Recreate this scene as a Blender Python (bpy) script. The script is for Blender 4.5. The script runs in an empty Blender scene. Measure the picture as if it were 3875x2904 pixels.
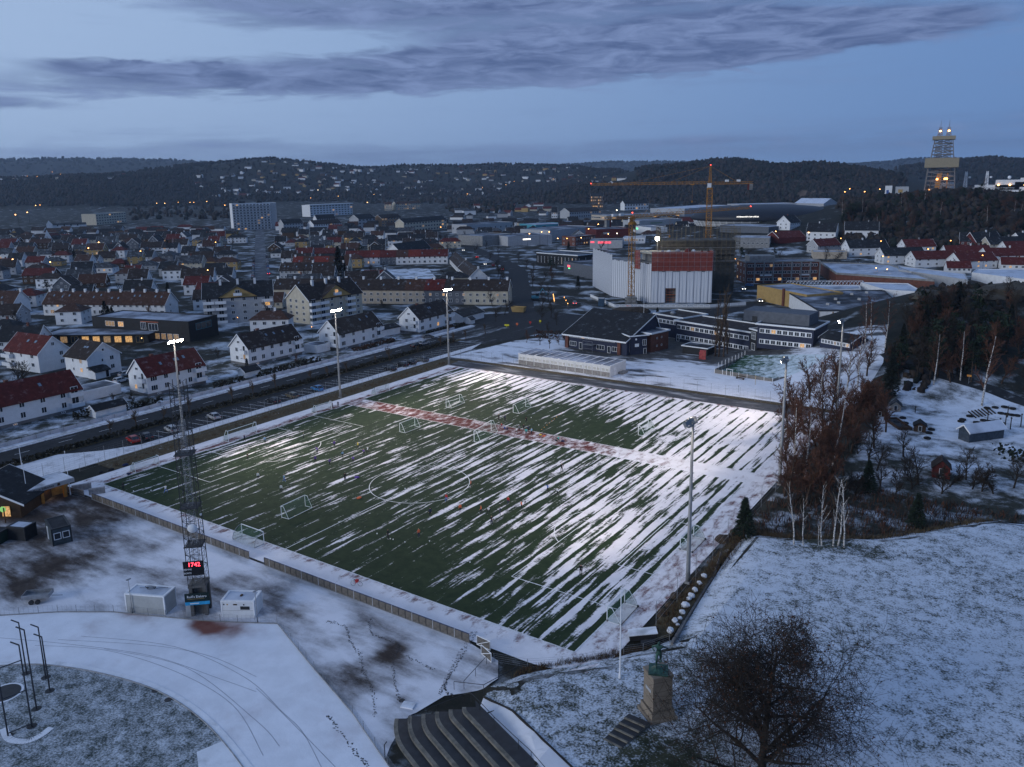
import bpy, bmesh, math, random
import numpy as np
from mathutils import Vector, Matrix

scene = bpy.context.scene
rad = math.radians
# ------------------------------------------------------------------ camera
# Solved from the pitch markings: world x runs along the pitch (goal line to goal line),
# y across it, metres, z = 0 at the turf.
CAM = Vector((142.531, -105.050, 54.409))
F_PX, CX, CY, W_PX, H_PX = 3028.07, 1937.5, 1325.21, 3875.0, 2904.0
TH, YAW, ROLL = 0.210289, -0.595485, 0.016125
fw = Vector((math.sin(YAW)*math.cos(TH), math.cos(YAW)*math.cos(TH), -math.sin(TH)))
r0 = Vector((math.cos(YAW), -math.sin(YAW), 0.0)); d0 = fw.cross(r0)
CR = math.cos(ROLL)*r0 + math.sin(ROLL)*d0
CD = -math.sin(ROLL)*r0 + math.cos(ROLL)*d0
cam_data = bpy.data.cameras.new('camera'); cam = bpy.data.objects.new('camera', cam_data)
scene.collection.objects.link(cam); scene.camera = cam
cam_data.sensor_width = 36.0; cam_data.lens = F_PX/W_PX*36.0
cam_data.shift_y = (CY - H_PX/2)/W_PX
cam_data.clip_start = 0.5; cam_data.clip_end = 40000
up = -CD; bk = -fw
cam.matrix_world = Matrix(((CR.x, up.x, bk.x, CAM.x), (CR.y, up.y, bk.y, CAM.y), (CR.z, up.z, bk.z, CAM.z), (0, 0, 0, 1)))

# ------------------------------------------------------------------ world: dusk sky with cloud banks
world = bpy.data.worlds.new('World'); scene.world = world; world.use_nodes = True
wt = world.node_tree; wt.nodes.clear()
class NT:
 def __init__(s, t): s.t = t
 def n(s, typ, **kw):
  nd = s.t.nodes.new(typ)
  for k, v in kw.items(): setattr(nd, k, v)
  return nd
 def put(s, sock, v):
  if hasattr(v, 'is_output') or isinstance(v, bpy.types.NodeSocket): s.t.links.new(v, sock)
  else: sock.default_value = v
 def m(s, op, a, b=0.0, c=0.0, clamp=False):
  nd = s.n('ShaderNodeMath', operation=op); nd.use_clamp = clamp
  for i, v in enumerate((a, b, c)): s.put(nd.inputs[i], v)
  return nd.outputs[0]
 def noise(s, vec, scale=1.0, detail=4.0, rough=0.55, dist=0.0):
  nd = s.n('ShaderNodeTexNoise'); s.put(nd.inputs['Vector'], vec)
  nd.inputs['Scale'].default_value = scale; nd.inputs['Detail'].default_value = detail
  nd.inputs['Roughness'].default_value = rough; nd.inputs['Distortion'].default_value = dist
  return nd.outputs['Fac']
 def xyz(s, x, y, z=0.0):
  nd = s.n('ShaderNodeCombineXYZ')
  for i, v in enumerate((x, y, z)): s.put(nd.inputs[i], v)
  return nd.outputs[0]
 def smooth(s, v, lo, hi):
  nd = s.n('ShaderNodeMapRange', interpolation_type='SMOOTHSTEP')
  s.put(nd.inputs[0], v); s.put(nd.inputs[1], lo); s.put(nd.inputs[2], hi)
  return nd.outputs[0]
 def mix(s, f, a, b):
  nd = s.n('ShaderNodeMix', data_type='RGBA')
  s.put(nd.inputs[0], f)
  for i, v in ((6, a), (7, b)):
   if isinstance(v, (tuple, list)): v = tuple(v) + ((1.0,) if len(v) == 3 else ())
   s.put(nd.inputs[i], v)
  return nd.outputs[2]
w = NT(wt)
SUN_EL, SUN_AZ = rad(14), rad(200)            # glow low on the left, outside the frame
sky = w.n('ShaderNodeTexSky', sky_type='NISHITA'); sky.sun_disc = False
sky.sun_elevation = rad(4); sky.sun_rotation = rad(-120); sky.altitude = 50; sky.ozone_density = 3.0; sky.air_density = 1.0; sky.dust_density = 0.6
gen = w.n('ShaderNodeTexCoord').outputs['Generated']
sp = w.n('ShaderNodeSeparateXYZ'); wt.links.new(gen, sp.inputs[0])
az = w.m('ARCTAN2', sp.outputs[0], sp.outputs[1]); el = w.m('ARCSINE', sp.outputs[2])
# compass coordinates centred on the valley to the north-west
X = w.m('SUBTRACT', az, YAW)
def blob(cx, cy, hw, hh, slope, wob):         # a long flat cloud bank
 yy = w.m('SUBTRACT', w.m('SUBTRACT', el, cy), w.m('MULTIPLY', w.m('SUBTRACT', X, cx), slope))
 a = w.m('DIVIDE', w.m('SUBTRACT', X, cx), hw); b = w.m('DIVIDE', w.m('ADD', yy, w.m('MULTIPLY', wob, hh*1.4)), hh)
 r = w.m('ADD', w.m('MULTIPLY', a, a), w.m('MULTIPLY', b, b))
 return w.smooth(r, 1.25, 0.25)
cv = w.xyz(w.m('MULTIPLY', X, 3.2), w.m('MULTIPLY', el, 17.0), 0.3)
n1 = w.noise(cv, 1.9, 7, 0.6, 0.35); n2 = w.noise(cv, 4.6, 6, 0.62, 0.6)
n3 = w.noise(w.xyz(w.m('MULTIPLY', X, 1.4), w.m('MULTIPLY', el, 26.0), 4.0), 1.7, 5, 0.6, 0.2)
wob = w.m('SUBTRACT', n1, 0.5); wob2 = w.m('SUBTRACT', n2, 0.5)
# heights and bearings of the banks in radians
c1 = blob(-0.08, 0.203, 0.60, 0.058, -0.075, wob)
c2 = blob(-0.02, 0.129, 0.62, 0.027, 0.042, wob2)
c2b = blob(-0.30, 0.118, 0.24, 0.013, -0.03, wob2)
c3 = blob(0.20, 0.150, 0.36, 0.030, 0.03, wob)
c4 = blob(-0.62, 0.085, 0.14, 0.009, 0.0, wob2)
c5 = blob(-0.20, 0.030, 0.95, 0.018, 0.0, wob)
c6 = blob(0.42, 0.050, 0.34, 0.010, 0.03, wob2)
far = w.smooth(n3, 0.47, 0.72)
dens = w.m('ADD', w.m('MULTIPLY', c1, 0.72), w.m('MULTIPLY', c2, 0.80))
dens = w.m('ADD', dens, w.m('MULTIPLY', c2b, 0.7)); dens = w.m('ADD', dens, w.m('MULTIPLY', c3, 0.6))
dens = w.m('ADD', dens, w.m('MULTIPLY', c4, 0.55)); dens = w.m('ADD', dens, w.m('MULTIPLY', c5, 0.45))
dens = w.m('ADD', dens, w.m('MULTIPLY', c6, 0.25)); dens = w.m('ADD', dens, w.m('MULTIPLY', far, 0.30))
dens = w.m('ADD', dens, w.m('MULTIPLY', wob2, 1.05))
# higher and behind, the same broken cloud goes on
hi = w.smooth(el, 0.235, 0.32)
dens = w.m('ADD', dens, w.m('MULTIPLY', hi, w.m('MULTIPLY', w.smooth(n1, 0.38, 0.62), 0.6)))
cmask = w.m('MINIMUM', w.smooth(dens, 0.05, 1.0), 0.93)
# clear dusk blue from the sky model, tinted by the deep twilight; paler to the left where the sun went down
west = w.smooth(X, 0.75, -0.75)
tint = w.mix(west, (0.40, 0.72, 1.25), (0.62, 0.86, 1.18))
skyc = w.n('ShaderNodeMix', data_type='RGBA', blend_type='MULTIPLY'); skyc.inputs[0].default_value = 1.0
bw = w.n('ShaderNodeHueSaturation'); bw.inputs['Saturation'].default_value = 0.12; bw.inputs['Value'].default_value = 0.062
wt.links.new(sky.outputs[0], bw.inputs['Color']); wt.links.new(bw.outputs[0], skyc.inputs[6]); wt.links.new(tint, skyc.inputs[7])
flat = w.mix(west, (0.150, 0.285, 0.580), (0.410, 0.560, 0.820))
base = w.mix(0.80, skyc.outputs[2], flat)
shade = w.smooth(n2, 0.30, 0.72)
cloudc = w.mix(shade, (0.070, 0.108, 0.240), (0.190, 0.262, 0.470))
cloudc = w.mix(w.m('MULTIPLY', w.smooth(el, 0.06, 0.0), 0.6), cloudc, (0.135, 0.200, 0.360))
colr = w.mix(cmask, base, cloudc)
bg = w.n('ShaderNodeBackground'); wt.links.new(colr, bg.inputs[0]); bg.inputs[1].default_value = 0.92
wo = w.n('ShaderNodeOutputWorld'); wt.links.new(bg.outputs[0], wo.inputs[0])

# ------------------------------------------------------------------ the last glow of the sun, low and soft
sd = bpy.data.lights.new('sun', 'SUN'); sd.energy = 1.25; sd.angle = rad(25); sd.color = (0.93, 0.96, 1.0)
sun = bpy.data.objects.new('sun', sd); scene.collection.objects.link(sun)
_from = Vector((-0.40, -0.90, 0.26)).normalized()
sun.rotation_euler = (-_from).to_track_quat('-Z', 'Y').to_euler(); sun.location = (-200, -400, 200)
vs = scene.view_settings; vs.view_transform = 'Standard'; vs.look = 'None'; vs.exposure = 0.22; vs.gamma = 1.0
vs.use_curve_mapping = False
scene.cycles.max_bounces = 5; scene.cycles.diffuse_bounces = 2; scene.cycles.glossy_bounces = 2
scene.cycles.transparent_max_bounces = 12; scene.cycles.volume_bounces = 0

HAZE = 6.5e-5
FLOOD = (19000, 17000, 21000, 9000, 9500, 13000)      # watts per lamp group on each mast

# ------------------------------------------------------------------ helpers
K = .4391
ZR = dict(D=(0, 0, 1.75181), N=(0, 0, 1), R1=(0, 500, K), R2=(970, 500, K), R3=(1940, 500, K), R4=(2905, 450, K), R5=(0, 1150, K),
 R6=(970, 1000, K), R7=(1940, 1100, K), R8=(2905, 1150, K), S1=(0, 1750, K), S2=(0, 2176, K), S3=(970, 2176, K), S4=(1940, 2176, K),
 S6=(970, 1600, .765), S7=(1940, 1600, .765), S8=(2700, 1500, .765), T1=(300, 1600, .5516), T2=(900, 1350, .5516), T3=(1900, 2050, .5516),
 T4=(2300, 1600, .5516), T5=(800, 1800, .5516), T6=(1600, 1650, .5516), U1=(600, 2080, .3152), U3=(0, 1780, .3152), U8=(2200, 780, .4724),
 V4=(0, 900, .394), V5=(2700, 1000, .63), V6=(1900, 1100, .4724), V7=(0, 500, .551))
def nat(z, x, y): a = ZR[z]; return a[0]+x*a[2], a[1]+y*a[2]
def ray(u, v): return fw + CR*((u-CX)/F_PX) + CD*((v-CY)/F_PX)
def P0(z, x, y, h=0.0):                       # survey: a mark in the photograph -> the place on level ground
 d = ray(*nat(z, x, y)); t = (h-CAM.z)/d.z
 return CAM + d*t
def Pd(z, x, y, dist):                        # the place at a given horizontal distance along that bearing
 d = ray(*nat(z, x, y)); t = dist/math.hypot(d.x, d.y)
 return CAM + d*t
def PT(z, x, y):                              # the place on the terrain
 d = ray(*nat(z, x, y)); l = math.hypot(d.x, d.y); t = 60.0/l
 while t*l < 9000:
  p = CAM + d*t
  if p.z <= H(p.x, p.y): break
  t += max(1.0, (p.z-H(p.x, p.y))*0.5)/l
 lo, hi_ = t - max(2.0, 0.01*t*l)/l, t
 for _ in range(24):
  m_ = (lo+hi_)/2; p = CAM + d*m_
  if p.z <= H(p.x, p.y): hi_ = m_
  else: lo = m_
 p = CAM + d*hi_; return Vector((p.x, p.y, H(p.x, p.y)))
def sstep(a, b, x):
 t = min(1.0, max(0.0, (x-a)/(b-a))); return t*t*(3-2*t)
def lerp(a, b, t): return a+(b-a)*t
def link(o): scene.collection.objects.link(o); return o
def tag(o, label=None, cat=None, group=None, kind=None):
 if label: o['label'] = label
 if cat: o['category'] = cat
 if group: o['group'] = group
 if kind: o['kind'] = kind
 return o
def thing(name, label, cat, loc=(0, 0, 0), rz=0.0, group=None):
 o = bpy.data.objects.new(name, None); o.empty_display_size = 0.3
 o.location = loc; o.rotation_euler = (0, 0, rz); link(o)
 return tag(o, label, cat, group)
def obj(name, me, parent=None, loc=(0, 0, 0), rz=0.0, rot=None, scale=None):
 o = bpy.data.objects.new(name, me); o.location = loc
 o.rotation_euler = rot if rot else (0, 0, rz)
 if scale: o.scale = scale
 if parent: o.parent = parent
 return link(o)
class MB:                                     # collects shapes, then becomes ONE mesh
 def __init__(s): s.v = []; s.f = []; s.mi = []
 def add(s, vs_, fs, m=0):
  b = len(s.v); s.v.extend(tuple(v) for v in vs_)
  for f in fs: s.f.append(tuple(b+i for i in f)); s.mi.append(m)
 def box(s, x0, y0, z0, x1, y1, z1, m=0):
  s.add([(x0, y0, z0), (x1, y0, z0), (x1, y1, z0), (x0, y1, z0), (x0, y0, z1), (x1, y0, z1), (x1, y1, z1), (x0, y1, z1)],
    [(3, 2, 1, 0), (4, 5, 6, 7), (0, 1, 5, 4), (1, 2, 6, 5), (2, 3, 7, 6), (3, 0, 4, 7)], m)
 def prism(s, poly, z0, z1, m=0, mt=None):
  n = len(poly); s.add([(p[0], p[1], z0) for p in poly]+[(p[0], p[1], z1) for p in poly],
    [(i, (i+1) % n, n+(i+1) % n, n+i) for i in range(n)]+[tuple(range(n-1, -1, -1))], m)
  s.add([(p[0], p[1], z1) for p in poly], [tuple(range(n))], m if mt is None else mt)
 def xprism(s, prof, x0, x1, m=0):         # profile in (y, z) pushed along x
  n = len(prof); s.add([(x0, p[0], p[1]) for p in prof]+[(x1, p[0], p[1]) for p in prof],
    [((i+1) % n, i, n+i, n+(i+1) % n) for i in range(n)]+[tuple(range(n)), tuple(range(2*n-1, n-1, -1))], m)
 def tube(s, a, b, r0=.03, r1=None, n=6, m=0, cap=True):
  a = Vector(a); b = Vector(b); r1 = r0 if r1 is None else r1
  d = b-a
  if d.length < 1e-6: return
  d.normalize(); x = d.orthogonal().normalized(); y = d.cross(x)
  vs_ = []
  for c, r in ((a, r0), (b, r1)):
   for i in range(n):
    t = 2*math.pi*i/n; vs_.append(c + (x*math.cos(t)+y*math.sin(t))*r)
  fs = [(i, (i+1) % n, n+(i+1) % n, n+i) for i in range(n)]
  if cap: fs += [tuple(range(n-1, -1, -1)), tuple(range(n, 2*n))]
  s.add(vs_, fs, m)
 def path(s, pts, r, n=6, m=0):
  for a, b in zip(pts, pts[1:]): s.tube(a, b, r, r, n, m)
 def lathe(s, prof, n=12, c=(0, 0, 0), m=0):
  vs_ = [(c[0]+r*math.cos(2*math.pi*i/n), c[1]+r*math.sin(2*math.pi*i/n), c[2]+z) for r, z in prof for i in range(n)]
  fs = [(k*n+i, k*n+(i+1) % n, (k+1)*n+(i+1) % n, (k+1)*n+i) for k in range(len(prof)-1) for i in range(n)]
  fs += [tuple(range(n-1, -1, -1)), tuple(range((len(prof)-1)*n, len(prof)*n))]
  s.add(vs_, fs, m)
 def mesh(s, name, mats, smooth=False):
  me = bpy.data.meshes.new(name); me.from_pydata(s.v, [], s.f)
  for m_ in (mats if isinstance(mats, (list, tuple)) else [mats]): me.materials.append(m_)
  if any(s.mi): me.polygons.foreach_set('material_index', s.mi)
  if smooth: me.polygons.foreach_set('use_smooth', [True]*len(s.f))
  me.update(); return me
 def build(s, name, mats, parent=None, loc=(0, 0, 0), rz=0.0, rot=None, smooth=False):
  return obj(name, s.mesh(name, mats, smooth), parent, loc, rz, rot)
def copy_tree(o, parent=None):
 c = o.copy(); link(c); c.parent = parent
 for ch in o.children: copy_tree(ch, c)
 return c

# ------------------------------------------------------------------ materials
MATS = {}
def mat_new(name):
 m = bpy.data.materials.new(name); m.use_nodes = True; t = m.node_tree
 p = t.nodes['Principled BSDF']; MATS[name] = m
 return m, NT(t), p
def col4(c): return tuple(c)+(1.0,)
def flatmat(name, col, rough=.75, var=.25, scale=1.5, metal=0.0, spec=.3, bump=0.0, emit=None, es=1.0):
 m, n, p = mat_new(name)
 p.inputs['Roughness'].default_value = rough; p.inputs['Metallic'].default_value = metal
 p.inputs['Specular IOR Level'].default_value = spec
 tc = n.n('ShaderNodeTexCoord').outputs['Object']
 ns = n.noise(tc, scale, 5, .6)
 f = n.smooth(ns, .3, .7)
 c = n.mix(f, tuple(x*(1-var) for x in col), tuple(min(1, x*(1+var)) for x in col))
 n.t.links.new(c, p.inputs['Base Color'])
 if bump:
  b = n.n('ShaderNodeBump'); b.inputs['Strength'].default_value = bump; b.inputs['Distance'].default_value = .05
  n.t.links.new(n.noise(tc, scale*8, 3), b.inputs['Height']); n.t.links.new(b.outputs[0], p.inputs['Normal'])
 if emit:
  p.inputs['Emission Color'].default_value = col4(emit); p.inputs['Emission Strength'].default_value = es
 return m
def coursed(name, col, period, axis=2, dark=.6, var=.15, rough=.7):      # boards / courses with fine dark joints
 m, n, p = mat_new(name); p.inputs['Roughness'].default_value = rough; p.inputs['Specular IOR Level'].default_value = .25
 tc = n.n('ShaderNodeTexCoord').outputs['Object']; sx = n.n('ShaderNodeSeparateXYZ'); n.t.links.new(tc, sx.inputs[0])
 v = sx.outputs[axis] if axis < 3 else n.m('ADD', sx.outputs[0], sx.outputs[1])
 fr = n.m('FRACT', n.m('DIVIDE', v, period)); j = n.smooth(fr, .10, .02)
 ns = n.smooth(n.noise(tc, .8, 5, .65), .3, .7)
 c = n.mix(ns, tuple(x*(1-var) for x in col), tuple(min(1, x*(1+var)) for x in col))
 c = n.mix(n.m('MULTIPLY', j, 1-dark), c, tuple(x*.25 for x in col))
 n.t.links.new(c, p.inputs['Base Color']); return m
def roofmat(name, col, snow=0.06, var=.3):    # tiled roof: courses, weathering, traces of frost
 m, n, p = mat_new(name); p.inputs['Roughness'].default_value = .8; p.inputs['Specular IOR Level'].default_value = .2
 tc = n.n('ShaderNodeTexCoord').outputs['Object']; sx = n.n('ShaderNodeSeparateXYZ'); n.t.links.new(tc, sx.inputs[0])
 fr = n.m('FRACT', n.m('MULTIPLY', sx.outputs[2], 4.2)); j = n.smooth(fr, .25, .0)
 ns = n.smooth(n.noise(tc, .9, 6, .7), .3, .7)
 c = n.mix(ns, tuple(x*(1-var) for x in col), tuple(min(1, x*(1+var)) for x in col))
 c = n.mix(n.m('MULTIPLY', j, .5), c, tuple(x*.4 for x in col))
 fs = n.smooth(n.noise(tc, .45, 6, .75), .60-snow, .78-snow)
 c = n.mix(n.m('MULTIPLY', fs, .25), c, (.42, .46, .52))
 n.t.links.new(c, p.inputs['Base Color']); return m
def glow(name, col, s):
 m, n, p = mat_new(name); p.inputs['Base Color'].default_value = (.1, .1, .1, 1)
 p.inputs['Emission Color'].default_value = col4(col); p.inputs['Emission Strength'].default_value = s; return m
def glassmat(name, col=(.012, .016, .022), rough=.12, emit=None, es=0):
 m, n, p = mat_new(name); p.inputs['Roughness'].default_value = rough; p.inputs['Specular IOR Level'].default_value = .5
 tc = n.n('ShaderNodeTexCoord').outputs['Object']; f = n.noise(tc, 1.3, 2)
 n.t.links.new(n.mix(f, col, tuple(x*2.2 for x in col)), p.inputs['Base Color'])
 if emit:
  em = n.mix(n.smooth(n.noise(tc, 2.3, 3), .3, .7), tuple(x*.35 for x in emit), emit)
  n.t.links.new(em, p.inputs['Emission Color']); p.inputs['Emission Strength'].default_value = es
 return m
def snowmat(name, g1, g2, snow=(.80, .82, .86), scale=(1, 1, 1), ns=1.0, soft=.18, detail=8, stripes=0.0, sper=2.3, fine=0.0, gs=.6, aw=1.0, fs=3.2):
 """ground g1/g2 under snow; the vertex field 'snow' says how much lies there"""
 m, n, p = mat_new(name); p.inputs['Roughness'].default_value = .85; p.inputs['Specular IOR Level'].default_value = .15
 tc = n.n('ShaderNodeTexCoord').outputs['Object']
 at = n.n('ShaderNodeAttribute', attribute_name='snow').outputs['Fac']
 mp = n.n('ShaderNodeMapping'); n.t.links.new(tc, mp.inputs[0]); mp.inputs['Scale'].default_value = scale
 a = n.noise(mp.outputs[0], ns, detail, .62, .15)
 v = n.m('ADD', n.m('MULTIPLY', n.m('SUBTRACT', a, .5), aw), n.m('MULTIPLY', n.m('SUBTRACT', at, .5), .62))
 if fine:
  v = n.m('ADD', v, n.m('MULTIPLY', n.m('SUBTRACT', n.noise(tc, fs, 4, .7), .5), fine))
  v = n.m('ADD', v, n.m('MULTIPLY', n.m('SUBTRACT', n.noise(tc, .9, 3, .6), .5), fine*.6))
 if stripes:
  sx = n.n('ShaderNodeSeparateXYZ'); n.t.links.new(tc, sx.inputs[0])
  wv = n.m('MULTIPLY', n.m('SUBTRACT', n.noise(n.xyz(n.m('MULTIPLY', sx.outputs[0], .25), n.m('MULTIPLY', sx.outputs[1], .02)), 1.0, 2), .5), 1.6)
  ph = n.m('FRACT', n.m('DIVIDE', n.m('ADD', sx.outputs[0], wv), sper))
  tri = n.m('ABSOLUTE', n.m('SUBTRACT', ph, .5))
  st = n.smooth(tri, .20, .08)          # ploughed line
  brk = n.smooth(n.noise(n.xyz(n.m('MULTIPLY', sx.outputs[0], 1.1), n.m('MULTIPLY', sx.outputs[1], .035), 7.0), 1.0, 2), .30, .52)
  v = n.m('SUBTRACT', v, n.m('MULTIPLY', n.m('MULTIPLY', st, brk), stripes))
  cr = n.noise(n.xyz(n.m('MULTIPLY', sx.outputs[0], .9), n.m('MULTIPLY', sx.outputs[1], 2.6)), 1.0, 4, .7)
  v = n.m('ADD', v, n.m('MULTIPLY', n.m('SUBTRACT', cr, .5), .30))
 f = n.smooth(v, -soft, soft)
 gn = n.smooth(n.noise(tc, gs, 6, .7), .3, .7)
 g = n.mix(gn, g1, g2)
 sn = n.mix(n.smooth(n.noise(tc, .35, 5, .6), .3, .7), tuple(x*.88 for x in snow), snow)
 c = n.mix(f, g, sn)
 n.t.links.new(c, p.inputs['Base Color'])
 b = n.n('ShaderNodeBump'); b.inputs['Strength'].default_value = .35; b.inputs['Distance'].default_value = .08
 n.t.links.new(n.m('ADD', f, n.m('MULTIPLY', n.noise(tc, 2.2, 5, .7), .8)), b.inputs['Height']); n.t.links.new(b.outputs[0], p.inputs['Normal'])
 return m
# ------------------------------------------------------------------ terrain
def axis(lo, a, b, hi, st, g=1.055, mx=110.0):
 c = list(np.arange(a, b+.01, st))
 s = st; x = c[-1]
 while x < hi: s = min(mx, s*g); x += s; c.append(x)
 s = st; x = c[0]; left = []
 while x > lo: s = min(mx, s*g); x -= s; left.append(x)
 return np.array(left[::-1]+c)
AX = axis(-8200, -70, 180, 2500, 2.5); AY = axis(-1500, -90, 140, 9000, 2.5)
def ridge(zone, pts, width, lower=0.0):       # crest line surveyed as bearings, heights and distances
 out = []
 for x, y, dist in pts:
  p = Pd(zone, x, y, dist); out.append((p.x, p.y, p.z-lower))
 return out, width
RIDGES = [
 ridge('N', [(-700, 590, 6500), (0, 603, 6200), (250, 598, 6200), (450, 602, 6300), (650, 606, 6400), (900, 625, 6600), (1500, 640, 7000)], 1500, 8),
 ridge('N', [(-600, 655, 3100), (0, 668, 2900), (250, 660, 2900), (480, 648, 2700), (560, 655, 2700), (640, 652, 2750), (720, 640, 2800)], 620, 10),
 ridge('N', [(690, 648, 2850), (745, 620, 2950), (800, 612, 3000), (900, 606, 3000), (985, 592, 3000), (1070, 600, 3050), (1160, 614, 3050), (1270, 625, 3100), (1370, 630, 3150),
    (1470, 630, 3150), (1590, 619, 3150), (1680, 623, 3150), (1800, 620, 3150), (1940, 615, 3100), (2060, 618, 3100), (2160, 630, 3050), (2205, 642, 3000)], 820, 9),
 ridge('N', [(2200, 640, 2900), (2270, 636, 2800), (2330, 637, 2750), (2360, 655, 2700)], 420, 9),
 ridge('N', [(2420, 665, 2050), (2480, 640, 2050), (2555, 616, 2050), (2660, 602, 2050), (2765, 598, 2050), (2840, 611, 2000), (2910, 614, 1950), (3040, 611, 1900), (3130, 625, 1850),
    (3220, 642, 1800), (3290, 660, 1750), (3350, 665, 1720), (3390, 695, 1680)], 430, 9),
 ridge('N', [(2100, 625, 6800), (2300, 612, 6800), (2500, 611, 6800), (2900, 628, 6900), (3170, 622, 6900), (3350, 613, 6800), (3520, 599, 6700), (3750, 600, 6500), (4300, 600, 6500)], 1400, 8),
 ridge('N', [(3400, 700, 2900), (3480, 664, 2900), (3560, 628, 2900), (3640, 605, 2900), (3720, 594, 2900), (3790, 612, 2900), (3870, 650, 2850), (4100, 640, 2850)], 600, 9),
 ridge('N', [(3205, 800, 760), (3300, 778, 770), (3390, 758, 780), (3435, 727, 790), (3560, 722, 790), (3655, 708, 790), (3760, 716, 780), (3875, 720, 780), (4200, 700, 780)], 255, 6),
 ridge('N', [(3470, 1190, 262), (3560, 1090, 285), (3650, 1068, 300), (3740, 1072, 300), (3900, 1060, 300), (4300, 1040, 310)], 62, 2),
]
LAWN = [(96.2, -43.4), (97.6, -39.9), (99.5, -37.2), (103.5, -33.0), (108.6, -26.0), (109.9, -22.5), (108.9, -10), (107.8, 2), (107.6, 10.0), (113.6, 11.3), (125.3, 18.6), (138.0, 34.5), (175, 44), (215, -60), (112, -72), (104.6, -50.0)]
def pdist(X, Y, poly):                        # signed distance (inside positive), numpy
 ins = np.zeros(X.shape, bool); dmin = np.full(X.shape, 1e9)
 n = len(poly)
 for i in range(n):
  (x1, y1), (x2, y2) = poly[i], poly[(i+1) % n]
  dx, dy = x2-x1, y2-y1
  t = np.clip(((X-x1)*dx+(Y-y1)*dy)/(dx*dx+dy*dy), 0, 1)
  dmin = np.minimum(dmin, np.hypot(X-x1-t*dx, Y-y1-t*dy))
  c = ((y1 > Y) != (y2 > Y)) & (X < (x2-x1)*(Y-y1)/((y2-y1) if y2 != y1 else 1e-9)+x1)
  ins ^= c
 return np.where(ins, dmin, -dmin)
def HV(X, Y):
 Z = np.zeros(X.shape)
 for pts, wd in RIDGES:
  best = np.zeros(X.shape)
  for (x1, y1, z1), (x2, y2, z2) in zip(pts, pts[1:]):
   dx, dy = x2-x1, y2-y1
   t = np.clip(((X-x1)*dx+(Y-y1)*dy)/(dx*dx+dy*dy), 0, 1)
   d = np.hypot(X-x1-t*dx, Y-y1-t*dy)/wd
   z = (z1+t*(z2-z1))
   s = np.clip(1-d, 0, 1); s = s*s*(3-2*s)
   best = np.maximum(best, np.maximum(z, 2)*s)
  Z = np.maximum(Z, best)
 und = np.sin(X*.011+1)*np.cos(Y*.013)+.6*np.sin(X*.027+Y*.019)+.35*np.sin(X*.061-Y*.05)
 Z += und*np.clip(Z*.035, 0, 2.5)
 L = pdist(X, Y, LAWN); s = np.clip((L+.6)/3.0, 0, 1); s = s*s*(3-2*s)
 Z = np.maximum(Z, 1.45*s*np.where(L > -.6, 1, 0))
 return Z
gx, gy = np.meshgrid(AX, AY, indexing='ij'); GZ = HV(gx, gy)
import bisect
AXl, AYl, GZl = AX.tolist(), AY.tolist(), GZ.tolist()
def H(x, y):
 i = min(max(bisect.bisect_left(AXl, x)-1, 0), len(AXl)-2); j = min(max(bisect.bisect_left(AYl, y)-1, 0), len(AYl)-2)
 a = (x-AXl[i])/(AXl[i+1]-AXl[i]); b = (y-AYl[j])/(AYl[j+1]-AYl[j]); r0_, r1_ = GZl[i], GZl[i+1]
 return (r0_[j]*(1-a)+r1_[j]*a)*(1-b)+(r0_[j+1]*(1-a)+r1_[j+1]*a)*b
def set_snow(me, f):
 n = len(me.vertices); co = np.empty(n*3); me.vertices.foreach_get('co', co); co = co.reshape(-1, 3)
 at = me.attributes.new('snow', 'FLOAT', 'POINT')
 val = f(co[:, 0], co[:, 1]) if callable(f) else np.full(n, float(f))
 at.data.foreach_set('value', np.ascontiguousarray(val, dtype=np.float32))
def idw(ctrl, pw=2.6):
 C = np.array([(p.x, p.y) for p, _ in ctrl]); V = np.array([c for _, c in ctrl])
 def f(x, y):
  d = np.hypot(x[:, None]-C[None, :, 0], y[:, None]-C[None, :, 1])+.5
  w_ = d**-pw; return (w_*V).sum(1)/w_.sum(1)
 return f
ground_m = snowmat('ground', (.010, .012, .010), (.030, .028, .022), (.50, .55, .62), (1, 1, 1), .07, .10, 10, fine=.10, gs=.25)
nx, ny = len(AX), len(AY)
vv = np.stack([gx, gy, GZ-.06], -1).reshape(-1, 3)
ii, jj = np.meshgrid(np.arange(nx-1), np.arange(ny-1), indexing='ij'); q = (ii*ny+jj).ravel()
ff = np.stack([q, q+ny, q+ny+1, q+1], 1)
me = bpy.data.meshes.new('ground'); me.from_pydata(vv.tolist(), [], ff.tolist()); me.materials.append(ground_m)
me.polygons.foreach_set('use_smooth', [True]*len(ff)); me.update()
def gsnow(x, y):
 z = HV(x, y); d = np.hypot(x-CAM.x, y-CAM.y)
 return np.where(z > 6, .22, .38)-np.clip((d-900)/6000, 0, .10)
set_snow(me, gsnow)
tag(obj('ground', me), kind='structure')

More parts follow.
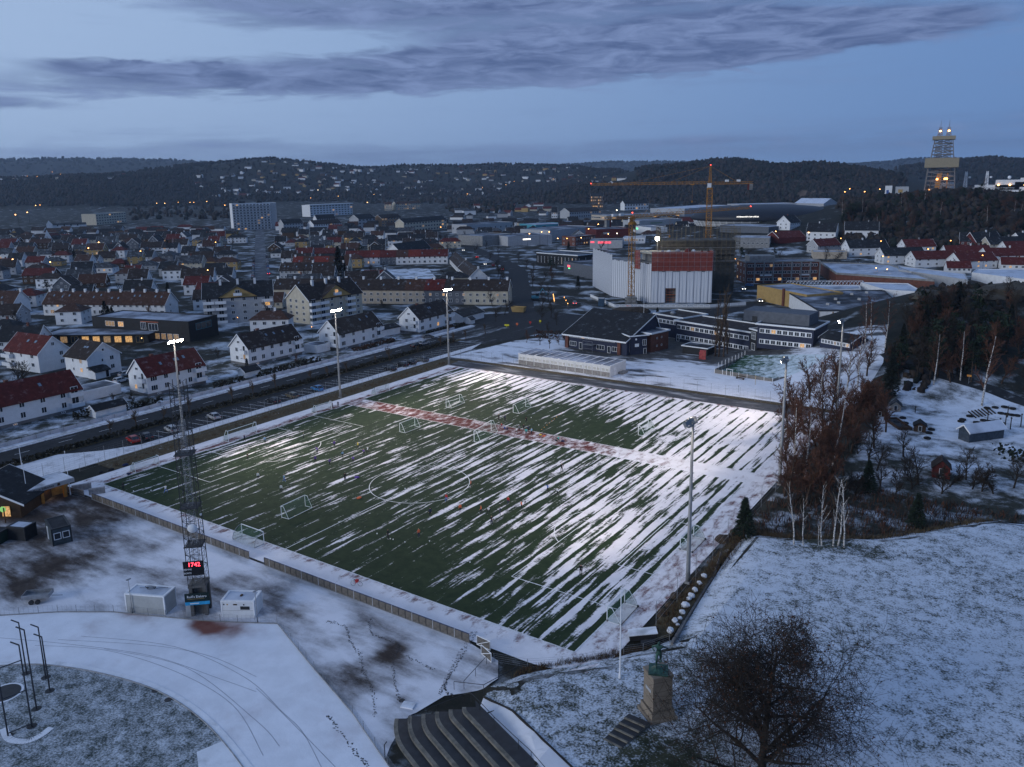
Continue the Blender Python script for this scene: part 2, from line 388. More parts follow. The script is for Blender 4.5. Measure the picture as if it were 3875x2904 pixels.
def sheet(name, poly, dz, step, mat, snow=None, parent=None):
 bm = bmesh.new(); vs_ = [bm.verts.new((p[0], p[1], 0)) for p in poly]; bm.faces.new(vs_)
 xs = [p[0] for p in poly]; ys = [p[1] for p in poly]
 for ax_, lo, hi_ in ((0, min(xs), max(xs)), (1, min(ys), max(ys))):
  for c in np.arange(lo+step, hi_-.01, step):
   pl = (c, 0, 0) if ax_ == 0 else (0, c, 0); no = (1, 0, 0) if ax_ == 0 else (0, 1, 0)
   bmesh.ops.bisect_plane(bm, geom=bm.verts[:]+bm.edges[:]+bm.faces[:], plane_co=pl, plane_no=no, dist=1e-4)
 bmesh.ops.recalc_face_normals(bm, faces=bm.faces[:])
 me_ = bpy.data.meshes.new(name); bm.to_mesh(me_); bm.free()
 if me_.polygons and me_.polygons[0].normal.z < 0: me_.flip_normals()
 n = len(me_.vertices); co = np.empty(n*3); me_.vertices.foreach_get('co', co); co = co.reshape(-1, 3)
 co[:, 2] = [H(x, y)+dz for x, y in co[:, :2]] if name != 'flat' else dz
 me_.vertices.foreach_set('co', co.ravel()); me_.materials.append(mat); me_.update()
 if snow is not None: set_snow(me_, snow)
 o = obj(name, me_, parent)
 if parent is None: tag(o, kind='structure')
 return o
def rect(x0, y0, x1, y1): return [(x0, y0), (x1, y0), (x1, y1), (x0, y1)]
def ribbon(pts, w_):                          # a road of constant width along a centre line
 L, R = [], []
 for i, p in enumerate(pts):
  a = Vector(pts[max(i-1, 0)]); b = Vector(pts[min(i+1, len(pts)-1)]); d = (b-a).normalized(); n_ = Vector((-d.y, d.x))*(w_/2)
  L.append((p[0]+n_.x, p[1]+n_.y)); R.append((p[0]-n_.x, p[1]-n_.y))
 return R+L[::-1]
def curve(pts, n=6):                          # Catmull-Rom through points
 out = []
 for i in range(len(pts)-1):
  p0 = Vector(pts[max(i-1, 0)]); p1 = Vector(pts[i]); p2 = Vector(pts[i+1]); p3 = Vector(pts[min(i+2, len(pts)-1)])
  for k in range(n):
   t = k/n; v = .5*((2*p1)+(-p0+p2)*t+(2*p0-5*p1+4*p2-p3)*t*t+(-p0+3*p1-3*p2+p3)*t**3); out.append((v.x, v.y))
 out.append(tuple(pts[-1])[:2]); return out

# ---- the pitch
PL, PW = 100.84, 31.45
def cov(rows): return idw([(P0('D', x, y), c) for x, y, c in rows])
turf_cov0 = cov([(400,1000,.1),(300,1080,.08),(250,1060,.1),(450,960,.35),(500,975,.5),(600,960,.5),(640,940,.4),(600,1010,.25),(500,1040,.15),(450,1090,.08),(600,1100,.1),(560,900,.3),
 (700,920,.15),(800,900,.12),(850,950,.18),(760,990,.36),(720,960,.3),(900,980,.38),(950,1040,.42),(1000,1000,.5),(830,1060,.34),(700,1130,.12),(800,1120,.2),(900,1120,.26),(760,1190,.22),
 (850,1230,.10),(950,1200,.14),(700,1230,.05),(900,1280,.05),(1000,1300,.10),(1050,1230,.24),(1100,1180,.36),(1050,1100,.46),(1100,1060,.5),(1150,1000,.58),(1200,1060,.6),(1250,1120,.66),
 (1180,1250,.42),(1100,1330,.34),(1250,1250,.7),(1300,1180,.76),(1200,1330,.55),(1300,1300,.7),(1400,1150,.82),(1450,1050,.8),(1350,1050,.7),(1300,1000,.62),(1550,1000,.9),(1600,1040,.9),
 (1500,1080,.84),(1230,1370,.35),(850,850,.10),(900,870,.08),(1000,840,.35),(1050,880,.14),(1000,815,.8),(1080,800,.95),(1150,830,.9),(1100,860,.4),(1150,890,.1),(1250,900,.05),(1300,930,.06),
 (1200,930,.1),(1350,950,.14),(1250,860,.8),(1350,870,.95),(1450,900,1.0),(1550,930,1.0),(1650,960,1.0),(1600,900,1.05),(1450,960,.72),(1400,990,.6),(1500,990,.9),(1160,860,.75),(1200,880,.35),(940,830,.3)])
turf_cov = lambda x, y: .09+.76*turf_cov0(x, y)
red_cov0 = cov([(300,1000,.55),(500,940,.45),(700,880,.35),(800,850,.5),(900,810,.6),(860,885,.22),(1000,910,.2),(1100,930,.25),(1250,955,.3),(1400,990,.55),(1550,1015,.75),(1640,1035,.7),(1600,1090,.55),
 (1500,1200,.5),(1400,1310,.55),(1300,1380,.6),(300,1090,.6),(500,1150,.55),(700,1230,.55),(900,1310,.7),(1100,1370,.85)])
def red_cov(x, y):
 c = np.clip(red_cov0(x, y)+.12, 0, 1); g_ = lambda d, s_: np.exp(-(d/s_)**2)
 c = np.where(y < -PW, .92-.62*g_(y+32.5, .75)*(.6+.4*np.sin(x*.31)**2), c); c = np.where((x < 0) & (y > -PW), .86-.5*g_(x+1.5, 1.0), c)
 return np.where(x > PL, .62-.22*g_(x-101.6, .7), c)
turf_m = snowmat('turf', (.013, .027, .011), (.026, .044, .018), (.80, .77, .80), (.85, .10, 1), 1.0, .085, 8, stripes=.30, sper=2.3, aw=1.65, fine=.22)
red_m = snowmat('red_track', (.085, .018, .015), (.13, .030, .024), (.78, .76, .79), (.8, .35, 1), .9, .15, 8, fine=.3)
pitch = sheet('sports_ground', rect(-5.2, -36.0, 105.2, 78.4), .02, 2.0, red_m, red_cov)
sheet('turf', rect(0, -PW, PL, PW), .05, 1.0, turf_m, turf_cov, pitch)
sheet('turf', rect(0, 36.9, PL, 77.4), .05, 1.0, turf_m, turf_cov, pitch)
line_m = flatmat('line_white', (.72, .73, .74), .8, .25, 3)
def mark(pts, w_=.13):
 b = MB()
 for p, q_ in zip(pts, pts[1:]):
  a = Vector((*p, .054)); c = Vector((*q_, .054)); d = (c-a).normalized(); n_ = Vector((-d.y, d.x, 0))*w_/2
  b.add([a-n_, c-n_, c+n_, a+n_], [(0, 1, 2, 3)])
 b.build('marking', line_m, pitch)
def arc(cx, cy, r, a0, a1, n=40): return [(cx+r*math.cos(rad(lerp(a0, a1, i/n))), cy+r*math.sin(rad(lerp(a0, a1, i/n)))) for i in range(n+1)]
mark([(PL/2, -PW), (PL/2, PW)]); mark(arc(PL/2, 0, 9.15, 0, 360, 64))
for s_ in (0, 1):
 fx = (lambda x: x) if s_ == 0 else (lambda x: PL-x)
 mark([(fx(0), -20.16), (fx(16.5), -20.16), (fx(16.5), 20.16), (fx(0), 20.16)])
 mark([(fx(0), -9.16), (fx(5.5), -9.16), (fx(5.5), 9.16), (fx(0), 9.16)])
 mark([(fx(x), y) for x, y in arc(11, 0, 9.15, -53, 53, 20)])
for y in (-PW+.06, PW-.06, 37.0, 77.3): mark([(0, y), (PL, y)])
for x in (.06, PL-.06): mark([(x, -PW), (x, PW)]); mark([(x, 37), (x, 77.3)])

# ---- around it
asph = snowmat('asphalt', (.020, .021, .024), (.034, .035, .038), (.55, .58, .64), (.25, .06, 1), 1.0, .12, 8, fine=.06)
ice_m = snowmat('wet_asphalt', (.040, .043, .050), (.075, .078, .088), (.66, .68, .73), (.08, .5, 1), 1.0, .2, 8)
pave_m = snowmat('snowy_pavement', (.10, .09, .09), (.16, .15, .15), (.72, .72, .76), (1, 1, 1), .3, .2, 8)
dry_m = snowmat('dry_grass', (.050, .038, .022), (.105, .085, .050), (.62, .62, .65), (1, 1, 1), .5, .08, 8, fine=.3, gs=1.5)
yard_m = snowmat('school_yard_snow', (.045, .045, .048), (.085, .083, .082), (.74, .76, .82), (.2, .5, 1), .55, .11, 9, fine=.12)
lot_m = snowmat('gravel_lot', (.030, .022, .020), (.070, .055, .048), (.74, .74, .79), (.30, .75, 1), .35, .24, 9, fine=.12)
track_m = snowmat('track_snow', (.16, .06, .05), (.20, .09, .07), (.77, .79, .85), (1, 1, 1), .12, .28, 7)
field_m = snowmat('infield', (.030, .042, .038), (.062, .074, .066), (.60, .64, .70), (.6, 1, 1), .5, .26, 8, fine=1.0, aw=.55, fs=4.5)
lawn_m = snowmat('snowy_lawn', (.016, .022, .014), (.050, .055, .036), (.58, .63, .71), (.9, 1.3, 1), .35, .22, 8, fine=1.25, aw=.6, fs=4.2)
park_m = snowmat('park_snow', (.020, .022, .016), (.05, .05, .04), (.70, .74, .82), (1, 1, 1), .16, .14, 8, fine=.2)
sheet('paved_path', rect(-6.0, 78.4, 104.5, 84.8), .02, 2.5, ice_m, lambda x, y: .18+.5*np.clip((x-95)/10, 0, .6)+.25*np.sin(x*.35)*np.sin(y*.9))
bank = sheet('embankment', rect(-12.4, -26, -5.4, 84), .03, 2.0, dry_m, .17)
sheet('grass_verge', rect(-8, 84.9, 106, 87.2), .05, 2.0, dry_m, .14)
sheet('schoolyard', [(-12, 87.3), (106, 87.3), (108, 122), (104, 150), (10, 150), (-8, 120)], .03, 2.0, yard_m,
  idw([(P0('R7', x, y), c) for x, y, c in [(300,480,.8),(100,420,.5),(1150,620,.55),(1100,700,.5),(1300,640,.85),(1500,680,.85),(1300,750,.6),(1600,770,.6),(1700,820,.8),(2000,780,.85),(2100,830,.8),(1400,560,.4),
  (1300,520,.15),(1150,560,.15),(1500,480,.12),(1750,590,.15),(2050,560,.2),(1200,780,.7),(1500,850,.75),(700,520,.1),(0,500,.7),(-200,420,.6),(1900,860,.75)]]))
pave = sheet('pavement', [(-21.5, -70), (-12.4, -29), (-12.4, 60), (-12.4, 100), (-15.6, 110), (-15.6, -14), (-19, -21), (-24.4, -27), (-36, -75)], .03, 2.0, pave_m, .78)
sheet('car_park', [(-24.4, -26.5), (-19, -20.5), (-15.7, -13.5), (-15.7, 108), (-24.4, 108)], .025, 3.0, asph, .13)
road = sheet('main_road', rect(-37.4, -150, -27.2, 138), .02, 4.0, asph, .12)
sheet('sidewalk', rect(-39.6, -150, -37.42, 136), .11, 3.0, pave_m, .70)
sheet('hedge_strip', rect(-27.1, -60, -24.5, 112), .06, 3.0, dry_m, .16)
sheet('yard', rect(-75, -60, -39.8, 134), .015, 3.0, park_m, .40)
for x in (-27.0, -37.35):
 b = MB(); b.box(x-.08, -150, -.05, x+.08, 136, .13); b.build('kerb', flatmat('kerb_stone%d' % x, (.22, .22, .22), .9), road)
b = MB()
for y in np.arange(-140, 130, 9): b.add([(-32.4, y, .026), (-32.28, y, .026), (-32.28, y+3, .026), (-32.4, y+3, .026)], [(0, 1, 2, 3)])
b.build('lane_marking', line_m, road)
b = MB(); b.box(-37.1, -150, .02, -36.2, 134, .15); b.build('snow_ridge', snowmat('ploughed_snow', (.1, .1, .1), (.2, .2, .2), (.68, .70, .76), (1, 1, 1), 1.2, .3), road)
set_snow(road.children[-1].data, .62)
bays = [y for y in np.arange(-12, 106, 2.55)]
b = MB()
for y in bays: b.add([(-21.5, y, .031), (-16.2, y+.9, .031), (-16.2, y+1.02, .031), (-21.5, y+.12, .031)], [(0, 1, 2, 3)])
b.build('bay_marking', line_m, bpy.data.objects['car_park'])

# ---- lower left: gravel lot, running track, infield
FT = [P0('S2', x, y) for x, y in [(-400, 400), (0, 355), (500, 325), (980, 325), (1430, 370), (1750, 400), (2200, 420)]]+[P0('S3', x, y) for x, y in [(180, 425), (500, 820), (830, 1200), (1130, 1640), (1420, 2050)]]
FT = [(p.x, p.y) for p in FT]
KERB = [P0('S2', x, y) for x, y in [(-700, 860), (-300, 790), (0, 765), (400, 755), (900, 830), (1400, 985), (1800, 1250), (2150, 1658), (2330, 2000)]]
KERB = curve([(p.x, p.y) for p in KERB], 6)
lot_cov = idw([(P0(z, x, y), c) for z, x, y, c in [('S1',500,900,.2),('S1',300,1000,.12),('S1',700,830,.2),('S1',150,1050,.25),('S1',700,500,.12),('S1',900,430,.22),('S1',600,420,.25),('S1',1100,640,.34),('S1',1250,750,.48),('S1',1000,900,.55),
 ('S1',1400,800,.85),('S1',1300,950,.6),('S1',900,1100,.82),('S1',700,1180,.8),('S1',200,880,.4),('S1',400,400,.3),('S1',1650,1050,.45),('S1',1900,1070,.42),('S1',1500,600,.85),('S1',1300,560,.7),('S1',600,300,.15),
 ('S3',850,820,.08),('S3',800,780,.1),('S3',870,1000,.25),('S3',1170,680,.08),('S3',1200,640,.1),('S3',1220,1090,.2),('S3',880,430,.45),('S3',600,600,.6),('S3',450,500,.7),('S3',300,330,.4),('S3',130,230,.3),('S3',1780,720,.4),('S3',400,200,.95),
 ('S3',700,400,.95),('S3',950,650,.95),('S3',1400,700,.95),('S3',1050,1100,.95),('S3',700,700,.9),('S3',1000,1250,.95),('S3',1300,950,.85),('S3',1500,500,.9),('S3',1100,480,.65),('S3',1600,600,.7),('S3',1500,1000,.9),('S3',1200,850,.4),('S3',1000,560,.6),('S1',1700,700,.95),('S1',1900,900,.95),('S1',400,1250,.95)]])
NEARY = -36.45
lot = [(-14, -52), (-12, -44), (-2, -38), (4, -36.3), (5.4, NEARY), (89.3, NEARY), (94.2, -37.6), (96.2, -40.5), (96.0, -43.0), (93, -46), (92, -51), (93.4, -55), (97, -62)]+[p for p in FT[::-1] if p[0] < 97]+[(-14, -100)]
sheet('gravel_lot', lot, .02, 1.5, lot_m, lot_cov)
sheet('running_track', FT+KERB[::-1], .03, 2.0, track_m, lambda x, y: np.clip(.95-.5*np.exp(-((x-60)**2+(y+51.2)**2)/6)-.8*np.exp(-((x-50.5)**2/14+(y+54.6)**2/1.2))-.8*np.exp(-((x-58.5)**2/6+(y+51.3)**2/1.0))-.6*np.exp(-((x-63)**2/6+(y+49.0)**2/.8)), 0, 1))
inf = [KERB[0]]+KERB+[(KERB[-1][0]+6, KERB[-1][1]-20), (40, -120)]
sheet('infield', KERB+[(KERB[-1][0]+8, -95), (30, -110)], .015, 2.0, field_m, .43)
kb = MB(); kc = [Vector((x, y, 0)) for x, y in KERB]
kerb_m = flatmat('kerb_concrete', (.30, .30, .31), .9)
for a, c in zip(kc, kc[1:]):
 d = (c-a).normalized(); n_ = Vector((-d.y, d.x, 0))
 for o_, w_, h_ in ((-.55, .12, .10),): kb.add([a+n_*o_+Vector((0, 0, z)) for z in (0, h_)]+[a+n_*(o_+w_)+Vector((0, 0, z)) for z in (0, h_)]+[c+n_*o_+Vector((0, 0, z)) for z in (0, h_)]+[c+n_*(o_+w_)+Vector((0, 0, z)) for z in (0, h_)],
   [(0, 4, 5, 1), (2, 3, 7, 6), (1, 5, 7, 3)])
kb.build('kerb', kerb_m, bpy.data.objects['running_track'])
edge = snowmat('track_edge_snow', (.1, .1, .1), (.16, .16, .16), (.78, .80, .85), (1, 1, 1), .4, .3)
def strip(pts, o0, o1, z):
 b_ = MB(); c_ = [Vector((x, y, z)) for x, y in pts]
 for a, e in zip(c_, c_[1:]):
  d = (e-a).normalized(); n_ = Vector((-d.y, d.x, 0)); b_.add([a+n_*o0, e+n_*o0, e+n_*o1, a+n_*o1], [(0, 1, 2, 3)])
 return b_
es = strip(KERB, -.42, .25, .06).build('inner_edge', edge, bpy.data.objects['running_track']); set_snow(es.data, .9)
p1, p2 = P0('S2', 1940, 1425), P0('S2', 1695, 1530)
sheet('run_up_mat', [(p1.x, p1.y), (p1.x+5.5, p1.y-1.6), (p2.x+6, p2.y-3.6), (p2.x, p2.y)], .045, 1.5, edge, .95)

# ---- lawns, stand path, nursery grounds, roads on the right
sheet('lawn', LAWN, .03, 1.5, lawn_m, lambda x, y: np.where(x < 116, np.where(y < -22, .56, .68), .66)-.55*np.exp(-((x-118)**2/30+(y+44)**2/16))-.62*np.exp(-((x-118)**2/90+(y-11.5)**2/8))+.06*np.sin(x*.21)*np.sin(y*.16))
NURS = [(106.4, 11), (113.5, 12.2), (125, 19.5), (137.6, 35.4), (180, 46), (185, 112), (141, 112.5), (133, 115.2), (122, 119), (113, 121), (107, 112), (106.3, 60)]
sheet('nursery_ground', NURS, .03, 2.0, park_m, lambda x, y: np.where(y < 30, .30, np.where(x < 113, .15, np.clip(.36+(y-45)*.007, .30, .62))))
RR = curve([(108, 128), (113, 122.5), (123, 119.5), (133, 117), (141, 113), (160, 106), (190, 98)], 5)
sheet('side_road', ribbon(RR, 4.6), .05, 2.0, asph, .16)
J = curve([(-14, 118), (-18, 140), (-32, 160), (-62, 205), (-100, 260), (-138, 312), (-240, 410), (-330, 492), (-417, 574), (-560, 720)], 5)
road2 = sheet('high_street', ribbon(J, 11), .03, 6.0, asph, .13)
sheet('junction', [(-48, 138.5), (-8, 138.5), (30, 180), (44, 240), (30, 236), (12, 196), (-10, 176), (-30, 178), (-60, 150)], .025, 5.0, asph, .12)
sheet('junction_apron', [(-39, 110), (-12.5, 110), (-7, 138), (-46, 138)], .022, 4.0, asph, .30)
ST = [(-205, 170), (-236, 196), (-330, 272), (-450, 368), (-564, 460), (-760, 618)]
sheet('residential_street', ribbon(ST, 8.5), .03, 8.0, snowmat('frosty_asphalt', (.05, .055, .065), (.10, .105, .115), (.52, .56, .64), (.2, .2, 1), .6, .2), .24)
sheet('playground_lawn', [(-184, 222), (-143, 243), (-183, 283), (-218, 259)], .03, 4.0, park_m, .60)
# wheel and foot marks pressed into the snow
mk = flatmat('pressed_snow', (.34, .35, .39), .9, .2, 1)
for rows in ([('S2', 0, 545), ('S2', 600, 600), ('S2', 1300, 700), ('S2', 1900, 900), ('S2', 2209, 1010)], [('S2', 300, 610), ('S2', 900, 650), ('S2', 1500, 830), ('S2', 2000, 1120), ('S3', 60, 1560)], [('S2', 700, 530), ('S2', 1500, 620), ('S2', 2100, 880), ('S3', 220, 1180), ('S3', 400, 1360), ('S3', 560, 1658)],
  [('S2', 900, 640), ('S2', 1600, 800), ('S2', 2209, 1260), ('S3', 200, 1480)], [('S2', 500, 560), ('S2', 1300, 610), ('S2', 1800, 700), ('S2', 2209, 880)], [('S3', 0, 980), ('S3', 150, 1120), ('S3', 400, 1370), ('S3', 680, 1658)]):
 strip(curve([(p.x, p.y) for p in (P0(*r_) for r_ in rows)], 8), -.035, .035, .037).build('wheel_mark', mk, bpy.data.objects['running_track'])
fr_ = random.Random(2); b = MB()
for rows in ([(620, 400), (770, 455), (800, 560), (890, 690), (925, 840), (1000, 1000), (1025, 1210)], [(980, 380), (1000, 510), (1220, 600), (1180, 720), (1190, 900), (1230, 1080)], [(1900, 490), (1780, 680), (1680, 850), (1620, 980), (1700, 1050)], [(1860, 500), (1740, 700), (1640, 900), (1580, 1020)], [(620, 1215), (700, 1330), (850, 1520), (950, 1640)], [(1300, 700), (1520, 820)]):
 c_ = curve([(p.x, p.y) for p in (P0('S3', *r_) for r_ in rows)], 14)
 for i, (x, y) in enumerate(c_):
  for _ in range(2):
   a, s_, X_, Y_ = fr_.uniform(0, 3.14), fr_.uniform(.08, .15), x+fr_.gauss(0, .12), y+fr_.gauss(0, .12); u = Vector((math.cos(a), math.sin(a), 0))*s_; v = Vector((-u.y, u.x, 0))*.5; c = Vector((X_, Y_, .045)); b.add([c-u, c-v, c+u, c+v], [(0, 1, 2, 3)])
tag(b.build('footprints', flatmat('trodden_slush', (.06, .055, .055), .9)), 'dark footprint trails crossing the snowy lot', 'footprints', kind='stuff')
# ------------------------------------------------------------------ building kit
rng = random.Random(7)
white_w = coursed('white_weatherboard', (.66, .67, .69), .22, 2, .80, .06)
white_p = flatmat('white_render', (.62, .63, .65), .8, .08, .6)
trim = flatmat('white_trim', (.70, .71, .73), .6, .06, 2)
cream = flatmat('cream_render', (.44, .40, .32), .85, .1, .6)
beige = flatmat('beige_render', (.40, .34, .27), .85, .12, .6)
greyw = flatmat('grey_cladding', (.10, .11, .13), .8, .15, .8)
lgrey = flatmat('light_grey_render', (.34, .35, .37), .85, .1, .6)
bluew = coursed('dark_blue_boards', (.022, .028, .055), .25, 2, .6, .15)
redw = coursed('red_boards', (.10, .018, .015), .22, 2, .7, .15)
brown_w = coursed('brown_boards', (.055, .030, .016), .22, 2, .5, .2)
ochre = flatmat('ochre_cladding', (.34, .23, .09), .8, .12, .6)
brick = coursed('red_brick', (.12, .045, .032), .24, 2, .6, .25)
blackw = coursed('black_cladding', (.016, .017, .020), .3, 2, .5, .2)
conc = flatmat('concrete', (.22, .22, .22), .9, .2, .7, bump=.2)
teal = flatmat('turquoise_cladding', (.06, .25, .32), .7, .15, .5)
r_red = roofmat('roof_red_tile', (.085, .014, .011)); r_brown = roofmat('roof_brown_tile', (.055, .026, .018)); r_dark = roofmat('roof_charcoal_tile', (.016, .017, .020))
r_dbr = roofmat('roof_dark_brown', (.030, .021, .018)); r_bred = roofmat('roof_bright_red', (.14, .022, .014)); r_grey = roofmat('roof_grey', (.035, .038, .044), .12)
flatroof = snowmat('flat_roof_felt', (.020, .022, .027), (.040, .042, .048), (.42, .46, .55), (1, 1, 1), .09, .22, 8)
snowroof = snowmat('flat_roof_snow', (.03, .033, .04), (.06, .065, .075), (.55, .60, .70), (1, 1, 1), .09, .25, 8)
glass = glassmat('window_glass'); lit = glassmat('lit_window', (.05, .04, .03), .3, (1.0, .55, .20), .75); lit2 = glassmat('dim_lit_window', (.05, .04, .03), .3, (1.0, .62, .30), .28)
galv = flatmat('galvanised_steel', (.28, .29, .31), .5, .2, 2, metal=.6)
darkmetal = flatmat('dark_steel', (.030, .032, .036), .6, .2, 2, metal=.3)
found = flatmat('foundation_grey', (.14, .14, .145), .9, .15, 1)
WC = {}
def wmesh(w_, h_, mull, glz, frame=None, split=False, rows=1):
 k = (round(w_, 2), round(h_, 2), mull, glz.name, frame.name if frame else '', split, rows)
 if k in WC: return WC[k]
 fr = frame or trim; b = MB(); t = .09 if w_ > .7 else .06; y0, y1 = -.07, .02
 b.box(-w_/2, y0, -h_/2, -w_/2+t, y1, h_/2); b.box(w_/2-t, y0, -h_/2, w_/2, y1, h_/2)
 b.box(-w_/2+t, y0, h_/2-t, w_/2-t, y1, h_/2); b.box(-w_/2+t, y0-.02, -h_/2, w_/2-t, y1, -h_/2+t)
 for i in range(1, mull):
  x = -w_/2+w_*i/mull; b.box(x-t*.4, y0+.01, -h_/2+t, x+t*.4, y1, h_/2-t)
 for i in range(1, rows):
  z = -h_/2+h_*i/rows; b.box(-w_/2+t, y0+.012, z-t*.35, w_/2-t, y1, z+t*.35)
 pv = [(-w_/2+t, -.02, -h_/2+t), (w_/2-t, -.02, -h_/2+t), (w_/2-t, -.02, h_/2-t), (-w_/2+t, -.02, h_/2-t)]
 if split:
  p = MB(); p.add(pv, [(0, 1, 2, 3)]); WC[k] = (b.mesh('window', fr), p.mesh('pane', glz))
 else:
  b.add(pv, [(0, 1, 2, 3)], 1); WC[k] = (b.mesh('window', [fr, glz]), None)
 return WC[k]
class B:                                      # a building with its own frame: x along the front, y into its depth
 def __init__(s, name, label, cat, p0, p1, D, he, wall, z=None, group=None, base=True):
  a = Vector((p0[0], p0[1])); c = Vector((p1[0], p1[1])); s.L = (c-a).length; s.D = D; s.he = he
  s.z = H((a.x+c.x)/2, (a.y+c.y)/2) if z is None else z
  s.r = thing(name, label, cat, (a.x, a.y, s.z), math.atan2(c.y-a.y, c.x-a.x), group); s.wall = wall; s.roof = None
 def gable(s, hr, mat, ridge='x', ov=.45, barge=True, wallmat=None, t=.18, asym=.5):
  L, D, he = s.L, s.D, s.he; X = ridge == 'x'; A, Bn = (D, L) if X else (L, D)
  sl = (hr-he)/(A*asym); sr = (hr-he)/(A*(1-asym))
  wm = MB(); wm.xprism([(0, -.4), (0, he-.02), (A*asym, hr-t*1.15), (A, he-.02), (A, -.4)][::-1], 0, Bn)
  rm = MB(); og = .35
  rm.xprism([(-ov, he-ov*sl), (A*asym, hr), (A+ov, he-ov*sr), (A+ov, he-ov*sr-t), (A*asym, hr-t*1.1), (-ov, he-ov*sl-t)][::-1], -og, Bn+og)
  bs = []
  if barge:
   for xx in (-og-.05, Bn+og-.03):
    bm_ = MB()
    for q0, q1 in (((-ov, he-ov*sl), (A*asym, hr)), ((A*asym, hr), (A+ov, he-ov*sr))):
     bm_.xprism([(q0[0], q0[1]+.03), (q1[0], q1[1]+.03), (q1[0], q1[1]-.30), (q0[0], q0[1]-.30)][::-1], xx, xx+.08)
    bs.append(bm_)
  if not X:
   for m_ in [wm, rm]+bs: m_.v = [(y, x, z) for x, y, z in m_.v]; m_.f = [f[::-1] for f in m_.f]
  wm.build('wall', wallmat or s.wall, s.r); s.roof = rm.build('roof', mat, s.r)
  for m_ in bs: m_.build('bargeboard', trim, s.roof)
  s.hr = hr; s.ridge = ridge; s.asym = asym; return s
 def hip(s, hr, mat, ov=.6, inset=None):
  L, D, he = s.L, s.D, s.he; b = MB(); b.box(0, 0, -.4, L, D, he); b.build('wall', s.wall, s.r)
  i = inset if inset is not None else min(D/2, L/2-.5); b = MB(); z = he-.1
  v = [(-ov, -ov, z), (L+ov, -ov, z), (L+ov, D+ov, z), (-ov, D+ov, z)]
  rd = [(i, D/2, hr), (L-i, D/2, hr)]
  b.add(v+rd, [(0, 1, 5, 4), (1, 2, 5), (2, 3, 4, 5), (3, 0, 4)]); b.add([(x, y, z-.16) for x, y, _ in v]+v, [(3, 2, 1, 0), (0, 1, 5, 4), (1, 2, 6, 5), (2, 3, 7, 6), (3, 0, 4, 7)])
  s.roof = b.build('roof', mat, s.r); s.hr = hr; s.ridge = 'h'; return s
 def flat(s, mat=None, par=.35, pm=None, ov=0.0, snow=.45):
  L, D, he = s.L, s.D, s.he; b = MB(); b.box(0, 0, -.4, L, D, he-.05); b.build('wall', s.wall, s.r)
  b = MB(); t = .25
  n = max(2, int(L/4));
  for k in range(n): b.add([(lerp(t-ov, L-t+ov, k/n), t-ov, he), (lerp(t-ov, L-t+ov, (k+1)/n), t-ov, he), (lerp(t-ov, L-t+ov, (k+1)/n), D-t+ov, he), (lerp(t-ov, L-t+ov, k/n), D-t+ov, he)], [(0, 1, 2, 3)])
  s.roof = b.build('roof', mat or flatroof, s.r); set_snow(s.roof.data, snow)
  b = MB(); z0, z1 = he-.12, he+par
  b.box(-ov-.04, -ov-.04, z0, L+ov+.04, t-ov, z1); b.box(-ov-.04, D-t+ov, z0, L+ov+.04, D+ov+.04, z1)
  b.box(-ov-.04, t-ov, z0, t-ov, D-t+ov, z1); b.box(L-t+ov, t-ov, z0, L+ov+.04, D-t+ov, z1)
  b.build('parapet', pm or s.wall, s.roof); s.hr = he; s.ridge = 'f'; return s
 def win(s, face, c, z, w_=1.2, h_=1.2, mull=2, lit_p=.06, frame=None, split=False, rows=1, glz=None, name='window', off=0):
  e = .01+off; loc, rz = {'F': ((c, -e, z), 0), 'R': ((s.L+e, c, z), math.pi/2), 'B': ((c, s.D+e, z), math.pi), 'L': ((-e, c, z), -math.pi/2)}[face]
  g = glz or (glass if rng.random() > lit_p else (lit if rng.random() < .45 else lit2))
  m_, p_ = wmesh(w_, h_, mull, g, frame, split, rows)
  o = obj(name, m_, s.r, loc, rz)
  if p_: obj('pane', p_, o)
  return o
 def row(s, face, n, z, w_=1.2, h_=1.2, mull=2, m0=1.2, m1=None, **kw):
  T = s.L if face in 'FB' else s.D; m1 = m0 if m1 is None else m1
  for i in range(n): s.win(face, lerp(m0+w_/2, T-m1-w_/2, i/(n-1) if n > 1 else .5), z, w_, h_, mull, **kw)
 def box(s, name, x0, y0, z0, x1, y1, z1, mat, parent=None):
  b = MB(); b.box(x0, y0, z0, x1, y1, z1); return b.build(name, mat, parent or s.r)
 def chimney(s, x, y=None, h=1.1, w_=.7, mat=None):
  y = s.D*.5 if y is None else y
  A, v = (s.D, y) if s.ridge != 'y' else (s.L, x)
  zz = s.hr-abs(v-A/2)/(A/2)*(s.hr-s.he) if s.ridge in 'xy' else s.hr-.6
  b = MB(); b.box(x-w_/2, y-w_/2, zz-.5, x+w_/2, y+w_/2, zz+h); b.box(x-w_/2-.06, y-w_/2-.06, zz+h, x+w_/2+.06, y+w_/2+.06, zz+h+.1)
  b.build('chimney', mat or white_p, s.roof)
 def skylight(s, x, f=.5, w_=.8, l_=1.1, side=0):   # on the front slope (ridge x) or the left slope (ridge y)
  A = s.D if s.ridge == 'x' else s.L
  sl = math.atan2(s.hr-s.he, A/2); v = A/2*f; z = s.he+(s.hr-s.he)*f
  k = ('sky', round(w_, 1), round(l_, 1))
  if k not in WC:
   b = MB(); b.box(-w_/2, -l_/2, -.02, w_/2, l_/2, .07); b.add([(-w_/2+.08, -l_/2+.08, .074), (w_/2-.08, -l_/2+.08, .074), (w_/2-.08, l_/2-.08, .074), (-w_/2+.08, l_/2-.08, .074)], [(0, 1, 2, 3)], 1)
   WC[k] = b.mesh('skylight', [darkmetal, glassmat('skylight_glass', (.10, .13, .17), .2)])
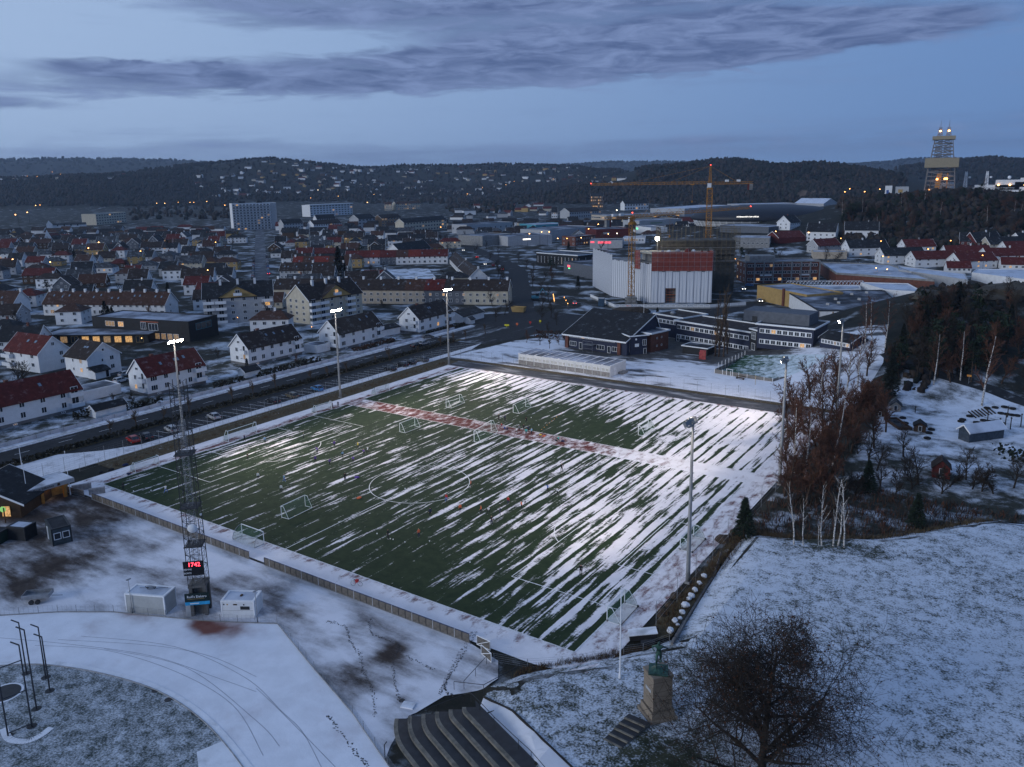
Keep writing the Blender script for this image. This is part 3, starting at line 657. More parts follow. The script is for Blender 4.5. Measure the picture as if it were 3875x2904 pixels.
  if s.ridge == 'x': obj('skylight', WC[k], s.roof, (x, v, z), rot=(sl, 0, 0))
  else: obj('skylight', WC[k], s.roof, (v, x, z), rot=(0, -sl, 0))
 def balcony(s, face, c, z, w_=2.6, d=1.2, h_=1.0, mat=None):
  b = MB(); t = .07; x0, x1 = -w_/2, w_/2
  b.box(x0, -d, -.15, x1, -.01, 0); b.box(x0, -d, 0, x1, -d+t, h_); b.box(x0, -d+t, 0, x0+t, -.01, h_); b.box(x1-t, -d+t, 0, x1, -.01, h_)
  loc, rz = {'F': ((c, 0, z), 0), 'R': ((s.L, c, z), math.pi/2), 'L': ((0, c, z), -math.pi/2)}[face]
  return b.build('balcony', mat or trim, s.r, loc, rz)

# ------------------------------------------------------------------ six big white houses along the road, two more behind
def villa(label, p0, p1, D, he, hr, roofm, n, balc_right=True, balc_left=True, sky=(), chim=None, group='white houses along the main road'):
 h = B('house', label, 'house', p0, p1, D, he, white_w, group=group).gable(hr, roofm)
 b = MB(); b.box(-.05, -.05, -.5, h.L+.05, h.D+.05, .75); b.build('foundation', found, h.r)
 for zc in (2.1, 4.65):
  for i in range(n):
   x = lerp(1.9, h.L-4.6, i/(n-1)); w_ = 1.9 if i == 0 else 1.25
   h.win('F', x, zc, w_, 1.45, 3 if i == 0 else 2, split=True, rows=1, lit_p=.02)
  h.win('L', h.D*.62, zc, 1.2, 1.3, split=True); h.win('R', h.D*.3, zc, 1.2, 1.3, split=True); h.win('R', h.D*.7, zc, 1.0, 1.2, split=True)
 for i in range(3): h.win('F', lerp(3, h.L-5, i/2), .36, 1.0, .45, 2, split=True, lit_p=.15, off=.06)
 h.win('L', h.D*.5, he+1.35, 1.3, .8, 2, split=True); h.win('R', h.D*.5, he+1.2, 1.1, .9, 2, split=True)
 if balc_right:
  for zc in (1.3, 3.9):
   h.balcony('F', h.L-1.75, zc, 3.2, 1.3); h.win('F', h.L-1.75, zc+1.35, 1.8, 1.9, 2, name='balcony_door', split=True)
 if balc_left:
  for zc in (1.3, 3.9):
   h.balcony('L', h.D*.22, zc, 2.6, 1.0); h.win('L', h.D*.22, zc+1.3, 1.1, 1.9, 1, name='balcony_door', split=True)
 for x, f in sky: h.skylight(x, f)
 if chim: h.chimney(chim, h.D*.6, 1.0, .8, brick)
 return h
villa('long white house with dark red roof cut off by the left photo edge, beside garages', (-54, -36), (-54.3, -5.6), 9.2, 5.6, 9.6, r_red, 6, sky=((22, .55),), chim=16)
villa('white house with dark red roof behind the lattice tower', (-50.6, 9.6), (-50.2, 26.6), 8.8, 5.7, 9.7, r_red, 4, sky=((5.5, .5), (9.8, .55), (10.7, .55), (12.6, .6)), chim=5)
villa('white house with dark brown roof between the red roofed house and the next one right', (-56.8, 46.6), (-56.4, 67), 9, 5.7, 9.6, r_dbr, 5, sky=((9, .6), (12, .6), (15.5, .6)), chim=8)
villa('white house with dark brown roof right behind the middle left floodlight mast', (-49.4, 77.0), (-50.0, 98.0), 9.2, 5.7, 9.8, r_dbr, 4, sky=((13, .6), (17, .7)))
villa('white house with brown roof nearest the road junction, behind the far left floodlight', (-44.8, 111.8), (-45.3, 132.2), 9.2, 5.8, 9.8, r_dbr, 4, sky=((9, .6), (10, .6)), chim=6)
h = B('house', 'white house with grey gabled end and corner porch between two red roofs', 'house', (-85.5, 12.9), (-86.2, 23.2), 11, 5.8, white_w, group='white houses along the main road').gable(9.7, r_dbr, 'y')
for zc in (2.0, 4.6): h.win('F', 7.6, zc, 1.3, 1.3, split=True); h.win('L', 3.2, zc, 1.2, 1.3, split=True); h.win('L', 7, zc, .6, .9, 1, split=True); h.win('F', 4.6, zc-.2, .6, .9, 1, split=True)
h.win('F', 5.1, 7.4, .8, .8, 1, split=True); h.skylight(4, .6); h.skylight(5.2, .6)
b = MB(); b.box(-.3, -3.6, -.3, 4.2, -.02, 2.3); b.build('porch', white_w, h.r)
b = MB(); b.xprism([(-4.0, 2.2), (-1.8, 3.2), (.0, 3.2), (.0, 3.0), (-1.8, 3.0), (-4.0, 2.0)][::-1], -.6, 4.5); b.build('porch_roof', r_dark, h.r)
h.win('F', 3.4, 1.1, .9, 2.0, 1, name='door', frame=brown_w, off=3.58)
h = B('house', 'large white house with dark red roof and stacked balconies at the left edge', 'house', (-104.8, 8.6), (-105.8, 18.4), 17, 5.9, white_w, group='white houses along the main road').gable(10.4, r_red, 'y')
for zc in (2.2, 4.8):
 for y in (3.0, 8.4): h.win('L', y, zc, 1.5 if y < 4 else .7, 1.2, 2 if y < 4 else 1, split=True)
 h.win('L', 13.2, zc, 1.6, 1.2, split=True); h.balcony('L', 14.6, zc-1.0, 4.4, 1.4); h.win('F', 7.2, zc, 1.2, 1.3, split=True)
h.win('F', 4.9, 8.0, 1.0, 1.1, split=True); h.skylight(5, .6, 1.0); h.skylight(8.8, .6, 1.0)
# garages and sheds in the yards
def shed(label, p0, p1, D, he, hr, wall, roofm, ridge='x', name='garage', cat='garage', door=None, flat=False):
 s = B(name, label, cat, p0, p1, D, he, wall)
 if flat: s.flat(flatroof, .12, trim)
 else: s.gable(hr, roofm, ridge, .3)
 s.win('F', s.L*.5, he*.46, min(2.2, s.L*.6), he*.8, 1, name='door', glz=door or white_p); return s
shed('long low garage with black pitched roof and white front beside the main road', (-43.2, -8.6), (-43.0, -1.0), 3.4, 2.1, 3.1, white_w, r_dark, name='garage')
shed('flat roofed double garage with dark roof between two white houses', (-60.8, -2), (-60.6, 8.0), 7.5, 2.6, 0, white_w, r_dark, flat=True)
shed('low white garage with grey roof beside the brown roofed white house', (-52.4, 70.0), (-52.6, 75.8), 6, 2.5, 0, white_w, r_dark, flat=True)
shed('dark roofed garage wing joining two white houses by the road', (-53.8, 99.2), (-52.6, 110.2), 6, 2.6, 3.6, white_w, r_dark)
shed('small white shed with dark gable roof beside the road hedge', (-45.0, 36.0), (-44.8, 41.0), 3.6, 2.0, 3.0, white_w, r_dark, name='shed', cat='shed')
shed('low white building with two dark gables at the road junction', (-44.6, 137.5), (-45.0, 152), 9, 2.7, 4.6, white_w, r_dark, name='annexe', cat='building')
shed('tiny white hut with grey roof at the junction hedge', (-40.8, 137.4), (-40.8, 140.2), 2.6, 1.9, 2.8, white_w, r_grey, name='shed', cat='shed')
# white slatted fence between gardens and sidewalk
f = thing('picket_fence', 'low white slatted fence between front gardens and the sidewalk', 'fence', (-39.7, -60, 0))
pk = MB(); pk.box(-.05, 0, .1, .05, 2.9, .95); pm = pk.mesh('panel', coursed('white_pickets', (.45, .45, .48), .16, 1, .35))
for i in range(62): obj('panel', pm, f, (0, i*3.0, 0))
hedge_m = flatmat('hedge_leaves', (.018, .017, .011), .95, .5, 3, bump=.6)
def hedge(label, a, b_, h_, w_, name='hedge', mat=None, seed=1):
 r_ = random.Random(seed); a = Vector((a[0], a[1], 0)); b_ = Vector((b_[0], b_[1], 0)); d = b_-a; L = d.length; d.normalize(); n_ = Vector((-d.y, d.x, 0))
 m_ = MB(); k = int(L*18)
 for i in range(k):
  c = a+d*r_.uniform(0, L)+n_*r_.uniform(-w_/2, w_/2)+Vector((0, 0, r_.uniform(.1, h_))); s_ = r_.uniform(.12, .3)
  u = Vector((r_.gauss(0, 1), r_.gauss(0, 1), r_.gauss(0, 1))).normalized()*s_; v = u.orthogonal().normalized()*s_
  m_.add([c-u-v, c+u-v, c+u+v, c-u+v], [(0, 1, 2, 3)])
 o = m_.build(name, mat or hedge_m); z = H(a.x, a.y); o.location.z = z
 tag(o, label, 'hedge'); return o
hedge('long low dark hedge between the main road and the car park', (-25.8, -55), (-25.8, 108), 1.0, 1.5)
hedge('thick dark hedge behind the low garage by the road', (-43, -1), (-42, 8), 1.7, 1.6, seed=2)
hedge('tall dark hedge along the road in front of the brown roofed white house', (-42.5, 38), (-42.5, 62), 1.9, 1.3, seed=3)
hedge('dark hedge corner in front of the red roofed white house', (-42.8, 24), (-42.8, 34), 1.6, 1.4, seed=4)
hedge('dark hedge along the road by the junction house', (-41.6, 112), (-41.6, 135), 1.3, 1.0, seed=5)
hedge('brown garden bushes in front of the house at the middle left mast', (-44, 78), (-44, 98), 1.3, 2.0, seed=6, mat=flatmat('brown_bush', (.045, .022, .014), .95, .5, 3))
hedge('wide dark rounded hedge at the corner of the left yard', (-47, -12), (-45, -4.5), 1.9, 2.2, seed=7)

# ------------------------------------------------------------------ nursery school, terraces and apartment houses on the left
k = B('nursery_school', 'black flat roofed two storey nursery with frosted roof and big windows', 'building', (-150, 50), (-107, 60.8), 15, 7.0, blackw).flat(flatroof, .3, blackw, snow=.52)
for x, w_, z in ((8.5, 4.4, 5.0), (13.6, 2.6, 5.0), (24, 2.4, 4.9), (28.5, 4.2, 4.6)): k.win('F', x, z, w_, 1.9 if x < 20 else 2.6, 3, split=True, lit_p=.5)
k.box('red_blind', 23, -.22, 6.35, 31, -.02, 6.55, flatmat('orange_blind', (.5, .13, .07), .6)); k.win('R', 7.5, 4.8, 8, 2.4, 3, frame=teal, split=True)
for i in range(4): k.win('F', 30+i*2.8, 1.4, 2.2, 2.2, 2, glz=lit2)
k = B('nursery_wing', 'low black nursery wing with yellow lit glazed front and overhanging roof', 'building', (-151, 32.5), (-119, 52.5), 12, 3.0, blackw).flat(flatroof, .25, blackw, 1.0, .46)
for i in range(9): k.win('F', 3.5+i*3.9, 1.35, 2.6, 2.3, 2, glz=lit if i in (3, 4, 6, 7) else (lit2 if i % 2 else glass), frame=ochre)
def terrace(label, p0, p1, D, he, hr, roofm, segs, n, chims=0, sky=0, group=None, rs=(1.7, 4.4), lit_p=.05, chm=None, name='terrace_row'):
 """a row of joined houses: segs = [(share, wall material, roof material or None)]"""
 t = B(name, label, 'terrace', p0, p1, D, he, segs[0][1], group=group); t.gable(hr, roofm)
 tot = sum(s_[0] for s_ in segs); x = 0
 for sh, wm, rmn in segs:
  x1 = x+t.L*sh/tot
  if wm is not segs[0][1]: t.box('house_front', x+.02, -.06, -.3, x1-.02, .0, he-.15, wm)
  if rmn:
   q = MB(); sl = (hr-he)/(D/2); q.add([(x, -.45, he-.45*sl+.02), (x1, -.45, he-.45*sl+.02), (x1, D/2, hr+.02), (x, D/2, hr+.02)], [(0, 1, 2, 3)]); q.build('roof_patch', rmn, t.roof)
  x = x1
 for z in rs:
  for i in range(n):
   c = (i+.5)*t.L/n; w_ = 1.15 if z > 3 else (1.7 if i % 2 else 1.0)
   t.win('F', c, z, w_, 1.25 if z > 3 else 1.5, 2, lit_p=lit_p, off=.07)
 for zc in rs: t.win('L', D*.35, zc, 1.0, 1.1); t.win('R', D*.4, zc, 1.0, 1.1)
 for i in range(chims): t.chimney((i+.02)*t.L/max(1, chims-1)*.985+.4, D*.5, .9, .9, chm)
 for i in range(sky): t.skylight((i+.5)*t.L/sky+rng.uniform(-1.5, 1.5), rng.uniform(.4, .7), .8, 1.2)
 return t
terrace('long white terrace with brown tiled roof and eleven white chimneys', (-217.2, 65.2), (-165.8, 89.7), 10, 5.3, 9.9, r_brown, [(1, white_p, None)], 20, 11, 12, chm=white_p)
terrace('white terrace end with brown roof at the left photo edge', (-262, 44), (-230.6, 59.5), 10, 5.4, 9.9, r_brown, [(1, white_p, None)], 10, 3, 3, chm=white_p)
terrace('very long beige and grey terrace with dark brown roof behind the white houses', (-156.2, 138.8), (-55.5, 184.7), 10.5, 6.6, 10.7, r_dbr,
  [(1, cream, None), (1.35, greyw, None), (4.6, beige, None), (1.0, beige, r_brown), (1.0, greyw, r_red), (1, greyw, None), (1.1, cream, None), (1.1, cream, None)], 36, 14, 16, lit_p=.08)
terrace('white row with bright and dark red roof sections behind the snowy playground', (-247.7, 275), (-191.8, 313.7), 10, 5.4, 9.3, r_red,
  [(2, lgrey, None), (.8, white_p, r_bred), (1.3, greyw, None), (1, white_p, r_brown), (1, white_p, r_bred), (2.2, white_p, None)], 20, 0, 6)
a = P0('R2', 205, 1275); c = P0('R2', 735, 1272)
terrace('dark roofed terrace row at the end of the residential street', (a.x, a.y), (c.x, c.y), 9, 5.6, 9.6, r_dbr, [(1, lgrey, None)], 14, 3, 9)
d = Vector((c.x-a.x, c.y-a.y)).normalized(); n_ = Vector((-d.y, d.x))*24
terrace('terrace row with patches of bright red roof behind the dark roofed row', (a.x+n_.x-2, a.y+n_.y), (c.x+n_.x-4, c.y+n_.y), 10, 5.8, 10.6, r_brown, [(1, cream, r_bred), (1.1, cream, None), (1.5, cream, r_bred), (1, cream, r_brown), (1, white_p, None)], 14, 2, 6)
terrace('white row with brown roof and skylights running along the high street', (-193, 317), (-152, 273.5), 8.5, 3.8, 7.6, r_dbr, [(1, white_p, None)], 10, 0, 8, rs=(1.8,))
terrace('white gabled row with brown roof and skylights nearest the junction on the high street', (-146, 266), (-112, 232), 9, 4.6, 8.8, r_dbr, [(1, white_p, None)], 8, 2, 8, rs=(1.8, 3.6))
# cream apartment houses with balconies
def apartment(label, p0, p1, D, he, hr, wall, roofm, floors, cols, group='apartment houses with balconies', hcols=(), cross=True):
 t = B('apartment_house', label, 'apartment block', p0, p1, D, he, wall, group=group).gable(hr, roofm)
 fh = he/floors
 for f_ in range(floors):
  for i in range(cols):
   c = (i+.5)*t.L/cols
   if i in hcols:
    t.balcony('F', c, f_*fh+.2, t.L/cols*.95, 1.4, 1.0); t.win('F', c, f_*fh+1.5, 2.0, 1.9, 2, lit_p=.12, name='balcony_door')
   else: t.win('F', c, f_*fh+1.5, 1.4, 1.3, 2, lit_p=.08)
  for y in (.25, .55, .8): t.win('R', D*y, f_*fh+1.5, 1.3, 1.3, 2, lit_p=.06); t.win('L', D*y, f_*fh+1.5, 1.3, 1.3, 2, lit_p=.06)
 if cross:
  m_ = t.L/2; w2 = t.L*.28; b_ = MB(); b_.add([(m_-w2, -.35, he-.2), (m_+w2, -.35, he-.2), (m_, -.35, hr-1.2)], [(0, 1, 2)])
  b_.add([(m_-w2, -.35, he-.2), (m_, -.35, hr-1.2), (m_, D/2, hr-1.2), (m_-w2, D/2, he-.2)], [(0, 1, 2, 3)]); b_.add([(m_+w2, -.35, he-.2), (m_+w2, D/2, he-.2), (m_, D/2, hr-1.2), (m_, -.35, hr-1.2)], [(0, 1, 2, 3)])
  b_.build('front_gable', ochre if 'cream' in label else wall, t.r)
  q = MB(); sl = (hr-1.0-he)/w2
  for sg in (-1, 1): q.add([(m_+sg*(w2+.5), -.7, he-.1-.5*sl), (m_, -.7, hr-1.0), (m_, D/2, hr-1.0), (m_+sg*(w2+.5), D/2, he-.1-.5*sl)], [(0, 1, 2, 3)])
  q.build('gable_roof', roofm, t.roof); t.balcony('F', m_, he+.6, 3.2, 1.6); t.win('F', m_, he+1.9, 1.8, 1.6, 2, off=.4)
 for i in range(3): t.chimney(t.L*(.25+.25*i), D*.42, 1.9, .9, white_p)
 return t
apartment('cream four storey apartment house with front gable and glazed corner balconies', (-96.0, 106.5), (-94.5, 134), 14, 9.6, 15.2, cream, r_dbr, 4, 6, hcols=(0, 1, 4))
apartment('grey apartment house with stacked balconies left of the cream one', (-134, 86), (-117, 106.5), 15, 10.4, 15.6, lgrey, r_dark, 4, 6, hcols=(0, 1, 5), cross=True)
# ------------------------------------------------------------------ school beyond the pitch
def text_mesh(txt, size, mat, extrude=.02, align='CENTER'):
 c = bpy.data.curves.new('lettering', 'FONT'); c.body = txt; c.size = size; c.extrude = extrude; c.align_x = align; c.align_y = 'CENTER'; c.resolution_u = 2
 o = bpy.data.objects.new('lettering', c); link(o); dg = bpy.context.evaluated_depsgraph_get(); dg.update()
 me_ = bpy.data.meshes.new_from_object(o.evaluated_get(dg)); bpy.data.objects.remove(o); bpy.data.curves.remove(c)
 me_.materials.clear(); me_.materials.append(mat); me_.name = 'lettering'; return me_
def letters(txt, size, mat, parent, loc, rz=0.0, align='CENTER'): return obj('lettering', text_mesh(txt, size, mat, align=align), parent, loc, rot=(math.pi/2, 0, rz))
def truss(b, a, c, w0, w1, n, r=.05, rd=None, upv=(0, 0, 1), sides=4, m=0, ladder=True):
 a = Vector(a); c = Vector(c); d = (c-a).normalized(); u = Vector(upv)
 if abs(d.dot(u)) > .95: u = Vector((1, 0, 0))
 x = d.cross(u).normalized(); y = x.cross(d).normalized(); rd = rd or r*.6
 def ring(t):
  o = a.lerp(c, t); h_ = lerp(w0, w1, t)/2
  if sides == 4: return [o+x*h_+y*h_, o-x*h_+y*h_, o-x*h_-y*h_, o+x*h_-y*h_]
  return [o+y*h_*1.1, o-x*h_-y*h_*.7, o+x*h_-y*h_*.7]
 R_ = [ring(i/n) for i in range(n+1)]; k = sides
 for j in range(k): b.tube(R_[0][j], R_[n][j], r, r, 4, m)
 for i in range(n):
  for j in range(k):
   j2 = (j+1) % k
   b.tube(R_[i][j], R_[i+1][j2], rd, rd, 3, m, cap=False) if (i+j) % 2 == 0 else b.tube(R_[i][j2], R_[i+1][j], rd, rd, 3, m, cap=False)
   if ladder: b.tube(R_[i][j], R_[i][j2], rd, rd, 3, m, cap=False)
s = B('school_hall', 'navy school hall with huge black sloping roof and brick pillars', 'school', (12.0, 118.6), (35.6, 116.4), 21, 5.0, bluew).gable(10.8, r_dark, 'x', 1.0, asym=.82)
for i in range(13): s.win('F', 1.6+i*1.42, 4.05, 1.3, .75, 2, split=True)
for x, w_ in ((3.4, 2.6), (6.4, 1.2), (14.0, 3.0), (17.2, 1.1), (19.6, 2.6)): s.win('F', x, 1.6 if w_ > 1.5 else 1.2, w_, 1.5 if w_ > 1.5 else 2.2, 3 if w_ > 1.5 else 1, split=True, name='window' if w_ > 1.5 else 'door')
for x in (1.2, 21.1): s.box('brick_pillar', x-.55, -.55, -.3, x+.55, -.02, 4.6, brick)
b = MB()
for xx in (9, 12.6):
 for zz in (0, 2.4): b.path([(xx, -.3, zz), (xx, -2.6, zz)], .05); b.path([(xx, -2.6, 0), (xx, -2.6, 3.6)], .06)
for zz in (1.2, 2.4, 3.6): b.path([(9, -2.6, zz), (12.6, -2.6, zz)], .05)
b.box(9, -2.6, 2.35, 12.6, -.1, 2.42); b.build('fire_escape', galv, s.r)
s.box('fascia', -.4, -1.08, 4.15, 24, -1.0, 4.6, trim)
t = B('school_annexe', 'navy stair bay with clock and basketball hoop on the school corner', 'school', (36.1, 117.8), (39.6, 122.6), 6.4, 6.0, bluew).flat(r_dark, .2, trim, .5)
t.win('L', 1.2, 3.2, 1.6, 4.6, 2, rows=4, split=True); t.win('F', 5.0, 3.7, 1.3, 1.9, 2, split=True); t.win('F', 5.2, .9, 1.0, 1.9, 1, name='door')
b = MB(); b.lathe([(.32, 0), (.32, .06)], 16); b.build('clock', trim, t.r, (2.0, -.08, 4.9), rot=(math.pi/2, 0, 0))
t.box('backboard', 1.4, -.5, 2.6, 2.8, -.44, 3.6, trim)
t = B('school_block', 'red brick school block with pale fascia behind the navy stair bay', 'school', (40.2, 124.4), (42.2, 133.2), 8.5, 6.0, brick).flat(flatroof, .35, trim, .4)
for y in (3, 5.4): t.win('F', y, 4.3, .6, .6, 1); t.win('F', y, 1.8, .6, .6, 1)
def wing(label, p0, p1, D, he, n, rows, pent=None):
 t = B('school_wing', label, 'school', p0, p1, D, he, bluew, group='navy school wings').flat(r_dbr if pent is None else flatroof, .35, trim, .5, .25)
 for z in rows:
  t.box('window_band', .7, -.05, z-.72, t.L-.5, -.005, z+.72, trim)
  for i in range(n):
   c = lerp(1.5, t.L-1.3, i/(n-1)); t.win('F', c, z, (t.L-2)/n*.86, 1.25, 2, lit_p=.04, off=.05)
 if pent:
  b_ = MB(); b_.box(*pent); b_.build('plant_room', greyw, t.roof); t.box('plant_room_door', pent[0]+pent[3]*.2, pent[1]-.06, pent[2], pent[0]+pent[3]*.2+1.6, pent[1]-.01, pent[2]+1.6, darkmetal, t.roof)
 return t
w1_ = wing('long two storey navy school wing with white window bands behind bare poplars', (39.5, 145.5), (67.5, 137.0), 13, 6.9, 15, (1.75, 5.0))
for x in (1.2, 15.5, 27.6): w1_.win('F', x, 1.1, 1.1, 2.1, 1, name='door', off=.05)
wing('two storey navy school wing with grey plant room nearest the lower annexe', (70.6, 133.8), (87.2, 133.0), 14, 6.9, 9, (1.75, 5.0), (-6, 4, 6.9, 14, 13.4, 10.2))
t = B('school_wing', 'narrow dark link with tall windows between the two navy school wings', 'school', (67.6, 136.6), (70.5, 134.4), 8, 6.4, blackw, group='navy school wings').flat(flatroof, .3, trim, .3)
t.win('F', 1.8, 4.6, 2.2, 2.3, 4, rows=2); t.win('F', 1.8, 1.2, 1.8, 2.2, 2, name='door')
t = B('school_wing', 'single storey navy school wing with low window strip by the far right mast', 'school', (89.3, 132.2), (98.5, 128.2), 8, 2.9, bluew, group='navy school wings').gable(4.3, r_dark, 'x', .5)
t.box('window_band', .4, -.05, 1.1, t.L-.4, -.005, 2.3, trim)
for i in range(9): t.win('F', 1.0+i*1.0, 1.7, .85, 1.0, 2, off=.05)
t = B('school_wing', 'far navy school block with white framed windows behind the hall roof', 'school', (28, 154), (40.5, 149.5), 12, 7.2, bluew, group='navy school wings').flat(r_dbr, .35, trim, .4, .2)
t.box('window_band', .5, -.05, 4.4, t.L-.3, -.005, 5.9, trim)
for i in range(7): t.win('F', 1.3+i*1.75, 5.15, 1.4, 1.2, 2, off=.05)
b = MB(); b.lathe([(.9, 0), (1.0, .5), (.6, 1.0)], 10); b.build('roof_dome', galv, t.roof, (5, 4, 7.2))
# portable classrooms: eleven modules
pg = flatmat('module_grey', (.20, .19, .18), .8); pw_ = flatmat('module_white', (.55, .56, .57), .7, .06)
t = B('portable_classroom', 'long white and grey portable classroom with ribbed flat roof by the pitch', 'portable building', (12.6, 90.2), (43.7, 89.2), 9.4, 3.15, pw_); t.flat(flatroof, .06, pw_, .05, .5)
nm = 11; mw = t.L/nm
for i in range(nm+1):
 t.box('roof_rib', i*mw-.11, .1, 3.16, i*mw+.11, 9.3, 3.30, trim, t.roof)
 if i < nm:
  t.box('skirt_panel', i*mw+.04, -.04, -.2, (i+1)*mw-.04, -.002, 1.35, pg)
  for dx in (.27, .68): t.win('F', (i+dx)*mw, 2.0, .95, 1.0, 2, lit_p=0, glz=glassmat('blind_glass', (.25, .25, .22), .4) if 'blind_glass' not in MATS else MATS['blind_glass'])
 t.box('post', i*mw-.05, -.05, -.2, i*mw+.05, -.002 if i in (0, nm) else -.001, 3.1, pw_)
t.win('R', 3.0, 1.1, 1.0, 2.1, 1, name='door', glz=white_p); t.box('steps', t.L+.02, 4.6, -.2, t.L+1.6, 7.6, .6, pg)
# shed, climbing wall, ball cage, bench in the schoolyard
t = B('bike_shed', 'low black shed with pale roof edge in the schoolyard', 'shed', (48.8, 129.0), (57.2, 128.2), 6, 2.4, blackw).flat(flatroof, .15, trim, .3, .3)
t = thing('climbing_wall', 'small red climbing wall in the schoolyard', 'climbing wall', (57.6, 123.4, 0), .2); b = MB(); b.prism([(-.9, -.2), (.9, -.2), (.9, .2), (-.9, .2)], 0, 2.9); b.box(-1.1, -.25, 0, -.92, .25, 2.2); b.build('board', flatmat('climbing_red', (.30, .05, .05), .7), t)
for q_ in range(7):
 b = MB(); b.lathe([(.09, 0), (.05, .08)], 6); b.build('hold', ochre, t, (rng.uniform(-.7, .7), -.2, .5+q_*.33), rot=(math.pi/2, 0, 0))
cg = [P0('R7', 1740, 712), P0('R7', 2240, 795), P0('R8', 560, 590), P0('R7', 2000, 592)]
cg = [(p.x, p.y) for p in cg]
sheet('ball_court', cg, .05, 1.5, snowmat('court_turf', (.012, .05, .02), (.02, .075, .03), (.62, .70, .74), (1, 1, 1), .6, .16, 8, fine=.35), lambda x, y: .35+.02*(x-70))
t = thing('ball_court_fence', 'boarded ball court fence with pale posts beside the navy school wing', 'fence')
bd = coursed('weathered_boards', (.16, .15, .14), .2, 2, .5)
for i in range(4):
 a = Vector((*cg[i], 0)); c = Vector((*cg[(i+1) % 4], 0)); n = max(4, int((c-a).length/2.2)); d = (c-a).normalized()
 for j in range(n):
  p = a.lerp(c, j/n); q_ = a.lerp(c, (j+1)/n); b = MB(); nn = Vector((-d.y, d.x, 0))*.03
  b.add([p-nn, q_-nn, q_+nn, p+nn]+[v+Vector((0, 0, 1.15)) for v in (p-nn, q_-nn, q_+nn, p+nn)], [(0, 1, 5, 4), (1, 2, 6, 5), (2, 3, 7, 6), (3, 0, 4, 7), (4, 5, 6, 7)]); b.build('board', bd, t)
  b = MB(); b.box(-.06, -.06, 0, .06, .06, 1.35 if i in (0, 1, 2) else 2.6); b.build('post', trim, t, p)
 if i == 3:
  b = MB()
  for zz in np.arange(1.3, 3.0, .22): b.tube(a+Vector((0, 0, zz)), c+Vector((0, 0, zz)), .014, .014, 3)
  for k_ in np.linspace(0, 1, 40): b.tube(a.lerp(c, k_)+Vector((0, 0, 1.2)), a.lerp(c, k_)+Vector((0, 0, 2.9)), .012, .012, 3)
  b.build('wire_mesh', galv, t)
b = MB(); b.box(-1.3, -.4, .4, 1.3, .4, .46); b.box(-1.3, .35, .75, 1.3, .42, .95); b.box(-1.1, -.3, 0, -1.0, .35, .4); b.box(1.0, -.3, 0, 1.1, .35, .4)
p = P0('R7', 1960, 765); tag(b.build('bench', brown_w, None, (p.x, p.y, 0), -.3), 'dark wooden bench beside the ball court fence', 'bench')
g = thing('goal_frame', 'small white goal frame standing outside the ball court', 'goal', P0('R7', 1868, 740), -.25); b = MB(); b.path([(-.95, 0, 0), (-.95, 0, 2), (.95, 0, 2), (.95, 0, 0)], .07); b.build('frame', trim, g)
for x, y, h_, m_, l_ in ((2090, 815, 2.6, ochre, 'yellow post in the snowy schoolyard'), (1945, 880, 1.9, galv, 'thin leaning post in the schoolyard snow')):
 p = P0('R7', x, y); b = MB(); b.tube((0, 0, 0), (0, 0, h_), .06, .06, 6); b.box(-.12, -.03, h_-.3, .12, .03, h_); tag(b.build('post', m_, None, p), l_, 'post')

# ------------------------------------------------------------------ the building site
Cn = Vector((-2.5, 218.6)); Rn = Vector((20.6, 230.9)); Bl = Vector((-26.6, 228.4)); Ll = Vector((-51.8, 256.6))
site = thing('construction_building', 'half built block wrapped in white tarpaulin with red netting above', 'construction site')
back = (Rn-Cn); nb = Vector((-back.y, back.x)).normalized()
Rb = Rn+nb*30; Lb = Ll+Vector((22, 26))
foot = [Cn, Rn, Rb, Lb, Ll, Bl]
slabm = flatmat('site_concrete', (.20, .20, .20), .9, .2, .5)
def inset(poly, k):
 c = sum(poly, Vector((0, 0)))/len(poly); return [p+(c-p).normalized()*k for p in poly]
for z in (0.0, 3.6, 7.2, 10.8, 14.2):
 b = MB(); b.prism([tuple(p) for p in inset(foot, 1.2)], z-.3, z); b.build('floor_slab', slabm, site)
FR = [Cn, Rn, Rn+nb*14, Cn+nb*14+Vector((-9, 2)), Cn+Vector((-9.5, 3.9))]
for z in (17.8, 21.6):
 b = MB(); b.prism([tuple(p) for p in inset(FR, 1.0)], z-.3, z); b.build('floor_slab', flatmat('formwork_deck', (.40, .36, .28), .9, .2, .5) if z > 20 else slabm, site)
b = MB(); b.prism([tuple(p) for p in inset(FR, 5)], 0, 21.3); b.build('core', slabm, site)
tarp = None
m, n, p_ = mat_new('white_tarpaulin'); p_.inputs['Roughness'].default_value = .55
tc = n.n('ShaderNodeTexCoord').outputs['Object']; sx = n.n('ShaderNodeSeparateXYZ'); n.t.links.new(tc, sx.inputs[0])
fold = n.noise(n.xyz(n.m('MULTIPLY', sx.outputs[0], 1.2), 0.0, n.m('MULTIPLY', sx.outputs[2], .5)), 1.5, 4, .6)
n.t.links.new(n.mix(n.smooth(fold, .3, .7), (.42, .44, .49), (.62, .64, .68)), p_.inputs['Base Color'])
bp = n.n('ShaderNodeBump'); bp.inputs['Strength'].default_value = .7; bp.inputs['Distance'].default_value = .25; n.t.links.new(fold, bp.inputs['Height']); n.t.links.new(bp.outputs[0], p_.inputs['Normal']); tarp = m
band = flatmat('tarp_seam_blue', (.03, .05, .12), .6)
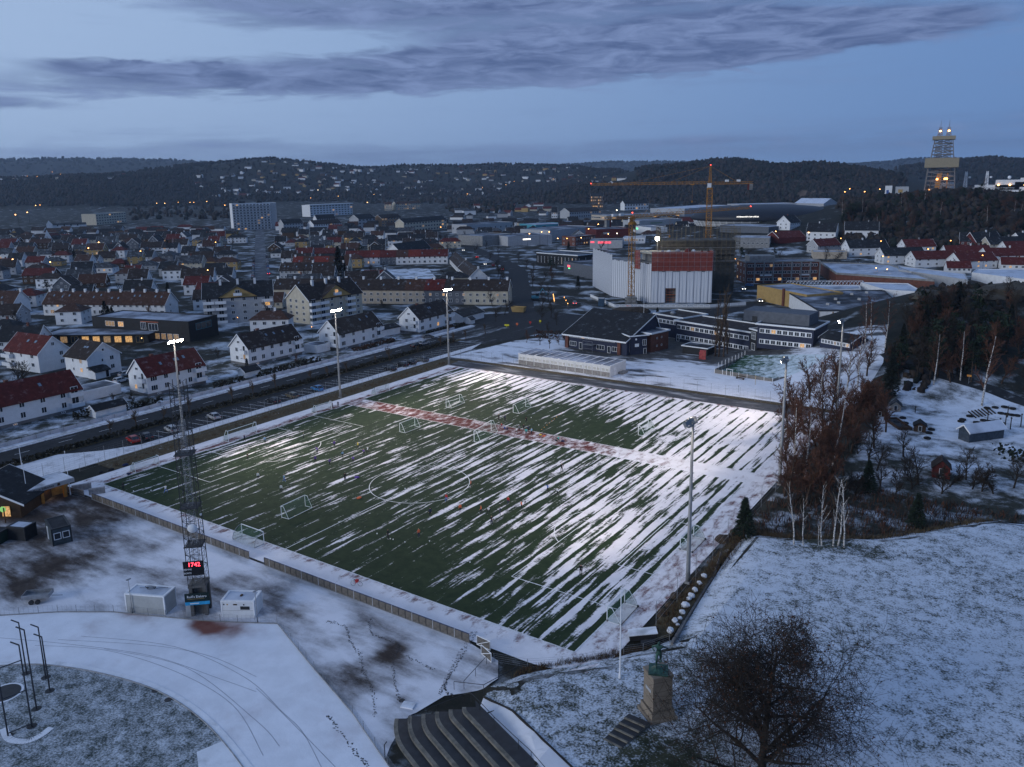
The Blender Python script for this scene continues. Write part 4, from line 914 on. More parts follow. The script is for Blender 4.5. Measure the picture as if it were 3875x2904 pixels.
def tarp_face(a, c, z0, z1, wd=1.55, skip=(), seam=2):
 L = (c-a).length; n = max(1, int(round(L/wd))); d = (c-a).normalized(); an = math.atan2(d.y, d.x); wd = L/n; k = 9
 b = MB();
 for i in range(k+1):
  x = wd*i/k; yy = -.10*math.sin(math.pi*i/k)-.03*math.sin(i*2.1)
  b.v += [(x, yy, 0), (x, yy*.7, 1)]
 b.f = [(2*i, 2*i+2, 2*i+3, 2*i+1) for i in range(k)]; b.mi = [0]*k
 me_ = b.mesh('tarpaulin', tarp, True); sm = MB(); sm.box(-.07, -.07, 0, .07, .0, 1); sme = sm.mesh('seam', band)
 for i in range(n):
  if any(s0 <= (i+.5)/n <= s1 for s0, s1 in skip): zz0 = 6.6
  else: zz0 = z0
  zt = z1+(.25*math.sin(i*1.7))
  obj('tarpaulin', me_, site, (a.x+d.x*wd*i, a.y+d.y*wd*i, zz0), an, scale=(1, 1, zt-zz0))
  if i % seam == 0: obj('seam', sme, site, (a.x+d.x*wd*i, a.y+d.y*wd*i, zz0), an, scale=(1, 1, zt-zz0-.05))
tarp_face(Cn, Rn, .2, 14.0, skip=((.25, .44),)); tarp_face(Bl+(Cn-Bl)*.0, Cn, .2, 17.2, seam=1, wd=1.3); tarp_face(Ll, Bl, .2, 19.5, seam=1); tarp_face(Rn, Rb, .2, 14, seam=3)
b = MB(); d = (Cn-Bl).normalized(); m, n, p_ = mat_new('red_safety_net'); p_.inputs['Roughness'].default_value = .9
tc = n.n('ShaderNodeTexCoord').outputs['Object']; n.t.links.new(n.mix(n.smooth(n.noise(tc, .6, 5), .3, .7), (.17, .028, .02), (.30, .055, .035)), p_.inputs['Base Color'])
tr = n.n('ShaderNodeBsdfTransparent'); mx = n.n('ShaderNodeMixShader'); mx.inputs[0].default_value = .80
out = [q_ for q_ in n.t.nodes if q_.type == 'OUTPUT_MATERIAL'][0]; n.t.links.new(tr.outputs[0], mx.inputs[1]); n.t.links.new(p_.outputs[0], mx.inputs[2]); n.t.links.new(mx.outputs[0], out.inputs[0]); netm = m
for a, c, z0, z1 in ((Cn, Rn, 14.2, 22.6), (Rn, Rn+nb*12, 14.2, 22.4), (Cn+Vector((-9.4, 3.8)), Cn+Vector((-6.4, 2.6)), 14.5, 22.8)):
 n = max(1, int((c-a).length/2.6)); d = (c-a)/n; an = math.atan2(d.y, d.x)
 for i in range(n):
  for q_ in range(2 if z1-z0 > 5 else 1):
   b = MB(); hz = (z1-z0)/2; b.add([(0, -.3, 0), (d.length, -.3, 0), (d.length, -.36, hz), (0, -.36, hz)], [(0, 1, 2, 3)]); b.build('safety_net', netm, site, (a.x+d.x*i, a.y+d.y*i, z0+q_*hz), an)
 b = MB()
 for i in range(n+1): b.tube((d.length*i, -.15, 0), (d.length*i, -.15, z1-z0+1.0), .06, .06, 4); b.tube((d.length*i, -1.0, 0), (d.length*i, -1.0, z1-z0+.6), .05, .05, 4)
 for zz in np.arange(0, z1-z0+.1, 2.0): b.tube((0, -.15, zz), (d.length*n, -.15, zz), .05, .05, 4); b.tube((0, -.9, zz), (d.length*n, -.9, zz), .05, .05, 4)
 b.build('scaffold_bay', galv, site, (a.x, a.y, z0), an)
b = MB(); d = (Rn-Cn).normalized(); L = (Rn-Cn).length
for x in np.linspace(.26*L, .43*L, 4): b.tube((x, .5, 0), (x, .5, 6.6), .06, .06, 4)
for z in (1.2, 2.4, 3.6, 4.8, 6.2): b.tube((.25*L, .4, z), (.44*L, .4, z), .07, .07, 4)
b.box(.25*L, .3, 3.6, .44*L, .9, 3.75); b.build('entrance_scaffold', flatmat('scaffold_orange', (.35, .10, .03), .6), site, (Cn.x, Cn.y, 0), math.atan2(d.y, d.x))
for i, (fx_, fy_, sc) in enumerate(((.3, 5, 1.3), (.45, 6, 1.6), (.62, 7, 1.8), (.72, 8, 1.2), (.2, 7, 1.0), (.85, 6, .8))):
 b = MB(); b.lathe([(.7*sc, 0), (.8*sc, .4*sc), (.4*sc, .9*sc)], 7); p = Cn+(Rn-Cn)*fx_+nb*fy_
 tag(b.build('material_pile', [white_p, galv, redw][i % 3], None, (p.x, p.y, 21.65)), ['white bagged material pile on the left of the roof deck', 'grey material pile left of centre on the roof deck', 'dark red material pile right of centre on the roof deck', 'white bagged material pile right on the roof deck', 'grey low pile at the deck\'s left rear', 'small red pile by the deck\'s right end'][i], 'building material', 'materials on the unfinished roof deck')
# scaffold tower behind
sc_ = thing('scaffold_tower', 'tall grey brown scaffold tower behind the red netting', 'scaffolding', (-14, 252, 0), math.atan2(back.y, back.x)); sc_c = flatmat('scaffold_steel', (.10, .085, .06), .6, .3, 1, metal=.3)
W_, D_, HT = 38, 18, 30.5
b = MB()
for z in np.arange(2, HT, 2.0):
 for y in (0, 1.2, D_-1.2, D_): b.tube((0, y, z), (W_, y, z), .05, .05, 3)
 for x in (0, 1.2, W_-1.2, W_): b.tube((x, 0, z), (x, D_, z), .05, .05, 3)
for x in np.linspace(0, W_, 19):
 for y in (0, 1.2, D_-1.2, D_): b.tube((x, y, 0), (x, y, HT+rng.uniform(-1.5, 1.2)), .06, .06, 3)
for y in np.linspace(0, D_, 9):
 for x in (0, 1.2, W_-1.2, W_): b.tube((x, y, 0), (x, y, HT+rng.uniform(-1.5, 1.2)), .06, .06, 3)
for i in range(30):
 x = rng.choice(np.linspace(0, W_-4, 17)); z = rng.choice(np.arange(0, HT-4, 2.0)); b.tube((x, 0, z), (x+4, 0, z+4), .04, .04, 3)
b.build('pole_frame', sc_c, sc_)
for i, z in enumerate(np.arange(14, HT, 2.0)):
 b = MB(); b.box(rng.uniform(0, 8), .1, z, W_-rng.uniform(0, 10), 1.1, z+.08); b.box(.1, 1.2, z, 1.1, D_, z+.08); b.build('deck', brown_w, sc_)
b = MB(); b.box(2, 2, 0, W_-2, D_-2, HT-6); b.build('core_wall', flatmat('raw_concrete_dark', (.09, .085, .075), .9, .3, .3), sc_)
for z in np.arange(14.5, HT-7, 3.2):
 b = MB(); b.box(1.4, 1.4, z, W_-1.4, D_-1.4, z+.35); b.build('floor_edge', slabm, sc_)
# hoarding with banners
hd = thing('site_hoarding', 'white banner hoarding around the building site', 'hoarding')
hp = [P0('R3', 380, 1380), P0('R3', 660, 1520), P0('R3', 670, 1430), P0('R3', 880, 1522), P0('R3', 1700, 1522), P0('R3', 2010, 1500)]
hl = [(hp[2], hp[3], 4), (hp[3], hp[4], 17), (hp[4], hp[5], 5)]
bann = flatmat('banner_white', (.60, .61, .63), .7, .05); names = ['', 'BETO', 'BUTJ', '', '', '', 'B', '', '', '', '', '', '', 'BUTJ', '', '', '']
k_ = 0
for a, c, n in hl:
 d = (c-a)/n; an = math.atan2(d.y, d.x)
 for i in range(n):
  o = MB(); o.box(.04, -.05, .55, d.length-.04, .0, 1.75); o = o.build('banner', bann, hd, a+d*i, an)
  cc = [greyw, flatmat('logo_red', (.55, .07, .03), .6) if 'logo_red' not in MATS else MATS['logo_red'], flatmat('logo_blue', (.02, .09, .22), .6) if 'logo_blue' not in MATS else MATS['logo_blue']]
  if n == 17:
   if i in (2, 3, 13): letters(['BETA', 'BUTO', 'BUTO'][(2, 3, 13).index(i)], .8, cc[1 if i == 2 else 2], o, (d.length/2, -.07, 1.15))
   else:
    q_ = MB(); q_.box(.45, -.065, 1.05, d.length-.5, -.052, 1.25); q_.lathe([(.16, 0), (.16, .01)], 8, (.3, -.06, 1.15)); q_.build('logo', cc[0 if i % 4 else 2], o)
  o2 = MB(); o2.box(0, -.25, 0, d.length, .25, .5); o2.build('concrete_block', conc, hd, a+d*i, an)
# tower cranes
cr_y = flatmat('crane_yellow', (.36, .16, .025), .55, .25, .6)
def crane(label, base, hmast, ang, jib, cjib, jr, peak, mw=1.9, luff=0.0, flat_top=False, group='yellow tower cranes'):
 c = thing('tower_crane', label, 'crane', base, ang, group)
 b = MB(); truss(b, (0, 0, 0), (0, 0, hmast), mw, mw, int(hmast/2.0), .13, .08); b.build('mast', cr_y, c)
 b = MB(); b.box(-1.3, -1.3, hmast, 1.3, 1.3, hmast+.7); b.lathe([(1.5, .7), (1.5, 1.1)], 10, (0, 0, hmast)); b.build('slewing_ring', cr_y, c)
 zj = hmast+3.4
 b = MB(); truss(b, (0, 0, hmast+.9), (0, 0, zj+(.4 if flat_top else peak)), 1.6, 1.3 if flat_top else .5, 7, .11, .07); b.build('tower_head', cr_y, c)
 b = MB(); truss(b, (-.8, 0, zj), (-jib, 0, zj+luff), 1.5, 1.1, int(jib/1.9), .09, .06, sides=3)
 if flat_top:
  for x in np.arange(6, jib, 6.5): b.tube((-x, 0, zj+.5), (-x-2.4, 0, zj+2.6), .07, .07, 3); b.tube((-x-4.8, 0, zj+.5), (-x-2.4, 0, zj+2.6), .07, .07, 3)
 b.build('jib', cr_y, c)
 b = MB(); truss(b, (.8, 0, zj-.2), (cjib, 0, zj-.2), 1.2, 1.2, int(cjib/2), .1, .06); b.box(.8, -.75, zj-.75, cjib, .75, zj-.6); b.build('counter_jib', cr_y, c)
 if not flat_top:
  b = MB(); pk = (0, 0, zj+peak)
  for x in (.33, .66): b.tube(pk, (-jib*x, 0, zj+.7+luff*x), .06, .06, 4)
  for y in (-.5, .5): b.tube(pk, (cjib*.62, y, zj+.4), .06, .06, 4)
  b.build('tie_bar', cr_y, c)
 b = MB(); b.box(-.0, -2.3, hmast+1.0, 2.0, -.95, hmast+3.2); o = b.build('cab', white_p, c, (-1.6, 0, 0)); q_ = MB(); q_.box(-.05, -2.2, hmast+1.6, .0, -1.05, hmast+3.0); q_.build('cab_window', glass, o)
 for i in range(3):
  b = MB(); b.box(cjib-1.0-i*.85, -.7, zj-3.9, cjib-.25-i*.85, .7, zj-.8); b.build('counterweight', [slabm, slabm, redw][i], c)
 for x in (cjib*.35, cjib*.62): b = MB(); b.box(x, -.6, zj+.35, x+1.8, .6, zj+1.5); b.build('winch_house', white_p, c)
 b = MB(); b.box(-jr-.9, -.6, zj-1.0, -jr+.9, .6, zj-.6); b.tube((-jr, 0, zj-1), (-jr, 0, zj-9), .04, .04, 4); b.box(-jr-.3, -.3, zj-10, -jr+.3, .3, zj-9); b.build('trolley_hook', cr_y, c)
 b = MB(); b.lathe([(.25, 0), (.25, .4)], 8, (-jib, 0, zj+luff+.4)); b.lathe([(.25, 0), (.25, .4)], 8, (0, 0, zj+(1.5 if flat_top else peak+.3))); b.build('warning_light', MATS.get('red_lamp') or glow('red_lamp', (1, .06, .03), 6), c)
 return c
p = P0('R3', 1020, 1478)
e_ = Pd('R3', 1960, 640, 400); jl = 74
c1_ = crane('nearer tower crane with concrete base blocks in front of the white tarpaulin', (p.x, p.y, 3.4), 31.0, math.atan2(p.y-e_.y, p.x-e_.x), jl, 15, 22, 5, 1.9, luff=1.5, flat_top=True)
base_b = thing('crane_ballast', 'stack of concrete ballast blocks under the nearer crane', 'ballast', (p.x, p.y, 0), .5)
for i in range(4):
 for j in range(2):
  b = MB(); o_ = -1.9 if j else .1; (b.box(-2.6, o_, i*.86, 2.6, o_+1.8, i*.86+.8) if i % 2 == 0 else b.box(o_, -2.6, i*.86, o_+1.8, 2.6, i*.86+.8)); b.build('block', conc, base_b)
b = MB(); b.box(-.9, -.02, 0, .9, .02, 1.3); o = b.build('number_sign', flatmat('sign_white', (.6, .6, .6), .6), c1_, (0, -1.05, 17.2-3.4)); o.parent = c1_
letters('1 2', 1.0, darkmetal, o, (0, -.05, .65))
view = math.atan2(CAM.y-p.y, CAM.x-p.x)
o.rotation_euler.z = view+math.pi/2-c1_.rotation_euler.z; o.location = (math.cos(view-c1_.rotation_euler.z)*1.05, math.sin(view-c1_.rotation_euler.z)*1.05, 13.6)
p2 = Pd('R3', 1692, 700, 440)
crane('tall tower crane with red lights and a flag rising behind the scaffold', (p2.x, p2.y, 0), 47.5, math.atan2(p2.y-CAM.y, p2.x-CAM.x)-rad(82), 62, 22, 9, 8.6, 2.6)
# ------------------------------------------------------------------ commercial quarter
neon_w = glow('sign_white_glow', (1, .97, .92), 2.2); neon_r = glow('sign_red_glow', (1.0, .07, .12), 1.3); neon_g = glow('sign_green_glow', (.1, 1, .3), 2)
lampw = glow('lamp_warm', (1.0, .50, .16), 9); lampo = glow('lamp_orange', (1.0, .42, .10), 7); lampc = glow('lamp_pale', (1.0, .86, .62), 10)
OCC = []                                      # footprints already taken
def occ(p0, p1, D, pad=4):
 a = Vector((p0[0], p0[1])); c = Vector((p1[0], p1[1])); d = (c-a).normalized(); n_ = Vector((-d.y, d.x)); OCC.append([tuple(a-d*pad-n_*pad), tuple(c+d*pad-n_*pad), tuple(c+d*pad+n_*(D+pad)), tuple(a-d*pad+n_*(D+pad))])
def inpoly(x, y, poly):
 c = False; n = len(poly)
 for i in range(n):
  x1, y1 = poly[i]; x2, y2 = poly[(i+1) % n]
  if (y1 > y) != (y2 > y) and x < (x2-x1)*(y-y1)/(y2-y1)+x1: c = not c
 return c
def shop(label, z, xl, yl, xr, yr, D, he, wall, snow=.45, roofm=None, wins=0, wz=None, par=.4, pm=None, name='commercial_building', ww=1.6, wh=1.3, floors=1, lit_p=.1, gab=None, side=True):
 a = P0(z, xl, yl); c = P0(z, xr, yr); t = B(name, label, 'building', (a.x, a.y), (c.x, c.y), D, he, wall)
 if gab: t.gable(gab[0], gab[1], 'x', .4)
 else: t.flat(roofm or flatroof, par, pm, 0.0, snow)
 for f_ in range(floors):
  zc = (wz or he/floors*.58)+f_*he/floors
  if wins: t.row('F', wins, zc, ww, wh, 2, lit_p=lit_p)
  if wins and side: t.row('L', max(2, int(D/5)), zc, ww, wh, 2, lit_p=lit_p); t.row('R', max(2, int(D/5)), zc, ww, wh, 2, lit_p=lit_p)
 occ((a.x, a.y), (c.x, c.y), D); return t
def sign(t, face, c, z, w_, h_, mat, txt=None, tm=None, name='sign'):
 o = MB(); o.box(-w_/2, -.12, -h_/2, w_/2, -.02, h_/2); loc, rz = {'F': ((c, 0, z), 0), 'L': ((0, c, z), -math.pi/2), 'R': ((t.L, c, z), math.pi/2)}[face]
 o = o.build(name, mat, t.r, loc, rz)
 if txt: letters(txt, h_*.8, tm or neon_w, o, (0, -.15, 0))
 return o
t = shop('brown brick office block with pale concrete ribs and paired windows', 'R4', -198, 1418, 440, 1408, 16, 10.6, brick, .35, snowroof, 16, 1.9, .6, conc, floors=3, ww=1.9, wh=1.5, lit_p=.16)
for i in range(9): t.box('rib', t.L*i/8-.35 if i else 0, -.4, -.2, t.L*i/8+.3, -.01, 11.1, conc)
t.box('roof_room', 3, 3, 10.6, 16, 12, 13.6, conc, t.roof); sign(t, 'F', t.L*.28, 4.0, 6, .9, white_p); sign(t, 'F', t.L*.80, 4.0, 5, .7, white_p)
t = shop('ochre clad low building with window bands behind the school', 'R4', -95, 1560, 330, 1655, 18, 6.2, ochre, .5, flatroof, 0, side=False); OCC.pop()
for z_ in (1.7, 4.4):
 for i in range(5): t.win('L', 3+i*3.1, z_, 2.9, 1.2, 3)
t.box('brick_stack', t.L*.55, -.6, -.2, t.L*.55+1.2, -.02, 7.4, brick)
pt = [P0('R8', 440, 62, 5.7), P0('R8', 1195, 62, 5.7), P0('R4', 1000, 1478, 5.7), P0('R4', 165, 1492, 5.7)]
def boxpoly(label, pts, he, wall, snow=.4, roofm=None, par=.35, name='commercial_building', pm=None):
 q = [(p.x, p.y) for p in pts]; t = thing(name, label, 'building', (q[0][0], q[0][1], 0)); q = [(x-q[0][0], y-q[0][1]) for x, y in q]
 b = MB(); b.prism(q, -.4, he-.05); b.build('wall', wall, t); b = MB(); b.prism(q, he-.04, he); r_ = b.build('roof', roofm or flatroof, t); set_snow(r_.data, snow)
 b = MB(); n = len(q)
 for i in range(n):
  a = Vector((*q[i], 0)); c = Vector((*q[(i+1) % n], 0)); d = (c-a).normalized(); nn = Vector((d.y, -d.x, 0));
  vs_ = [a+nn*.06, c+nn*.06, c-nn*.3, a-nn*.3]; b.add([v+Vector((0, 0, he-.2)) for v in vs_]+[v+Vector((0, 0, he+par)) for v in vs_], [(0, 1, 5, 4), (1, 2, 6, 5), (2, 3, 7, 6), (3, 0, 4, 7), (4, 5, 6, 7)])
 b.build('parapet', pm or wall, r_); OCC.append([(p.x, p.y) for p in pts]); return t, r_
t, r_ = boxpoly('big white walled store with large dark flat roof beyond the school', pt, 5.7, white_p, .30, par=.25, pm=darkmetal)
d = Vector((pt[1].x-pt[0].x, pt[1].y-pt[0].y)); an = math.atan2(d.y, d.x)
for i in range(7):
 b = MB(); b.box(-.25, -.12, -.2, .25, -.01, 5.4); b.build('pilaster', flatmat('tan_pilaster', (.25, .17, .10), .8) if 'tan_pilaster' not in MATS else MATS['tan_pilaster'], t, (d.x*i/6.01, d.y*i/6.01, 0), an)
for i in range(6):
 b = MB(); b.box(-.6, -.6, 0, .6, .6, .8); p = (pt[0].lerp(pt[2], .2+.12*i)); p2_ = p-pt[0]; b.build('roof_unit', galv, r_, (p2_.x+rng.uniform(-6, 6), p2_.y+rng.uniform(-4, 6), 5.7))
t, r_ = boxpoly('white workshop with snowy roof and dark name board right of the big store', [P0('R4', 1010, 1478, 6), P0('R4', 1345, 1500, 6), P0('R4', 1210, 1425, 6), P0('R4', 800, 1415, 6)], 6, white_p, .7, snowroof)
a = P0('R4', 1165, 1500, 5); c = P0('R4', 1330, 1500, 5); d = c-a; b = MB(); b.box(0, -.1, -1.4, d.length, 0, 1.2); o = b.build('name_board', darkmetal, t, (a.x-t.location.x, a.y-t.location.y-.3, 4.3), math.atan2(d.y, d.x)); letters('LUND BILVERKSTED', d.length*.115, trim, o, (d.length/2, -.14, -.7))
t, r_ = boxpoly('long low hall with blue grey roof and brick front behind the glazed roof', [P0('R4', 590, 1338, 6), P0('R4', 1440, 1400, 6), P0('R4', 1050, 1262, 6), P0('R4', 450, 1242, 6)], 6, brick, .62, snowroof, .7, pm=conc)
boxpoly('pale walled flat hall right of the blue grey roofed hall', [P0('R4', 1130, 1305, 6.5), P0('R4', 1725, 1395, 6.5), P0('R4', 1700, 1338, 6.5), P0('R4', 1125, 1272, 6.5)], 6.5, lgrey, .7, snowroof)
boxpoly('flat frosted roof hall at the right photo edge behind the rocky knoll', [P0('R4', 1760, 1330, 6), P0('R4', 2300, 1400, 6), P0('R4', 2300, 1300, 6), P0('R4', 1800, 1300, 6)], 6, white_p, .8, snowroof)
t, r_ = boxpoly('glass ridged arcade with white steel ribs', [P0('R4', 90, 1490, 5), P0('R4', 800, 1470, 5), P0('R4', 790, 1440, 5), P0('R4', 130, 1440, 5)], 5, white_p, .6, snowroof)
a, c = P0('R4', 140, 1440, 5)-t.location, P0('R4', 790, 1440, 5)-t.location; b = MB()
for i in range(22):
 p = a.lerp(c, i/21); b.tube((p.x, p.y, 5), (p.x+1, p.y+2.2, 7.0), .1, .1, 4); b.tube((p.x+1, p.y+2.2, 7.0), (p.x+2, p.y+4.4, 5), .1, .1, 4)
b.tube((a.x+1, a.y+2.2, 7.0), (c.x+1, c.y+2.2, 7.0), .12, .12, 4); b.build('glazing_rib', trim, r_)
# beyond the site
t = shop('dark roofed hall with white columns left of the building site', 'R3', 205, 1135, 560, 1165, 22, 7, blackw, .3, flatroof, 12, 3.2, ww=.5, wh=4.2, pm=trim)
t = shop('dark brown box store with red neon sign beside the tarpaulin', 'R3', 440, 1215, 720, 1275, 26, 6.5, greyw, .25, flatroof, 0); sign(t, 'F', 6.5, 4.6, 3.2, 1.3, neon_r, 'COOP', trim); sign(t, 'F', 7, 3.4, 2.0, .5, neon_g)
t = shop('grey store with white lit sign at the far end of the high street', 'R3', -40, 985, 340, 965, 34, 7.5, lgrey, .42, flatroof, 0); sign(t, 'F', t.L*.42, 5, 7, 1.0, neon_w)
t = shop('long grey warehouse with flat frosted roof behind the lit store', 'R3', 320, 935, 720, 895, 36, 8.5, lgrey, .45, flatroof, 0)
t = shop('dark red hall with pale sign board behind the nearer crane', 'R3', 720, 935, 1010, 925, 30, 7.5, redw, .4, flatroof, 0); sign(t, 'F', t.L*.3, 4.2, 6, 1.6, lgrey)
t = shop('red brick two storey office with white windows', 'R3', 540, 985, 715, 965, 14, 7, brick, .4, flatroof, 8, 1.6, floors=2)
t = shop('grey store with glowing red fascia sign', 'R3', 665, 1010, 945, 1010, 22, 6, lgrey, .35, flatroof, 0); sign(t, 'F', t.L*.45, 4.7, t.L*.4, 1.5, neon_r); sign(t, 'F', 2, 5, 3, 1.2, neon_r)
t = shop('white hall with rounded gables left of the scaffold', 'R3', 950, 985, 1140, 985, 18, 4.6, white_p, .5, snowroof, 7, 3.0, ww=1.6, wh=1.2, lit_p=.6)
t = shop('turquoise clad shop by the far road', 'R3', 60, 850, 200, 862, 40, 7, teal, .55, snowroof, 4, 3.5);
t = shop('dark navy shop with two white name boards', 'R3', 480, 825, 815, 812, 24, 6, blackw, .5, flatroof, 0); sign(t, 'F', t.L*.72, 3.6, 6, 1.8, lgrey); sign(t, 'F', t.L*.88, 3.6, 6, 1.8, lgrey)
t = shop('white and green trade hall left of the arena', 'R3', 1090, 862, 1450, 840, 26, 8, lgrey, .5, snowroof, 0); sign(t, 'F', t.L*.4, 5.5, 16, 1.6, flatmat('sage_board', (.18, .24, .19), .7))
t = shop('long beige warehouse with window band far behind the cranes', 'R3', 810, 790, 1440, 765, 40, 9, beige, .45, snowroof, 16, 6.5, ww=5, wh=1.5)
t = shop('small shop with white fascia and green sign right of the far crane mast', 'R3', 1060, 905, 1190, 925, 16, 6, white_p, .4, flatroof, 0); sign(t, 'F', 3, 4, 4, 1.2, neon_g)
t = shop('pale grey hall with broad white roof behind the arena', 'R3', 1480, 760, 1880, 720, 50, 14, lgrey, .75, snowroof, 0)
t = shop('long yellow port warehouse row with lit windows behind the arena', 'R4', -500, 880, 520, 862, 26, 9, ochre, .45, snowroof, 30, 5.5, ww=3.4, wh=2.2, lit_p=.22)
t = shop('grey flat hall with strip windows above the yellow warehouse row', 'R4', -250, 812, 245, 800, 40, 12, lgrey, .7, snowroof, 20, 8, ww=2.6, wh=2.4)
t = shop('white shed with snowy pitched roof in the port', 'R4', 230, 790, 480, 795, 40, 10, lgrey, .8, snowroof, 0, gab=(17, snowroof)); set_snow(t.roof.data, .9)
t = shop('low dark red shed beside the port car park', 'R4', 500, 812, 620, 812, 30, 9, redw, .6, snowroof, 0)
t = shop('grey flat roofed office behind the brown brick block', 'R3', 1890, 1045, 2209, 1050, 26, 7, conc, .55, snowroof, 8, 3.5)
t = shop('low dark hall with long frosted roof right of the scaffold', 'R3', 1780, 960, 2200, 985, 30, 5, greyw, .55, snowroof, 0)
t = shop('red gabled shed roof behind the brown office block', 'R4', 90, 1150, 320, 1140, 16, 4, redw, .3, None, 0, gab=(8, r_red))
t = shop('low ochre store left of the pale houses', 'R4', 390, 1225, 680, 1228, 14, 4, beige, .5, snowroof, 0)
t = shop('grey hall with window row along the far avenue', 'R2', 1815, 880, 2209, 850, 24, 9, lgrey, .4, flatroof, 9, 5, ww=2, wh=2.4)
t = shop('grey supermarket with lit green and white sign by the avenue', 'R2', 1950, 985, 2209, 960, 30, 8, conc, .45, flatroof, 0); sign(t, 'F', t.L*.62, 4.6, 6, 1.6, neon_w); sign(t, 'F', t.L*.62, 2.6, 4, .7, neon_g)
# arena
ar = thing('arena', 'dark domed oval arena with white lettering and slanted white columns', 'stadium', Pd('R3', 2180, 800, 770), rad(28)); ax_, ay_ = 66, 44; n = 56; b = MB()
prof = [(1.0, 5.5), (1.02, 7.0), (.97, 10.5), (.86, 13.6), (.66, 16.2), (.36, 17.8), (.0, 18.2)]
for k, z in prof: b.v += [(ax_*k*math.cos(2*math.pi*i/n), ay_*k*math.sin(2*math.pi*i/n), z) for i in range(n)]
b.f = [(j*n+i, j*n+(i+1) % n, (j+1)*n+(i+1) % n, (j+1)*n+i) for j in range(len(prof)-1) for i in range(n)]; b.mi = [0]*len(b.f); b.build('roof', flatmat('arena_roof', (.012, .014, .022), .5, .2, .1), ar, smooth=True)
b = MB(); b.lathe([(1, 0), (1, 6)], n); b.v = [(x*(ax_-5), y*(ay_-5), z) for x, y, z in b.v]; b.build('wall', lgrey, ar)
for i in range(n):
 q = 2*math.pi*i/n
 if math.sin(q) < .35:
  b = MB(); b.tube(((ax_-4.5)*math.cos(q), (ay_-4.5)*math.sin(q), 0), (ax_*.99*math.cos(q), ay_*.99*math.sin(q), 6.2), .35, .35, 4); b.build('column', trim, ar)
b = MB()
for zz, k in ((2.2, -3.2), (4.2, -1.6), (6.0, 0)):
 for i in range(n): q, q2 = 2*math.pi*i/n, 2*math.pi*(i+1)/n; b.tube(((ax_+k)*math.cos(q), (ay_+k)*math.sin(q), zz), ((ax_+k)*math.cos(q2), (ay_+k)*math.sin(q2), zz), .16, .16, 4)
b.build('ring_rail', trim, ar)
letters('SPAREBANKEN SØR ARENA', 1.5, neon_w, ar, (-24, -ay_*.98, 9.4))
# port: derrick rig, silos, white ship superstructure
steel = flatmat('rig_steel', (.16, .15, .15), .6, .2, .2); shr = coursed('rig_cladding', (.26, .22, .15), 1.2, 3, .7, .1)
rp = Pd('R4', 1480, 600, 1120); rg = thing('drilling_derrick', 'tall drilling derrick with two clad bands and twin masts on the skyline', 'derrick', (rp.x, rp.y, 24), rad(6)); sc = 1120/3028*.4391
def hz(y): return 54.4-(450+y*K-654)/F_PX*1120-24      # height of a level on the derrick, from the level's row
z0, z1, z2, z3, z4, z5 = 0, hz(430), hz(362), hz(230), hz(205), hz(90)
b = MB(); truss(b, (0, 0, z0), (0, 0, z1), 205*sc, 175*sc, 7, .7, .45); truss(b, (0, 0, z2), (0, 0, z3), 150*sc, 118*sc, 5, .6, .4)
for x in (-30, 30): truss(b, (x*sc, 0, z0), (x*sc, 0, z1), 70*sc, 60*sc, 7, .4, .3); truss(b, (x*sc, 0, z2), (x*sc, 0, z3), 45*sc, 40*sc, 6, .35, .25)
b.build('lattice', steel, rg)
for a_, c_, w_ in ((z1, z2, 222), (z3, z4, 150)): b = MB(); b.box(-w_*sc/2, -w_*sc/2, a_, w_*sc/2, w_*sc/2, c_); b.build('wind_wall', shr, rg)
for x in (-28, 28):
 b = MB(); truss(b, (x*sc, 0, z4), (x*sc*.98, 0, hz(140)), 34*sc, 14*sc, 4, .4, .3); b.tube((x*sc, 0, hz(140)), (x*sc, 0, hz(92)), .4, .2, 4); b.build('crown_mast', steel, rg)
 b = MB(); b.lathe([(1.0, 0), (1.0, 1.6)], 6, (x*sc, -3, hz(172))); b.build('lamp', lampw, rg)
for x0_, x1_ in ((-40, -8), (42, 50)): b = MB(); b.box(x0_*sc, -90*sc, z0, x1_*sc, -84*sc, hz(470)); b.v = [(x+(z-z0)*(.10 if x0_ < 0 else 0), y, z) for x, y, z in b.v]; b.build('conveyor_leg', cr_y, rg)
for x, z in ((-20, hz(520)), (30, hz(517)), (42, hz(517)), (15, hz(605)), (60, hz(605)), (-70, hz(598))): b = MB(); b.lathe([(1.0, 0), (1.2, 1.0), (.8, 2.0)], 6, (x*sc, -112*sc, z)); b.build('lamp', lampo, rg)
b = MB(); b.box(-70*sc, -60*sc, -8, 60*sc, 60*sc, 2); b.build('deck', white_p, rg)
rp = Pd('R4', 2050, 560, 1150); sh = thing('rig_superstructure', 'white offshore vessel superstructure with masts beyond the wooded hill', 'ship', (rp.x, rp.y, 22), 0.0)
def hs(y): return 54.4-(450+y*K-654)/F_PX*1150-22
sc = 1150/3028*K
for x0_, x1_, y0_, y1_ in ((-190, 60, 600, 560), (-60, 90, 560, 525), (60, 250, 600, 540), (90, 160, 540, 512), (-450, -330, 575, 540)): b = MB(); b.box(x0_*sc, -8, hs(y0_)-6, x1_*sc, 10, hs(y1_)); b.build('deck_house', white_p, sh)
for x in (-255, -120): b = MB(); truss(b, (x*sc, 0, hs(575)), (x*sc, 0, hs(462)), 22*sc, 10*sc, 6, .5, .35); b.lathe([(1.6, 0), (1.6, 2.5)], 8, (x*sc, 0, hs(490))); b.lathe([(1.4, 0), (1.4, 2)], 8, (x*sc+4, 0, hs(510))); b.build('mast', trim, sh)
